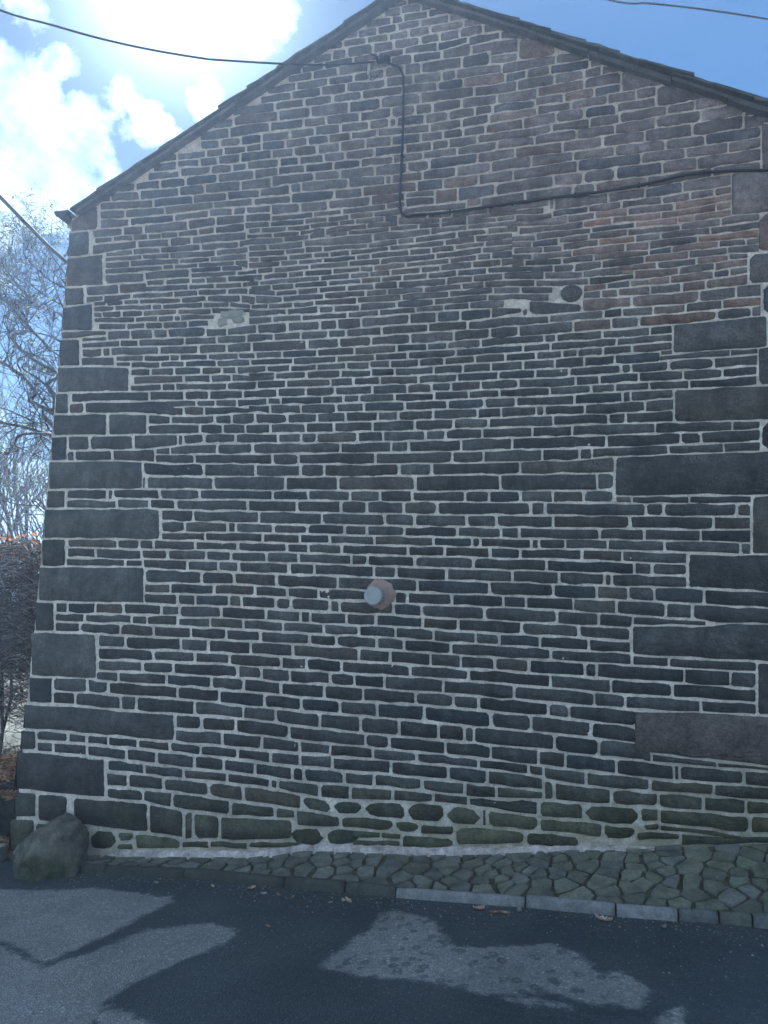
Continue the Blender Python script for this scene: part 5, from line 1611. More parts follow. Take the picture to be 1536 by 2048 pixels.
def mat_mortar():
    m, t, b, P = pbr('lime_mortar', .95, .15)
    n = t.noise(P, 2.2, 5, .6); f = t.noise(P, 70, 4, .7)
    c = t.mix(t.ramp(n, [(.35, 0), (.65, 1)]), (.66, .59, .50), (.80, .72, .63))
    c = t.mix(1.0, c, t.ramp(f, [(.3, .66), (.7, 1.14)]), 'MULTIPLY')
    c = t.mix(1.0, c, t.ramp(t.noise(P, 13, 5, .7), [(.32, .62), (.55, 1.0)]), 'MULTIPLY')
    g = t.node('ShaderNodeSeparateXYZ'); t.link(P, g.inputs[0])
    hi = t.ramp(t.math('ADD', t.math('MULTIPLY', g.outputs[2], .14), t.math('MULTIPLY', t.noise(P, 1.3, 3, .5), .12)), [(.52, 0), (.72, .6)])
    c = t.mix(hi, c, t.mix(1.0, c, (.66, .56, .52), 'MULTIPLY'))
    c = t.mix(t.ramp(t.noise(P, 5.5, 5, .7), [(.52, 0), (.72, .6)]), c, (.26, .235, .20))
    low = t.math('MULTIPLY_ADD', g.outputs[2], -1.0, t.math('MULTIPLY', g.outputs[0], .18))
    moss = t.math('MULTIPLY', t.ramp(low, [(.30, 0), (.75, 1)]) if False else t.math('ADD', .0, t.ramp(t.math('ADD', t.math('MULTIPLY', low, .55), .62), [(.25, 0), (.62, 1)])), t.ramp(t.noise(P, 4, 5, .7), [(.36, .1), (.56, .85)]))
    c = t.mix(moss, c, (.21, .20, .11))
    t.link(c, b.inputs['Base Color']); bump(t, b, t.math('ADD', f, t.noise(P, 25, 3)), .7, .006); return m
def mat_plain(name, col, var=.25, scale=8, rough=.8, bumpd=.004, spec=.3, fine=80):
    m, t, b, P = pbr(name, rough, spec)
    c = t.mix(1.0, col, t.ramp(t.noise(P, scale, 5, .6), [(.3, 1 - var), (.7, 1 + var)]), 'MULTIPLY')
    f = t.noise(P, fine, 3, .7)
    c = t.mix(1.0, c, t.ramp(f, [(.3, 1 - var * .6), (.7, 1 + var * .6)]), 'MULTIPLY')
    t.link(c, b.inputs['Base Color']); bump(t, b, f, .6, bumpd); return m
def mat_tint(name, var=.3, scale=12, rough=.85, bumpd=.006, transl=0, spec=.3):
    m, t, b, P = pbr(name, rough, spec)
    c = t.mix(1.0, attr(t), t.ramp(t.noise(P, scale, 5, .65), [(.3, 1 - var), (.7, 1 + var)]), 'MULTIPLY')
    f = t.noise(P, 70, 3, .7)
    c = t.mix(1.0, c, t.ramp(f, [(.3, .8), (.7, 1.2)]), 'MULTIPLY')
    t.link(c, b.inputs['Base Color'])
    if bumpd: bump(t, b, f, .7, bumpd)
    if transl:
        tr = t.node('ShaderNodeBsdfTranslucent'); t.link(c, tr.inputs[0]); mx = t.node('ShaderNodeMixShader', i_0=transl)
        out = m.node_tree.nodes['Material Output']
        t.link(b.outputs[0], mx.inputs[1]); t.link(tr.outputs[0], mx.inputs[2]); t.link(mx.outputs[0], out.inputs[0])
    return m
def mat_road():
    m, t, b, P = pbr('asphalt', .9, .3)
    dry = t.node('ShaderNodeSeparateColor'); t.link(attr(t, 'dry'), dry.inputs[0])
    # ring-shaped damp spots drying out, and a ragged edge to the damp
    warp = t.vmath('ADD', P, t.vmath('MULTIPLY', t.node('ShaderNodeTexNoise', i_Scale=14.0, i_Detail=3.0).outputs['Color'], (.09, .09, 0)))
    vo = t.node('ShaderNodeTexVoronoi', feature='F1'); vo.inputs['Scale'].default_value = 15; t.link(warp, vo.inputs['Vector'])
    ring = t.math('MULTIPLY', t.ramp(vo.outputs['Distance'], [(.10, 0), (.18, 1), (.34, 1), (.44, 0)]), t.ramp(t.noise(P, 4.5, 3, .6), [(.46, 0), (.52, 1)]))
    ring = t.math('MULTIPLY', ring, dry.outputs[1])
    edge = t.math('ADD', dry.outputs[0], t.math('ADD', t.math('MULTIPLY', t.math('SUBTRACT', t.noise(P, 17, 6, .72), .5), .75), t.math('MULTIPLY', t.math('SUBTRACT', t.noise(P, 110, 2, .6), .5), .22)))
    edge = t.math('ADD', edge, t.math('MULTIPLY', t.math('SUBTRACT', t.noise(P, 6, 4, .6), .5), .55))
    mk = t.math('MULTIPLY', t.ramp(edge, [(.40, 0), (.58, 1)]), t.math('SUBTRACT', 1, t.math('MULTIPLY', ring, .7)))
    ag = t.node('ShaderNodeTexVoronoi'); ag.inputs['Scale'].default_value = 120; t.link(P, ag.inputs['Vector'])
    agc = t.node('ShaderNodeSeparateColor'); t.link(ag.outputs['Color'], agc.inputs[0])
    big = t.noise(P, 1.6, 5, .6)
    wet = t.mix(t.ramp(big, [(.35, 0), (.65, 1)]), (.042, .050, .056), (.068, .076, .080))
    dr = t.mix(t.ramp(big, [(.35, 0), (.65, 1)]), (.18, .176, .168), (.26, .25, .24))
    c = t.mix(mk, wet, dr)
    c = t.mix(1.0, c, t.ramp(agc.outputs[0], [(.0, .78), (.7, 1.05), (.95, 1.2), (1, 1.9)]), 'MULTIPLY')
    c = t.mix(1.0, c, t.ramp(t.noise(P, 40, 4, .7), [(.3, .8), (.7, 1.2)]), 'MULTIPLY')
    # pale grit scattered near the kerb
    gv = t.node('ShaderNodeTexVoronoi'); gv.inputs['Scale'].default_value = 60; t.link(P, gv.inputs['Vector'])
    gr = t.math('MULTIPLY', t.ramp(gv.outputs['Distance'], [(.10, 1), (.17, 0)]), t.ramp(t.noise(P, 2.2, 4, .7), [(.55, 0), (.68, 1)]))
    c = t.mix(t.math('MULTIPLY', gr, .5), c, (.30, .29, .27))
    t.link(c, b.inputs['Base Color'])
    rg = t.math('MULTIPLY_ADD', mk, .25, .62); t.link(rg, b.inputs['Roughness'])
    h = t.math('ADD', t.math('SUBTRACT', 1, ag.outputs['Distance']), t.noise(P, 30, 3, .6)); bump(t, b, h, .8, .006); return m
M_STONE = mat_stone(); M_MORTAR = mat_mortar(); M_ROAD = mat_road()
M_SLATE = mat_tint('stone_slate', .35, 9, .85, .008)
M_WOOD = mat_plain('weathered_verge_board', (.085, .075, .07), .3, 10)
M_GUTTER = mat_plain('black_iron', (.03, .03, .033), .3, 14, .5)
M_CABLE = mat_plain('black_cable_sheath', (.022, .022, .026), .2, 30, .55, .001)
M_METAL = mat_plain('galvanised_steel', (.32, .33, .34), .25, 25, .45, .002, .5)
M_FLUE = mat_plain('grey_flue_plastic', (.30, .31, .31), .18, 14, .6, .003, .4)
M_BLACK = mat_plain('dark_opening', (.008, .008, .009), .1, 20, .9)
M_PATCH = mat_plain('pink_sand_mortar', (.30, .225, .19), .15, 9, .95, .006, .15)
M_PALE = mat_plain('pale_render', (.24, .235, .20), .25, 12, .95, .006, .15)
M_PATCHM = mat_plain('old_mortar', (.40, .35, .31), .3, 14, .95, .006, .15)
M_PAVE = mat_tint('paving_stone', .4, 9, .85, .01)
M_KERB = mat_tint('kerb_stone', .3, 14, .85, .008)
M_ROCK = mat_tint('boulder_rock', .6, 11, .9, .06)
M_BARK = mat_tint('bark', .35, 20, .9, .006)
M_TWIG = mat_tint('twig', .2, 20, .95, 0, 0, .05)
M_LEAF = mat_tint('leaf', .2, 30, .9, 0, .3, .0)
M_DRYLEAF = mat_tint('dead_leaf', .25, 60, .7, 0, .35)
M_SOIL = mat_plain('soil', (.06, .05, .038), .4, 6, .95, .02)
M_GROUND = mat_plain('verge_ground', (.085, .07, .05), .4, .6, .95, .02)
M_JOINT = mat_plain('mossy_joint', (.058, .058, .038), .5, 12, .95, .01)

# ------------------------------------------------------------------ terrain and road
def gz(x): return -.1 + .09 * max(-7.0, min(5.0, x))
def interp(tbl, x):
    if x <= tbl[0][0]:
        a, b = tbl[0], tbl[1]
    elif x >= tbl[-1][0]: a, b = tbl[-2], tbl[-1]
    else:
        for a, b in zip(tbl, tbl[1:]):
            if x <= b[0]: break
    s = (x - a[0]) / (b[0] - a[0]); return [p + s * (q - p) for p, q in zip(a, b)]
def kerb_y(x): return min(-.24, interp(KERB, x)[1]) if x > -3.5 else -.26
def base_z(x): return interp(BASE, x)[1]

def poly_sd(px, py, poly):
    P = np.array(poly); d = np.full(px.shape, 1e9); ins = np.zeros(px.shape, bool)
    for (x0, y0), (x1, y1) in zip(P, np.roll(P, -1, 0)):
        ex, ey = x1 - x0, y1 - y0; wx, wy = px - x0, py - y0
        tt = np.clip((wx * ex + wy * ey) / (ex * ex + ey * ey), 0, 1)
        d = np.minimum(d, (wx - ex * tt) ** 2 + (wy - ey * tt) ** 2)
        c = (y0 > py) != (y1 > py)
        with np.errstate(divide='ignore', invalid='ignore'):
            ins ^= c & (px < (x1 - x0) * (py - y0) / (y1 - y0 + 1e-12) + x0)
    d = np.sqrt(d); return np.where(ins, d, -d)

def build_road():
    xs = np.concatenate([np.linspace(-40, -5, 30)[:-1], np.arange(-5, 2.6, .022), np.linspace(2.6, 40, 30)])
    ys = np.concatenate([np.linspace(-9.5, -2.7, 14)[:-1], np.arange(-2.7, .02, .022)])
    X, Y = np.meshgrid(xs, ys); Z = np.vectorize(gz)(X) + .002
    sd = np.full(X.shape, -1e9)
    for p in DRY: sd = np.maximum(sd, poly_sd(X, Y, p))
    dry = np.clip(.5 + sd / .20, 0, 1)
    far = (Y < -2.6) | (X < -4.5)
    dry = np.where(far, .9, dry)
    rings = (X > -1.4).astype(float)
    v = np.stack([X.ravel(), Y.ravel(), Z.ravel()], 1)
    nx = len(xs); f = [(j * nx + i, j * nx + i + 1, (j + 1) * nx + i + 1, (j + 1) * nx + i) for j in range(len(ys) - 1) for i in range(nx - 1)]
    me = bpy.data.meshes.new('road'); me.from_pydata(v.tolist(), [], f); me.materials.append(M_ROAD)
    ca = me.color_attributes.new('dry', 'FLOAT_COLOR', 'POINT'); c = np.ones((len(v), 4), np.float32); c[:, 0] = dry.ravel(); c[:, 1] = rings.ravel()
    ca.data.foreach_set('color', c.ravel())
    o = bpy.data.objects.new('road', me); COL.objects.link(o); tagk(o, 'structure')
build_road()

def build_ground():
    r = [0, 3, 6, 10, 16, 25, 40, 70, 120, 220, 420, 800]; ax = sorted([-a for a in r[1:]] + r)
    v = []; f = []
    for y in ax:
        for x in ax:
            z = gz(x) - .03
            v.append((x, y, z))
    n = len(ax)
    for j in range(n - 1):
        for i in range(n - 1): f.append((j * n + i, j * n + i + 1, (j + 1) * n + i + 1, (j + 1) * n + i))
    tagk(mesh('ground', v, f, M_GROUND), 'structure')
build_ground()

# ------------------------------------------------------------------ air volume added to give the veil of lens glare, sky outside it
GLARE_HAZE = (.0034, (.66, .74, 1.0), .38)
def glare_haze():
    m = bpy.data.materials.new('glare_haze_air'); m.use_nodes = True; t = NT(m.node_tree); t.n.clear()
    out = t.node('ShaderNodeOutputMaterial'); v = t.node('ShaderNodeVolumePrincipled')
    v.inputs['Density'].default_value = GLARE_HAZE[0]; v.inputs['Color'].default_value = (*GLARE_HAZE[1], 1); v.inputs['Anisotropy'].default_value = GLARE_HAZE[2]
    t.link(v.outputs[0], out.inputs['Volume'])
    X = 810; z0, z1 = -3.2, 8.0
    o = mesh('glare_haze', [(a, b, c) for c in (z0, z1) for a, b in ((-X, -X), (X, -X), (X, X), (-X, X))], [(3, 2, 1, 0), (4, 5, 6, 7), (0, 1, 5, 4), (1, 2, 6, 5), (2, 3, 7, 6), (3, 0, 4, 7)], m)
    o['kind'] = 'stuff'
if GLARE_HAZE[0] > 0: glare_haze()
# ------------------------------------------------------------------ the house
house = empty('stone_house', (-1.4, 0, -.3))
house_off = Vector((1.4, 0, .3))
tag(house, 'dark gritstone gable end of a house with pale mortar joints and big corner stones', 'house')
XL, XR, RX, RZ, SL = -4.26, 1.41, -1.31, 6.475, .55
def rake(x): return RZ - SL * abs(x - RX) if x < RX else RZ - (SL - .013) * abs(x - RX)
def hchild(o):
    o.parent = house; o.matrix_parent_inverse = Matrix.Translation(house_off); return o
def surf(x, z):
    return .0035 * fnoise(x * 7, z * 9) + .0065 * fnoise(x * 26, z * 34, 5, 2)
def build_wall():
    st = .019
    nx = int((XR - XL - .02) / st); nz = int((RZ + .9) / st)
    v = []; idx = {}; f = []
    for j in range(nz + 1):
        z = -.85 + j * st
        for i in range(nx + 1):
            x = XL + .015 + i * (XR - XL - .03) / nx
            if z > rake(x) - .0: continue
            idx[(i, j)] = len(v); v.append((x, -surf(x, z), z))
    for (i, j) in list(idx):
        q = [(i, j), (i + 1, j), (i + 1, j + 1), (i, j + 1)]
        if all(k in idx for k in q): f.append(tuple(idx[k] for k in q))
    # body of the house behind the face
    b = len(v); Y0, Y1 = .012, 7.5
    pts = [(XL + .02, -.9), (XR - .02, -.9), (XR - .02, rake(XR) - .05), (RX, RZ - .03), (XL + .02, rake(XL) - .05)]
    v += [(x, Y0, z) for x, z in pts] + [(x, Y1, z) for x, z in pts]
    for k in range(5):
        k2 = (k + 1) % 5; f.append((b + k, b + k2, b + 5 + k2, b + 5 + k))
    f.append(tuple(b + 5 + k for k in range(5))); f.append(tuple(b + k for k in range(5))[::-1])
    return hchild(mesh('wall', v, f, M_MORTAR, None, False))
wall = build_wall()

def stone_tint(x, z, w, h):
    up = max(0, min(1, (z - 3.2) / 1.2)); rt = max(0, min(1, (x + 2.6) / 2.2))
    g = (.062 + rng.uniform(-.018, .020) * (1 - .35 * up)) * (1 + 1.15 * up * (.5 + .5 * rt))  # gable stones lightened: tan stone, plus the veil of glare put into colour
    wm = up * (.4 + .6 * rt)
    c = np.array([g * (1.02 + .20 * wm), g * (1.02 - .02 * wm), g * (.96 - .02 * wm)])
    k = rng.random()
    if k < .10: c *= np.array([1.10, 1.0, .90])
    elif k < .20: c *= np.array([.84, .93, 1.02]) * .82
    if x > .1 and 3.5 < z < 4.45 and rng.random() < .45: c = c * np.array([1.45, 1.2, 1.1])
    damp = max(0, min(1, (.62 + .12 * x - z) / .7)) * (.35 + .65 * max(0, min(1, (x + 3.4) / 3)))
    damp = min(1, damp + .55 * max(0, min(1, (.55 + .1 * x - z) / .5)))
    c = c * (1 - damp) + damp * c * np.array([1.17, 1.16, .74]) * 1.2
    if w * h > .10: c *= 1.05
    return tuple(c)
def clip_top(poly):
    out = []
    n = len(poly)
    def d(p): return rake(p[0]) - .045 - p[1]
    for i in range(n):
        a, b = poly[i], poly[(i + 1) % n]; da, db = d(a), d(b)
        if da >= 0: out.append(a)
        if (da >= 0) != (db >= 0):
            s = da / (da - db); out.append((a[0] + s * (b[0] - a[0]), a[1] + s * (b[1] - a[1])))
    return out
def stone_mesh(flag, T, B):
    """outline (x,z) -> rough-faced block: outer ring sunk in the mortar, inner ring and face proud of it"""
    T = [(T[i] / 1000, T[i + 1] / 1000) for i in range(0, len(T), 2)]; B = [(B[i] / 1000, B[i + 1] / 1000) for i in range(0, len(B), 2)]
    w = T[-1][0] - T[0][0]; h = min(T[0][1] - B[0][1], T[-1][1] - B[-1][1]); hm = max(h, .02)
    rnd = .38 if flag & 1 else rng.uniform(.07, .22)
    r = min(hm * rnd, w * .3); big = w * h > .045 or bool(flag & 2)
    if big: r = .012
    def dens(P):
        out = [P[0]]
        for a, b in zip(P, P[1:]):
            L = math.dist(a, b); k = max(1, int(L / (.075 if not big else .09)))
            for q in range(1, k + 1):
                s = q / k; out.append((a[0] + s * (b[0] - a[0]), a[1] + s * (b[1] - a[1])))
        return out
    T = dens(T); B = dens(B)
    amp = .0058 if not big else .006
    poly = []
    # top edge, left to right, with cut corners
    def cornered(P, sgn):
        P = [list(p) for p in P]
        x0, x1 = P[0][0], P[-1][0]
        o = []
        for i, (x, z) in enumerate(P):
            if i == 0:
                rr = r * rng.uniform(.5, 1.5); o.append((x + rr * .15, z - sgn * rr)); o.append((x + rr, z - sgn * rr * .12))
            elif i == len(P) - 1:
                rr = r * rng.uniform(.5, 1.5); o.append((x - rr, z - sgn * rr * .12)); o.append((x - rr * .15, z - sgn * rr))
            else: o.append((x, z + rng.uniform(-amp, amp)))
        return o
    G = .0048 if B[0][1] > .5 else .0036
    T = [(x, z + G) for x, z in T]; B = [(x, z - G) for x, z in B]
    T[0] = (T[0][0] - G, T[0][1]); B[0] = (B[0][0] - G, B[0][1]); T[-1] = (T[-1][0] + G, T[-1][1]); B[-1] = (B[-1][0] + G, B[-1][1])
    tp = cornered(T, 1); bp = cornered(B, -1)
    if flag & 2: tp[0] = (T[0][0], T[0][1] - .004); bp[0] = (B[0][0], B[0][1] + .004)
    poly = tp + bp[::-1]
    poly = [(x + rng.uniform(-.002, .002), z + rng.uniform(-.002, .002)) for x, z in poly]
    poly = clip_top(poly)
    if len(poly) < 4: return None
    cx = sum(p[0] for p in poly) / len(poly); cz = sum(p[1] for p in poly) / len(poly)
    n = len(poly); proud = rng.uniform(.006, .016) + (.004 if big else 0)
    inset = min(.0055 if not big else .009, hm * .12)
    tilt = (rng.uniform(-.006, .006) / max(w, .1), rng.uniform(-.003, .003) / hm)
    v = []; 
    for x, z in poly: v.append((x, .004, z))
    for x, z in poly:
        dx, dz = cx - x, cz - z
        ix = x + math.copysign(min(inset, abs(dx) * .5), dx); iz = z + math.copysign(min(inset, abs(dz) * .5), dz)
        v.append((ix, -(proud + tilt[0] * (ix - cx) + tilt[1] * (iz - cz) + .003 * fnoise(ix * 14, iz * 14, 3, 2)), iz))
    f = [(k, (k + 1) % n, n + (k + 1) % n, n + k) for k in range(n)]
    f = [q[::-1] for q in f]
    f.append(tuple(range(n, 2 * n))[::-1])
    if flag & 2:      # corner stones run back round the corner
        xl = [(i, p) for i, p in enumerate(poly) if p[0] < T[0][0] + .03]
        z0 = min(p[1] for _, p in xl); z1 = max(p[1] for _, p in xl); xa = min(p[0] for _, p in xl); ins = .008
        b = len(v)
        v += [(xa + ins, -proud * .6, z0), (xa + ins, -proud * .6, z1), (xa, .02, z0), (xa, .02, z1), (xa + .004, .30, z0), (xa + .004, .30, z1), (xa + .1, .30, z0), (xa + .1, .30, z1), (xa + .1, -.0, z0), (xa + .1, -.0, z1)]
        f += [(b, b + 1, b + 3, b + 2), (b + 2, b + 3, b + 5, b + 4), (b + 4, b + 5, b + 7, b + 6), (b + 1, b + 9, b + 7, b + 5, b + 3), (b, b + 2, b + 4, b + 6, b + 8)]
    return v, f, (cx, cz, w, h)
def build_stones():
    items = []
    for ln in STONES.strip().split('\n'):
        fl, t, b = ln.split('|'); fl = int(fl); T = [int(q) for q in t.split()]; B = [int(q) for q in b.split()]
        r = stone_mesh(fl, T, B)
        if r: items.append(r)
    # stones standing apart from the courses: the round one in its own mortar
    for (cx, cz, rx, rz) in ((-.02, 3.842, .080, .070),):
        n = 16; poly = [(cx + rx * math.cos(a) * (1 + .05 * math.sin(3 * a)), cz + rz * math.sin(a)) for a in [2 * math.pi * k / n for k in range(n)]]
        v = [(x, .008, z) for x, z in poly] + [(cx + (x - cx) * .86, -.016, cz + (z - cz) * .86) for x, z in poly]
        items.append((v, [((k + 1) % n, k, n + k, n + (k + 1) % n) for k in range(n)] + [tuple(range(n, 2 * n))[::-1]], (cx, cz, .17, .16)))
    # the 300 that show largest are single stones
    def seen(it):
        cx, cz, w, h = it[2]; d2 = cx * cx + 27 + (cz - 1.6) ** 2; return w * max(h, .01) / d2 if cz > -.45 and cx < 1.3 else w * max(h, .01) / d2 * .3
    items.sort(key=seen, reverse=True)
    rest = MB()
    for k, (v, f, inf) in enumerate(items):
        tn = stone_tint(*inf)
        if abs(inf[0] - .87) < .35 and abs(inf[1] - .93) < .14 and inf[2] > .5: tn = (.115, .098, .088)
        if k < 300:
            o = mesh('stone', v, f, M_STONE, None, True, [tn] * len(v)); o.parent = wall
            o.matrix_parent_inverse = Matrix.Identity(4)
        else: rest.add(v, f, tn)
    o = rest.build('walling_stones', M_STONE, None, True, True); o['kind'] = 'stuff'; o.parent = wall
build_stones()

def blob(name, cx, cz, rx, rz, mat, parent, dep=.02, seed=1, n=40, hole=0, y0=.0, rag=.4):
    rr = []
    for k in range(n):
        a = 2 * math.pi * k / n
        q = 1 + rag * fnoise(math.cos(a) * 1.6, math.sin(a) * 1.6, seed, 4)
        rr.append((math.cos(a) * rx * q, math.sin(a) * rz * q))
    v = []; rings = [(1.0, 0), (.93, .75), (.6, 1.0), (.25, 1.0)]
    for s, d in rings:
        for k, (x, z) in enumerate(rr): v.append((cx + x * s, y0 - dep * d * (1 + .15 * fnoise((cx + x * s) * 30, (cz + z * s) * 30)), cz + z * s))
    f = []
    for r in range(len(rings) - 1):
        for k in range(n):
            k2 = (k + 1) % n; f.append((r * n + k2, r * n + k, (r + 1) * n + k, (r + 1) * n + k2))
    f.append(tuple((len(rings) - 1) * n + k for k in range(n))[::-1])
    return mesh(name, v, f, mat, parent, True)
hw = wall
for nm, a in (('render_patch', (-2.66, 3.865, .11, .034, M_PALE, hw, .015, 3)), ('render_patch', (-2.74, 3.80, .05, .035, M_PALE, hw, .012, 8)), ('render_patch', (-2.60, 3.81, .055, .028, M_PALE, hw, .013, 18)),
              ('mortar_patch', (-.150, 3.85, .055, .05, M_PATCHM, hw, .007, 12)), ('mortar_patch', (.09, 3.80, .03, .04, M_PATCHM, hw, .006, 22))):
    blob(nm, *a)
# lumpy mortar fillet along the foot of the wall
def fillet():
    v = []; f = []; n = 300
    for i in range(n + 1):
        x = -3.45 + i * (3.95 / n); zb = base_z(x); w = .034 + .022 * fnoise(x * 3, 1) + .008 * fnoise(x * 16, 3)
        if i < 16: w *= i / 16 + .2
        if i > n - 90: w *= max(.10, (n - i) / 90)
        prof = [(.0, w * 1.15), (-.018, w * .9), (-.035, w * .45), (-.045 - .012 * fnoise(x * 9, 9), -.03)]
        for y, z in prof: v.append((x, y - .010 * abs(fnoise(x * 8, z * 16)), zb + z))
    for i in range(n):
        for k in range(3): f.append((i * 4 + k, i * 4 + k + 1, (i + 1) * 4 + k + 1, (i + 1) * 4 + k))
    m = mat_plain('foot_mortar', (.42, .37, .34), .5, 11, .95, .012, .15, 50)
    return mesh('mortar_fillet', v, f, m, hw, True)
fillet()

# roof: two slopes of stone slates over a verge undercloak
roof = MB()
for s, xe in ((-1, XL - .02), (1, XR + .18)):
    z = rake(xe) - .02
    roof.add([(RX, .02, RZ - .01), (xe, .02, z), (xe, 7.7, z), (RX, 7.7, RZ - .01), (RX, .02, RZ - .06), (xe, .02, z - .05), (xe, 7.7, z - .05), (RX, 7.7, RZ - .06)],
             [(0, 1, 2, 3), (4, 7, 6, 5), (0, 4, 5, 1), (1, 5, 6, 2), (2, 6, 7, 3)], (.07, .07, .065))
roof_o = hchild(roof.build('roof', M_SLATE, None, False, True))
def verge():
    for s in (-1, 1):
        # undercloak: slabs bedded on the wall head, a little ragged underneath
        x = RX; end = XL + .10 if s < 0 else XR + .12; k = 0
        while (x - end) * s < 0:
            L = rng.uniform(.42, .75) if s < 0 else rng.uniform(.3, .6); x2 = x + s * L
            if (x2 - end) * s > 0: x2 = end
            a, b_ = (x2, x) if s < 0 else (x, x2); th = .026 if s < 0 else rng.uniform(.022, .036)
            dy = rng.uniform(-.075, -.06) if s < 0 else rng.uniform(-.085, -.06)
            top = .035 if s < 0 else .045
            n = 6; v = []; f = []
            for i in range(n + 1):
                xx = a + .003 + (b_ - a - .006) * i / n; zr = rake(xx) - top; zz = zr - th - (.010 * fnoise(xx * 7, s * 3) + .004 * fnoise(xx * 30, s)) * (1 if s > 0 else .4)
                v += [(xx, dy, zr), (xx, dy + .004, zz), (xx, .03, zr), (xx, .03, zz)]
            for i in range(n):
                p = i * 4; q = p + 4; f += [(p, p + 1, q + 1, q), (p + 1, p + 3, q + 3, q + 1), (p, q, q + 2, p + 2)]
            f += [(0, 2, 3, 1), (n * 4, n * 4 + 1, n * 4 + 3, n * 4 + 2)]
            g = rng.uniform(.07, .10); mesh('verge_slab', v, f, M_SLATE, roof_o, False, [(g * 1.05, g * .95, g * .9)] * len(v)); x = x2
        # slates, each lapping the one below it
        x = end - s * 0; eave = XL + .06 if s < 0 else XR + .16; x = eave; step = .27 if s < 0 else .24
        while (x - RX) * s > 0:
            L = rng.uniform(.9, 1.15) * step; up = x - s * (L + .14)
            if (up - RX) * s < 0: up = RX
            th = rng.uniform(.016, .022) if s < 0 else rng.uniform(.016, .026)
            lift = .020 if s < 0 else rng.uniform(.022, .032); y0 = -.10 + rng.uniform(-.012, .012); W = .62
            lo0 = rake(x) - .038 + lift * .9; hi0 = rake(up) - .036
            n = 5; v = []; f = []
            for i in range(n + 1):
                q = i / n; xx = x + (up - x) * q; zb = lo0 + (hi0 - lo0) * q
                e = rng.uniform(-.004, .004) * (1 if s > 0 else .4); yy = y0 + rng.uniform(-.006, .006)
                v += [(xx, yy, zb + e), (xx, yy + .003, zb + th + e), (xx, y0 + W, zb + e), (xx, y0 + W, zb + th + e)]
            for i in range(n):
                p = i * 4; q = p + 4; f += [(p, q, q + 1, p + 1), (p + 1, q + 1, q + 3, p + 3), (p, p + 2, q + 2, q), (p + 2, p + 3, q + 3, q + 2)]
            f += [(0, 1, 3, 2), (n * 4, n * 4 + 2, n * 4 + 3, n * 4 + 1)]
            g = rng.uniform(.045, .085); mesh('slate', v, f, M_SLATE, roof_o, False, [(g, g, g * .93)] * len(v))
            x -= s * L
    m = MB(); m.tube([(RX, -.09, RZ + .0), (RX, 3.5, RZ + .0), (RX, 7.6, RZ)], .07, 8, (.08, .08, .075)); m.build('ridge_tile', M_SLATE, roof_o, True, True)
verge()
# black iron gutter on the left eave, seen end on
def gutter():
    g = MB(); prof = []
    for k in range(9):
        a = math.pi + math.pi * k / 8; prof.append((.072 * math.cos(a), .06 * math.sin(a)))
    xc, zc = XL - .05, 4.885; v = []; f = []
    n = len(prof)
    for y in (-.06, 2.5, 7.6):
        for x, z in prof: v.append((xc + x, y, zc + z))
        for x, z in prof[::-1]: v.append((xc + x * .9, y, zc + z * .9 + .004))
    w = 2 * n
    for r in range(2):
        for k in range(w): k2 = (k + 1) % w; f.append((r * w + k, r * w + k2, (r + 1) * w + k2, (r + 1) * w + k))
    g.add(v, f)
    g.add([(xc + x, -.062, zc + z) for x, z in prof] + [(xc + x, -.050, zc + z) for x, z in prof],
          [tuple(range(n)), tuple(range(n, 2 * n))[::-1]] + [(k, (k + 1) % n, n + (k + 1) % n, n + k) for k in range(n)])
    g.box((xc + .05, .0, zc - .035), (.10, .03, .02)); g.box((xc + .085, .03, zc - .07), (.02, .03, .12))
    g.box((xc + .05, 2.0, zc - .035), (.10, .03, .02))
    o = g.build('gutter', M_GUTTER); hchild(o)
gutter()

# ------------------------------------------------------------------ things fixed to the wall
def flue():
    c = Vector((-1.372, 0, 1.655)); e = empty('boiler_flue', c)
    tag(e, 'round grey boiler flue sticking out of the wall in a ring of pinkish mortar', 'flue')
    def child(o): o.parent = e; o.matrix_parent_inverse = Matrix.Translation(-c); return o
    child(blob('mortar_collar', -1.350, 1.668, .112, .110, M_PATCH, None, .026, 5, 60, 0, .0, .20))
    def cyl(y0, y1, r, name, mat, n=40, bev=.006):
        v = []; f = []; prof = [(y0, r), (y1 + bev, r), (y1, r - bev), (y1, r * .4)]
        for y, q in prof:
            for k in range(n): a = 2 * math.pi * k / n; v.append((c.x + q * math.cos(a), y, c.z + q * math.sin(a)))
        for i in range(len(prof) - 1):
            for k in range(n): k2 = (k + 1) % n; f.append((i * n + k, i * n + k2, (i + 1) * n + k2, (i + 1) * n + k))
        f.append(tuple((len(prof) - 1) * n + k for k in range(n))); return child(mesh(name, v, f, mat, None, False))
    cyl(0, -.088, .054, 'inner_pipe', M_BLACK)
    cyl(0, -.028, .062, 'collar', M_FLUE)
    # slotted grille between collar and cap
    g = MB()
    for k in range(15):
        a = 2 * math.pi * k / 15; g.box((c.x + .060 * math.cos(a), -.055, c.z + .060 * math.sin(a)), (.006, .070, .010), Matrix.Rotation(-a, 3, 'Y'))
    child(g.build('grille_bars', M_FLUE))
    cyl(-.084, -.130, .0655, 'cap', M_FLUE)
flue()

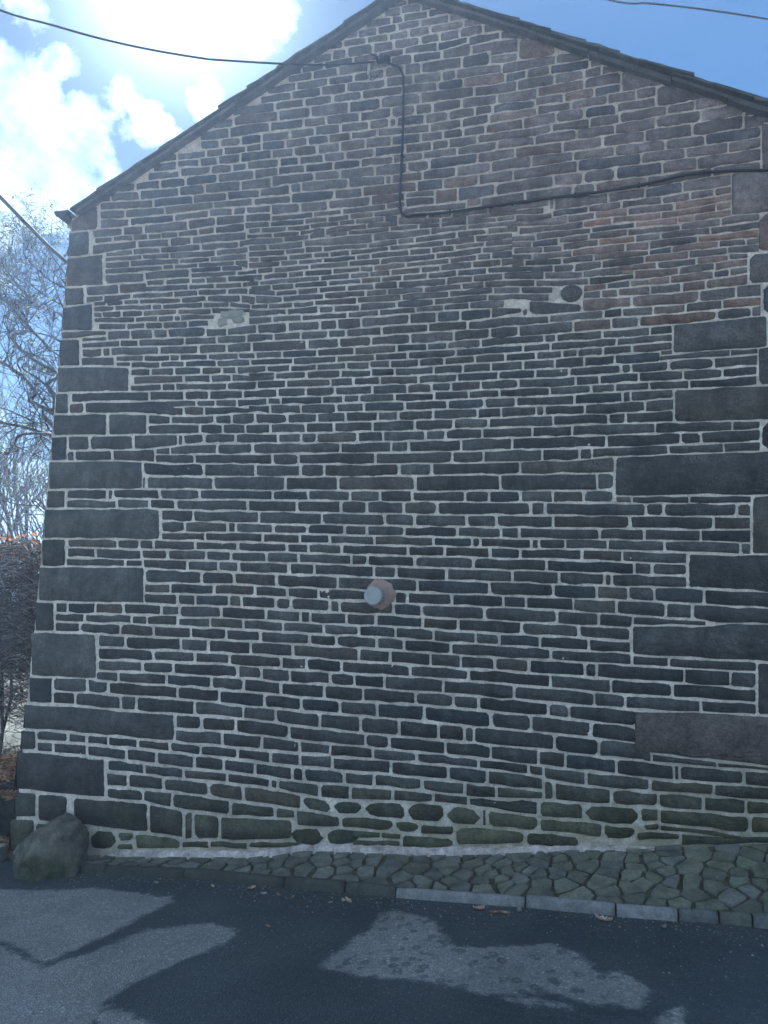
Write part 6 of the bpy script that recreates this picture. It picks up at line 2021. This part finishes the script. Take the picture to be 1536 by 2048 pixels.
def cable(name, pts, r, label, cat='cable', sub=8, group=None):
    m = MB(); m.tube(spline(pts, sub), r, 8); o = m.build(name, M_CABLE, None, True); tag(o, label, cat, group); return o
def clips(parent, pts, every, r):
    P = spline(pts, 8); d = 0; last = P[0]
    for a, b in zip(P, P[1:]):
        d += (b - a).length
        if d > every:
            d = 0; m = MB(); m.box((b.x, b.y + .004, b.z), (r * 2.6, r * 3.0, .012) if abs((b - a).z) > abs((b - a).x) else (.012, r * 3.0, r * 2.6)); m.build('cable_clip', M_CABLE, parent)
cable('overhead_cable', CABLE_A, .0075, 'overhead cable sagging from the sky on the left to the bracket high on the gable')
cable('overhead_cable', CABLE_B, .021, 'thick dark cable slanting down past the left edge of the house', sub=6)
cable('overhead_cable', CABLE_C, .008, 'thin overhead cable crossing the clear blue sky at the upper right')
dc = cable('wall_cable', DROP, .010, 'black cable clipped down the gable then running right across the stones')
clips(dc, DROP, .42, .010)
def bracket():
    e = empty('cable_bracket', LOOP[0][0]); tag(e, 'small dark cable bracket with dangling wire loops near the top of the gable', 'bracket')
    c = Vector(LOOP[0][0]); inv = Matrix.Translation(-c)
    def ch(o): o.parent = e; o.matrix_parent_inverse = inv; return o
    m = MB(); m.box((c.x + .075, -.022, c.z + .005), (.10, .02, .035)); m.box((c.x + .03, -.045, c.z), (.02, .06, .02)); ch(m.build('wall_plate', M_CABLE))
    m = MB(); m.tube([(c.x + .035, -.03, c.z), (c.x + .02, -.09, c.z), (c.x - .01, -.11, c.z + .01), (c.x - .02, -.09, c.z + .02)], .006, 6); ch(m.build('hook', M_CABLE, None, True))
    m = MB(); n = 12
    m.tube([(c.x + .10, -.01, c.z + .005), (c.x + .10, -.05, c.z + .005), (c.x + .10, -.06, c.z + .005)], [.028, .028, .018], 14); ch(m.build('insulator', M_CABLE, None, True))
    for L in LOOP: m = MB(); m.tube(spline(L, 6), .0035, 5); ch(m.build('wire_loop', M_CABLE, None, True))
bracket()

# ------------------------------------------------------------------ crazy paving apron and kerb
def ap_z(x, y):
    yk = kerb_y(x) + .05; t = max(0, min(1, -y / -yk)); zk = gz(x) + .055
    return base_z(x) * (1 - t) + zk * t - .02 * math.sin(math.pi * t) * 0
def apron():
    v = []; f = []; xs = np.linspace(-3.6, 1.9, 70); n = 8
    for x in xs:
        yk = kerb_y(x) + .045
        for k in range(n): y = .01 + (yk - .01) * k / (n - 1); v.append((x, y, ap_z(x, y) - .008 + .004 * fnoise(x * 12, y * 12)))
    for i in range(len(xs) - 1):
        for k in range(n - 1): f.append((i * n + k, i * n + k + 1, (i + 1) * n + k + 1, (i + 1) * n + k))
    base = tagk(mesh('pavement', v, f, M_JOINT, None, True), 'structure')
    r = random.Random(21); seeds = []
    tries = 0
    while tries < 12000 and len(seeds) < 290:
        tries += 1; x = r.uniform(-3.5, 1.85); yk = kerb_y(x) + .055; y = r.uniform(yk, -.005)
        md = r.choice((.06, .09, .13, .19)) if x > -.8 else r.choice((.08, .11, .16))
        if all(math.hypot((x - a) * .8, y - b) > .5 * (md + m) for a, b, m in seeds): seeds.append((x, y, md))
    for x, y, md in seeds:
        yk0 = kerb_y(x) + .05
        poly = [(x - .3, y - .3), (x + .3, y - .3), (x + .3, y + .3), (x - .3, y + .3)]
        def cut(poly, nx, ny, c):
            out = []
            for i in range(len(poly)):
                a, b = poly[i], poly[(i + 1) % len(poly)]; da = c - nx * a[0] - ny * a[1]; db = c - nx * b[0] - ny * b[1]
                if da >= 0: out.append(a)
                if (da >= 0) != (db >= 0): s = da / (da - db); out.append((a[0] + s * (b[0] - a[0]), a[1] + s * (b[1] - a[1])))
            return out
        for a, b, m in seeds:
            if (a, b) == (x, y) or abs(a - x) > .6: continue
            nx, ny = a - x, b - y; L = math.hypot(nx, ny); nx /= L; ny /= L
            gap = .0045 + .009 * abs(math.sin(a * 40 + x * 40)); mid = ((a + x) / 2 * nx + (b + y) / 2 * ny) - gap
            poly = cut(poly, nx, ny, mid)
            if len(poly) < 3: break
        if len(poly) < 3: continue
        poly = cut(poly, 0, 1, -.012)
        sl = (kerb_y(x + .1) - kerb_y(x - .1)) / .2
        poly = cut(poly, sl, -1, -(yk0 - sl * x) - .006) if len(poly) > 2 else poly
        if len(poly) < 3: continue
        # worn outline: split sides, jitter, soften corners
        q = []
        for i in range(len(poly)):
            a, b = poly[i], poly[(i + 1) % len(poly)]; L = math.dist(a, b)
            if L < .022: q.append(((a[0] + b[0]) / 2, (a[1] + b[1]) / 2)); continue
            for s in ((.05, .5, .95) if L > .1 else (.08, .92)):
                q.append((a[0] + s * (b[0] - a[0]) + r.uniform(-.009, .009), a[1] + s * (b[1] - a[1]) + r.uniform(-.008, .008)))
        n = len(q); cx = sum(p[0] for p in q) / n; cy = sum(p[1] for p in q) / n
        if n < 4: continue
        hgt = r.uniform(.000, .008); tx, ty = r.uniform(-.03, .03), r.uniform(-.03, .03)
        v = [(a, b, ap_z(a, b) - .016) for a, b in q]
        v += [(cx + (a - cx) * .965, cy + (b - cy) * .965, ap_z(a, b) + hgt + tx * (a - cx) + ty * (b - cy)) for a, b in q]
        f = [(k, (k + 1) % n, n + (k + 1) % n, n + k) for k in range(n)] + [tuple(range(n, 2 * n))]
        g = r.uniform(.10, .165); k = r.random(); m_ = max(0, min(1, (x + 1.5) / 3))
        tn = (g * (1.06 - .04 * m_), g * (1.02 + .03 * m_), g * (.82 - .08 * m_)) if k < .8 else (g * 1.02, g * 1.0, g * .86)
        mesh('paving_stone', v, f, M_PAVE, base, False, [tn] * len(v))
apron()
def kerb():
    e = empty('kerb', (-1, -.45, -.2)); tagk(e, 'structure')
    xs = [-3.46, -3.25, -2.62, -1.83, -1.40, -1.06, -.267, .234, .555, .76, .92, 1.25, 1.8]
    tints = [.055, .05, .055, .06, .07, .20, .18, .21, .11, .10, .12, .11, .12]
    for i, (a, b) in enumerate(zip(xs, xs[1:])):
        n = 8; v = []; f = []; prof_j = rng.uniform(-.006, .006); dz = rng.uniform(-.004, .006)
        for k in range(n + 1):
            x = a + .005 + (b - a - .01) * k / n; yk = kerb_y(x); z = gz(x)
            e1 = .003 * fnoise(x * 20, i * 3)
            sh = .012 if (k in (0, n) and i != 7) else 0
            P = [(0 + prof_j, -.04), (-.001 + prof_j, .034), (.007 + prof_j, .052 + dz), (.030, .060 + dz), (.048, .057 + dz), (.052, .02)]
            for y, h in P: v.append((x, yk + y + e1 + sh * .3, z + h + e1 - sh * (.5 if h > .03 else 0)))
        m = 6
        for k in range(n):
            for q in range(m - 1): f.append((k * m + q, (k + 1) * m + q, (k + 1) * m + q + 1, k * m + q + 1))
        f += [tuple(range(m)), tuple(n * m + q for q in range(m))[::-1]]
        g = tints[i]; o = mesh('kerb_stone', v, f, M_KERB, e, True, [(g, g * 1.0, g * .97 if g > .1 else g * .8)] * len(v)); o.matrix_parent_inverse = Matrix.Translation((1, .45, .2))
kerb()

# ------------------------------------------------------------------ boulder at the corner
def boulder():
    bm = bmesh.new(); bmesh.ops.create_icosphere(bm, subdivisions=5, radius=1)
    planes = [(Vector((-.35, -.8, .35)), .62), (Vector((.70, -.65, .12)), .60), (Vector((-.95, -.15, .15)), .80), (Vector((-.55, -.25, .80)), .62), (Vector((.35, -.3, .95)), .74), (Vector((.98, .1, .3)), .74), (Vector((-.1, -.98, -.25)), .70), (Vector((.15, -.75, .62)), .66), (Vector((-.8, -.5, -.3)), .82)]
    for p in bm.verts:
        d = p.co.normalized(); r = 1.0
        for n_, h in planes:
            k = d.dot(n_.normalized())
            if k > .05: r = min(r, h / k)
        r += .05 * fnoise(d.x * 2.6, d.y * 2.6, d.z * 2.6, 5) + .012 * fnoise(d.x * 9, d.y * 9, d.z * 9, 3)
        q = d * r; s = (q.z + 1) / 2
        q = Vector((q.x, q.y, q.z)) * (1 - .03 * (1 if (fnoise(d.x * 3.5, d.y * 3.5, d.z * 3.5, 1) > 0) else 0))
        p.co = Vector((q.x * .315 * (1 - .02 * s) + s * .07, q.y * .25 + .05 * s, q.z * .275))
    me = bpy.data.meshes.new('boulder'); bm.to_mesh(me); bm.free(); me.materials.append(M_ROCK)
    me.polygons.foreach_set('use_smooth', [True] * len(me.polygons))
    ca = me.color_attributes.new('tint', 'FLOAT_COLOR', 'POINT')
    cc = []
    for vv in me.vertices:
        a = max(0, min(1, .5 + .9 * fnoise(vv.co.x * 5, vv.co.y * 5, vv.co.z * 5) - vv.co.z * 1.1))
        cc += [.16 * (1 - a) + .065 * a, .148 * (1 - a) + .075 * a, .118 * (1 - a) + .038 * a, 1]
    ca.data.foreach_set('color', cc)
    o = bpy.data.objects.new('boulder', me); COL.objects.link(o); o.location = (-3.76, -.30, -.285); o.rotation_euler = (0, 0, math.radians(-8))
    tag(o, 'large mossy boulder standing against the left foot of the stone wall', 'boulder')
boulder()

# ------------------------------------------------------------------ yard to the left of the house
def yard():
    # low retaining wall of dark rubble with a litter-covered bank above it
    e = empty('low_wall', (-6.2, .42, -.6)); tag(e, 'low dark rubble wall beside the house below the leafless hedge', 'wall')
    inv = Matrix.Translation((6.2, -.42, .6)); x0 = -8.4
    r = random.Random(3)
    core = MB(); core.box((-6.3, .62, -.42), (4.15, .30, .66), None, 0, (.03, .03, .03)); o = core.build('core', M_ROCK, e, False, True); o.matrix_parent_inverse = inv
    z = -.80
    for row in range(4):
        h = (.17, .19, .16, .13)[row]; x = x0
        while x < -4.30:
            w = r.uniform(.22, .48); m = MB(); g = r.uniform(.03, .055)
            w = min(w, -4.28 - x)
            if w > .06: m.box((x + w / 2, .44, z + h / 2), (w - .02, .14, h - .015), None, .012, (g, g * 1.02, g * .9)); o = m.build('stone', M_ROCK, e, False, True); o.matrix_parent_inverse = inv
            x += w
        z += h
    # bank
    v = []; f = []; nx, ny = 60, 40
    for j in range(ny):
        y = .50 + j * .14
        for i in range(nx):
            x = -4.26 - 5.5 * i / (nx - 1)
            v.append((x, y, -.165 + .22 * min(1, (y - .5) / 1.2) + .28 * max(0, y - 2.1) + .04 * fnoise(x * 2, y * 2) + .015 * fnoise(x * 9, y * 9)))
    for j in range(ny - 1):
        for i in range(nx - 1): f.append((j * nx + i + 1, j * nx + i, (j + 1) * nx + i, (j + 1) * nx + i + 1))
    tagk(mesh('bank', v, f, M_SOIL, None, True), 'structure')
    # leaf litter
    L = MB()
    for k in range(5200):
        if k < 3600:
            x = -4.3 - r.random() ** 1.3 * 3.2; y = r.uniform(.36, 1.2); z = -.15 + .22 * min(1, max(0, y - .5) / 1.2) + .04 * fnoise(x * 2, y * 2) + r.uniform(0, .04)
        else:
            x = -4.32 - r.random() * 1.8; y = r.uniform(.02, .36); z = gz(x) - .02 + .18 * max(0, (y - .1)) + r.uniform(0, .05)
        leaf(L, (x, y, z), r.uniform(.02, .045), r, r.choice([(.34, .20, .10), (.42, .28, .17), (.24, .12, .07), (.5, .38, .27), (.30, .16, .12)]), flat=.6)
    tagk(L.build('leaf_litter', M_DRYLEAF, None, False, True), 'stuff')
    # step of edging stones catching the sun beside the corner
    for k, (x, w) in enumerate(((-4.52, .42), (-5.0, .46), (-5.5, .46))):
        m = MB(); m.box((x, -.06, gz(x) + .045), (w, .13, .15), Matrix.Rotation(.10, 3, 'Z'), .012, (.26, .25, .21))
        o = m.build('edging_stone', M_KERB, None, False, True); tag(o, ['mossy pale edging stone touching the bottom left corner of the house', 'pale edging stone second out from the left corner of the house', 'pale edging stone third out from the left corner of the house'][k], 'edging stone', 'edging stones left of the house')
def leaf(m, p, s, r, col, flat=0.0):
    a = r.uniform(0, 6.28); d = Vector((math.cos(a), math.sin(a), r.uniform(-1, 1) * (1 - flat))).normalized()
    n = Vector((r.gauss(0, 1 - flat * .6), r.gauss(0, 1 - flat * .6), 1 if flat else r.gauss(0, 1))).normalized(); b = d.cross(n).normalized(); P = Vector(p)
    up = n * s * .25
    m.add([P - d * s, P + b * s * .55 + up, P + d * s, P - b * s * .55 + up], [(0, 1, 2), (0, 2, 3)], col)
yard()

# ------------------------------------------------------------------ trees and hedge
def grow(m, lm, p, d, L, r0, lvl, r, zmax, leafp, lcols, bend=.35, sides=3, ok=None, tint=(.030, .026, .024)):
    n = 4 if lvl < 2 else 3; pts = [p.copy()]; q = p.copy(); dd = d.copy()
    for i in range(n):
        dd = (dd + Vector((r.gauss(0, bend), r.gauss(0, bend), r.gauss(0, bend) + .10))).normalized()
        q = q + dd * L / n
        if q.z > zmax: q.z = zmax - r.random() * .05; dd.z *= -.2
        pts.append(q.copy())
    m.tube(pts, [max(.0022, r0 * (1 - .55 * i / n)) for i in range(n + 1)], sides, tint, False)
    if lvl <= 0:
        if r.random() < leafp:
            for _ in range(r.choice((1, 2, 3))):
                leaf(lm, pts[-1] + Vector((r.gauss(0, .03), r.gauss(0, .03), r.gauss(0, .03))), r.uniform(.018, .036), r, r.choice(lcols))
        return
    k = {3: 4, 2: 4, 1: 3}[lvl]
    for i in range(k):
        s = r.uniform(.25, 1.0); j = min(n - 1, int(s * n)); b = pts[j].lerp(pts[j + 1], s * n - j if s < 1 else 1)
        ax = Vector((r.gauss(0, 1), r.gauss(0, 1), r.gauss(0, 1))).normalized(); tg = (pts[j + 1] - pts[j]).normalized()
        nd = (tg * .75 + ax.cross(tg).normalized() * r.uniform(.5, 1.0) + Vector((0, 0, .15))).normalized()
        if ok and not ok(b + nd * L * .6): continue
        grow(m, lm, b, nd, L * r.uniform(.5, .72), r0 * .64, lvl - 1, r, zmax, leafp, lcols, bend, 3, ok, tint)
def big_tree():
    base = Vector((-7.15, 4.0, -.7)); e = empty('bare_tree', base); tag(e, 'tall nearly leafless tree with crooked limbs behind the left corner of the house', 'tree')
    inv = Matrix.Translation(-base); r = random.Random(11)
    t = MB(); t.tube(spline([base, (-7.1, 4, .6), (-6.95, 4, 1.8), (-6.9, 4, 3.0), (-6.75, 4.1, 4.2), (-6.5, 4.2, 5.6)], 4), [.24 - .006 * i for i in range(21)], 12, (.06, .052, .045))
    o = t.build('trunk', M_BARK, e, True, True); o.matrix_parent_inverse = inv
    tw = MB(); lf = MB(); cols = [(.20, .22, .05), (.26, .26, .07), (.10, .08, .04), (.06, .05, .03), (.06, .05, .03)]
    for k, L in enumerate(LIMBS):
        P = spline([p for p, _ in L], 4); rr = [q for _, q in L]; R = []
        for i in range(len(L) - 1): R += [rr[i] + (rr[i + 1] - rr[i]) * q / 4 for q in range(4)]
        R.append(rr[-1])
        R = [q * 1.15 for q in R]
        # small crooks along the limb
        P = [p + Vector((.025 * fnoise(p.x * 4, p.z * 4, k), 0, .025 * fnoise(p.x * 4, p.z * 4, k + 7))) for p in P]
        m = MB(); m.tube(P, R, 7, (.028, .025, .022)); o = m.build('limb', M_BARK, e, True, True); o.matrix_parent_inverse = inv
        for i in range(5, len(P) - 1):
            for _ in range(2):
                if r.random() < .22:
                    tg = (P[i + 1] - P[i]).normalized(); sd = Vector((r.gauss(0, 1), r.gauss(0, 1), r.gauss(0, .8))).cross(tg).normalized()
                    warm = .6 if P[i].z < 3.9 else .25
                    grow(tw, lf, P[i], (tg * .5 + sd + Vector((-.1, 0, .45))).normalized(), r.uniform(.45, .95), min(.014, R[i] * .55), 2, r, 7.32 + .25 * math.sin(P[i].x * 9), warm, cols)
        grow(tw, lf, P[-1], (P[-1] - P[-2]).normalized(), r.uniform(.5, .8), R[-1] * .8, 3 if P[-1].z > 5 else 2, r, 7.35, .15, cols)
    o = tw.build('crown', M_TWIG, e, False, True); o.matrix_parent_inverse = inv
    o = lf.build('leaves', M_LEAF, e, False, True); o.matrix_parent_inverse = inv
    return len(tw.f)
n_tw = big_tree()
def far_tree(x, y, h, seed, label, cols, leafp, wid=1.0, name='young_tree', tint=(.10, .09, .085)):
    base = Vector((x, y, -.5)); e = empty(name, base); tag(e, label, 'tree', 'trees beyond the hedge'); inv = Matrix.Translation(-base); r = random.Random(seed)
    t = MB(); top = base + Vector((r.uniform(-.3, .3), 0, h * .45)); t.tube(spline([base, base.lerp(top, .5) + Vector((.1, 0, 0)), top], 4), [.13 - .008 * i for i in range(9)], 7, (.07, .062, .055))
    o = t.build('trunk', M_BARK, e, True, True); o.matrix_parent_inverse = inv
    tw = MB(); lf = MB()
    for k in range(10):
        s = r.uniform(.35, 1); p = base.lerp(top, s); a = r.uniform(0, 6.28)
        d = Vector((math.cos(a) * .7 * wid, math.sin(a) * .7 * wid, 1)).normalized()
        grow(tw, lf, p, d, h * r.uniform(.35, .5), .035, 3, r, base.z + h, leafp, cols, .16, 3, None, tint)
    o = tw.build('crown', M_TWIG, e, False, True); o.matrix_parent_inverse = inv
    o = lf.build('leaves', M_LEAF, e, False, True); o.matrix_parent_inverse = inv
far_tree(-11.0, 8.0, 5.3, 5, 'bushy tree with fresh pale green leaves showing above the hedge top', [(.20, .30, .08), (.28, .36, .12), (.16, .26, .07)], .8, 1.2)
far_tree(-13.8, 11.0, 7.6, 6, 'slender bare tree with upright twigs against the low cloud', [(.2, .2, .08)], .15, .5, 'bare_tree')

def hedge():
    base = Vector((-7, 1.5, 0)); e = empty('beech_hedge', base); tag(e, 'tall leafless twiggy hedge with a few orange leaves left of the house', 'hedge')
    inv = Matrix.Translation(-base); r = random.Random(17)
    def ch(o): o.parent = e; o.matrix_parent_inverse = inv
    st = MB(); x = -4.5
    while x > -10:
        y = r.uniform(1.15, 1.7); pts = [(x, y, -.2)]; q = Vector(pts[0])
        for i in range(5): q = q + Vector((r.gauss(0, .04), r.gauss(0, .03), .36)); pts.append(q.copy())
        st.tube(pts, [.020 - .0025 * i for i in range(6)], 5, (.075, .062, .052), False); x -= r.uniform(.07, .17)
    ch(st.build('stems', M_BARK, None, True, True))
    tw = MB(); lf = MB()
    dens = 42000
    for k in range(dens):
        x = -4.42 - r.random() ** 1.25 * 5.4; y = r.uniform(.95, 2.0); z = .25 + (1.82 * r.random() ** .85)
        if z < .75 and r.random() < .55: continue
        p = Vector((x, y, z)); a = r.uniform(0, 6.28); d = Vector((math.cos(a), math.sin(a) * .6, r.uniform(-.35, .75))).normalized(); L = r.uniform(.10, .30) * (1.0 if z < 1.7 else .8)
        mid = p + d * L * .5 + Vector((r.gauss(0, .015), r.gauss(0, .015), r.gauss(0, .015))); g = r.choice((.04, .06, .09, .22))
        q = p + d * L; q.z = min(q.z, 2.10 + .06 * fnoise(x * 3, 0))
        tw.tube([p, mid, q], [.0042, .003, .0016], 3, (g * 1.05, g * .9, g * .82), False)
    for k in range(900):
        x = -4.42 - r.random() * 5; z = 2.05 + r.gauss(0, .10) + .05 * fnoise(x * 3, 0)
        if fnoise(x * 2.3, 4) < -.12 and r.random() < .8: continue
        leaf(lf, (x, r.uniform(.95, 2.0), min(z, 2.18)), r.uniform(.018, .036), r, r.choice([(.55, .20, .07), (.48, .16, .05), (.60, .28, .12)]))
    for k in range(80):
        leaf(lf, (-4.5 - r.random() * 4, r.uniform(.9, 1.3), r.uniform(.4, 2.0)), r.uniform(.02, .035), r, r.choice([(.45, .18, .08), (.42, .26, .18), (.50, .40, .34)]))
    ch(tw.build('twigs', M_TWIG, None, False, True)); ch(lf.build('leaves', M_DRYLEAF, None, False, True))
hedge()

# ------------------------------------------------------------------ small things on the road
def fallen(x, y, s, label, col, seed, name='fallen_leaf', cat='fallen leaf'):
    r = random.Random(seed); v = []; f = []; n = 9; z0 = gz(x) + .006
    a0 = r.uniform(0, 6.28)
    # a curled lobed leaf: midrib row and two ragged margins lifted off the ground
    for i in range(n):
        t = i / (n - 1); w = s * .55 * math.sin(math.pi * (t * .92 + .04)) * (1 + .35 * ((i % 2) * 2 - 1) * .6); l = (t - .5) * 2 * s
        cz = .25 * s * (2 * t - 1) ** 2
        for q, hz in ((-1, .38), (0, .0), (1, .30)): v.append((l + r.uniform(-.1, .1) * s * abs(q), q * w, cz + hz * s * r.uniform(.6, 1.3) * abs(q)))
    for i in range(n - 1):
        for q in (0, 1): f.append((i * 3 + q, i * 3 + q + 1, i * 3 + q + 4, i * 3 + q + 3))
    ca, sa = math.cos(a0), math.sin(a0); v = [(a * ca - b * sa, a * sa + b * ca, c) for a, b, c in v]
    o = mesh(name, v, f, M_DRYLEAF, None, True, [col] * len(v)); o.location = (x, y, z0); tag(o, label, cat, 'dead leaves on the road by the kerb'); return o
fallen(-2.753, -0.406, 0.02, 'small curled dead leaf by the kerb nearest the boulder', (0.45, 0.36, 0.28), 40)
fallen(-2.315, -0.440, 0.024, 'pale upright dead leaf on the road left of the group', (0.5, 0.4, 0.32), 41)
fallen(-2.033, -0.450, 0.03, 'light brown crumpled leaf left of the small white one', (0.48, 0.33, 0.22), 42)
fallen(-1.915, -0.527, 0.022, 'small whitish leaf scrap on the dark asphalt near the kerb', (0.6, 0.55, 0.5), 43)
fallen(-1.810, -0.542, 0.022, 'dull brown leaf between the whitish scrap and the grit', (0.33, 0.22, 0.16), 44)
fallen(-1.700, -0.573, 0.022, 'small dark brown leaf lying beside the long kerb stone', (0.28, 0.18, 0.13), 45)
fallen(-1.327, -0.601, 0.036, 'pale tan dead leaf, largest left of the light kerb stones', (0.58, 0.42, 0.28), 46)
fallen(-1.365, -0.589, 0.02, 'thin pale scrap touching the left of the tan leaf', (0.5, 0.45, 0.38), 47)
fallen(-0.529, -0.634, 0.034, 'pinkish folded leaf standing below the longest light kerb stone', (0.52, 0.33, 0.26), 48)
fallen(-0.432, -0.683, 0.03, 'brown flat leaf just right of the pinkish folded one', (0.34, 0.24, 0.15), 49)
fallen(-0.373, -0.683, 0.026, 'tan curled leaf right of the brown flat one', (0.42, 0.3, 0.2), 50)
fallen(-0.297, -0.639, 0.026, 'mottled grey leaf against the kerb below the mossy joint', (0.3, 0.27, 0.22), 51)
fallen(0.167, -0.722, 0.046, 'big curled pale leaf in front of the light kerb stones, largest on the road', (0.6, 0.47, 0.36), 52)
fallen(0.467, -0.787, 0.026, 'dark shrivelled leaf farthest right along the kerb', (0.22, 0.18, 0.14), 53)
fallen(-1.679, -1.012, 0.02, 'lone reddish leaf scrap out on the dark asphalt', (0.4, 0.24, 0.18), 54)
fallen(-1.436, -0.628, 0.016, 'tiny cream scrap left of the pale tan leaf', (0.5, 0.45, 0.38), 55)
def grit():
    r = random.Random(31); m = MB()
    for k in range(1500):
        x = r.uniform(-3.6, 1.5); y = kerb_y(x) - .01 - abs(r.gauss(0, .10)) - (r.random() ** 3) * .8; s = r.uniform(.002, .0055) * (1.6 if r.random() < .06 else 1)
        g = r.choice((.10, .2, .34)); v = [Vector((r.gauss(0, 1), r.gauss(0, 1), abs(r.gauss(0, 1)))).normalized() * s for _ in range(6)]
        c = Vector((x, y, gz(x) + .003)); m.add([c + Vector((s, 0, 0)), c + Vector((-.5 * s, .8 * s, 0)), c + Vector((-.5 * s, -.8 * s, 0)), c + Vector((r.uniform(-.3, .3) * s, 0, s * 1.1))], [(0, 1, 3), (1, 2, 3), (2, 0, 3)], (g, g * .96, g * .9))
    for k in range(240):
        x = r.uniform(-3.5, 1.4); y = kerb_y(x) - .02 - abs(r.gauss(0, .06)); leaf(m, (x, y, gz(x) + .006), r.uniform(.004, .012), r, r.choice([(.30, .22, .15), (.16, .12, .08), (.4, .33, .26)]), .8)
    for k in range(60):
        x = r.uniform(-3.4, 1.4); y = kerb_y(x) - .02 - abs(r.gauss(0, .15)); a = r.uniform(0, 3.14); L = r.uniform(.02, .05)
        p = Vector((x, y, gz(x) + .006)); d = Vector((math.cos(a), math.sin(a), 0)) * L; m.tube([p - d, p + Vector((0, 0, .003)), p + d], .0014, 3, (.16, .13, .09), False)
    for k in range(420):      # crumbs and moss in the paving joints and on the kerb back
        x = r.uniform(-3.4, 1.4); y = r.uniform(kerb_y(x) + .06, -.06); leaf(m, (x, y, ap_z(x, y) + .008), r.uniform(.003, .009), r, r.choice([(.10, .12, .05), (.16, .13, .08), (.3, .28, .22)]), .7)
    tagk(m.build('grit', M_DRYLEAF, None, False, True), 'stuff')
grit()
print('twig faces', n_tw)
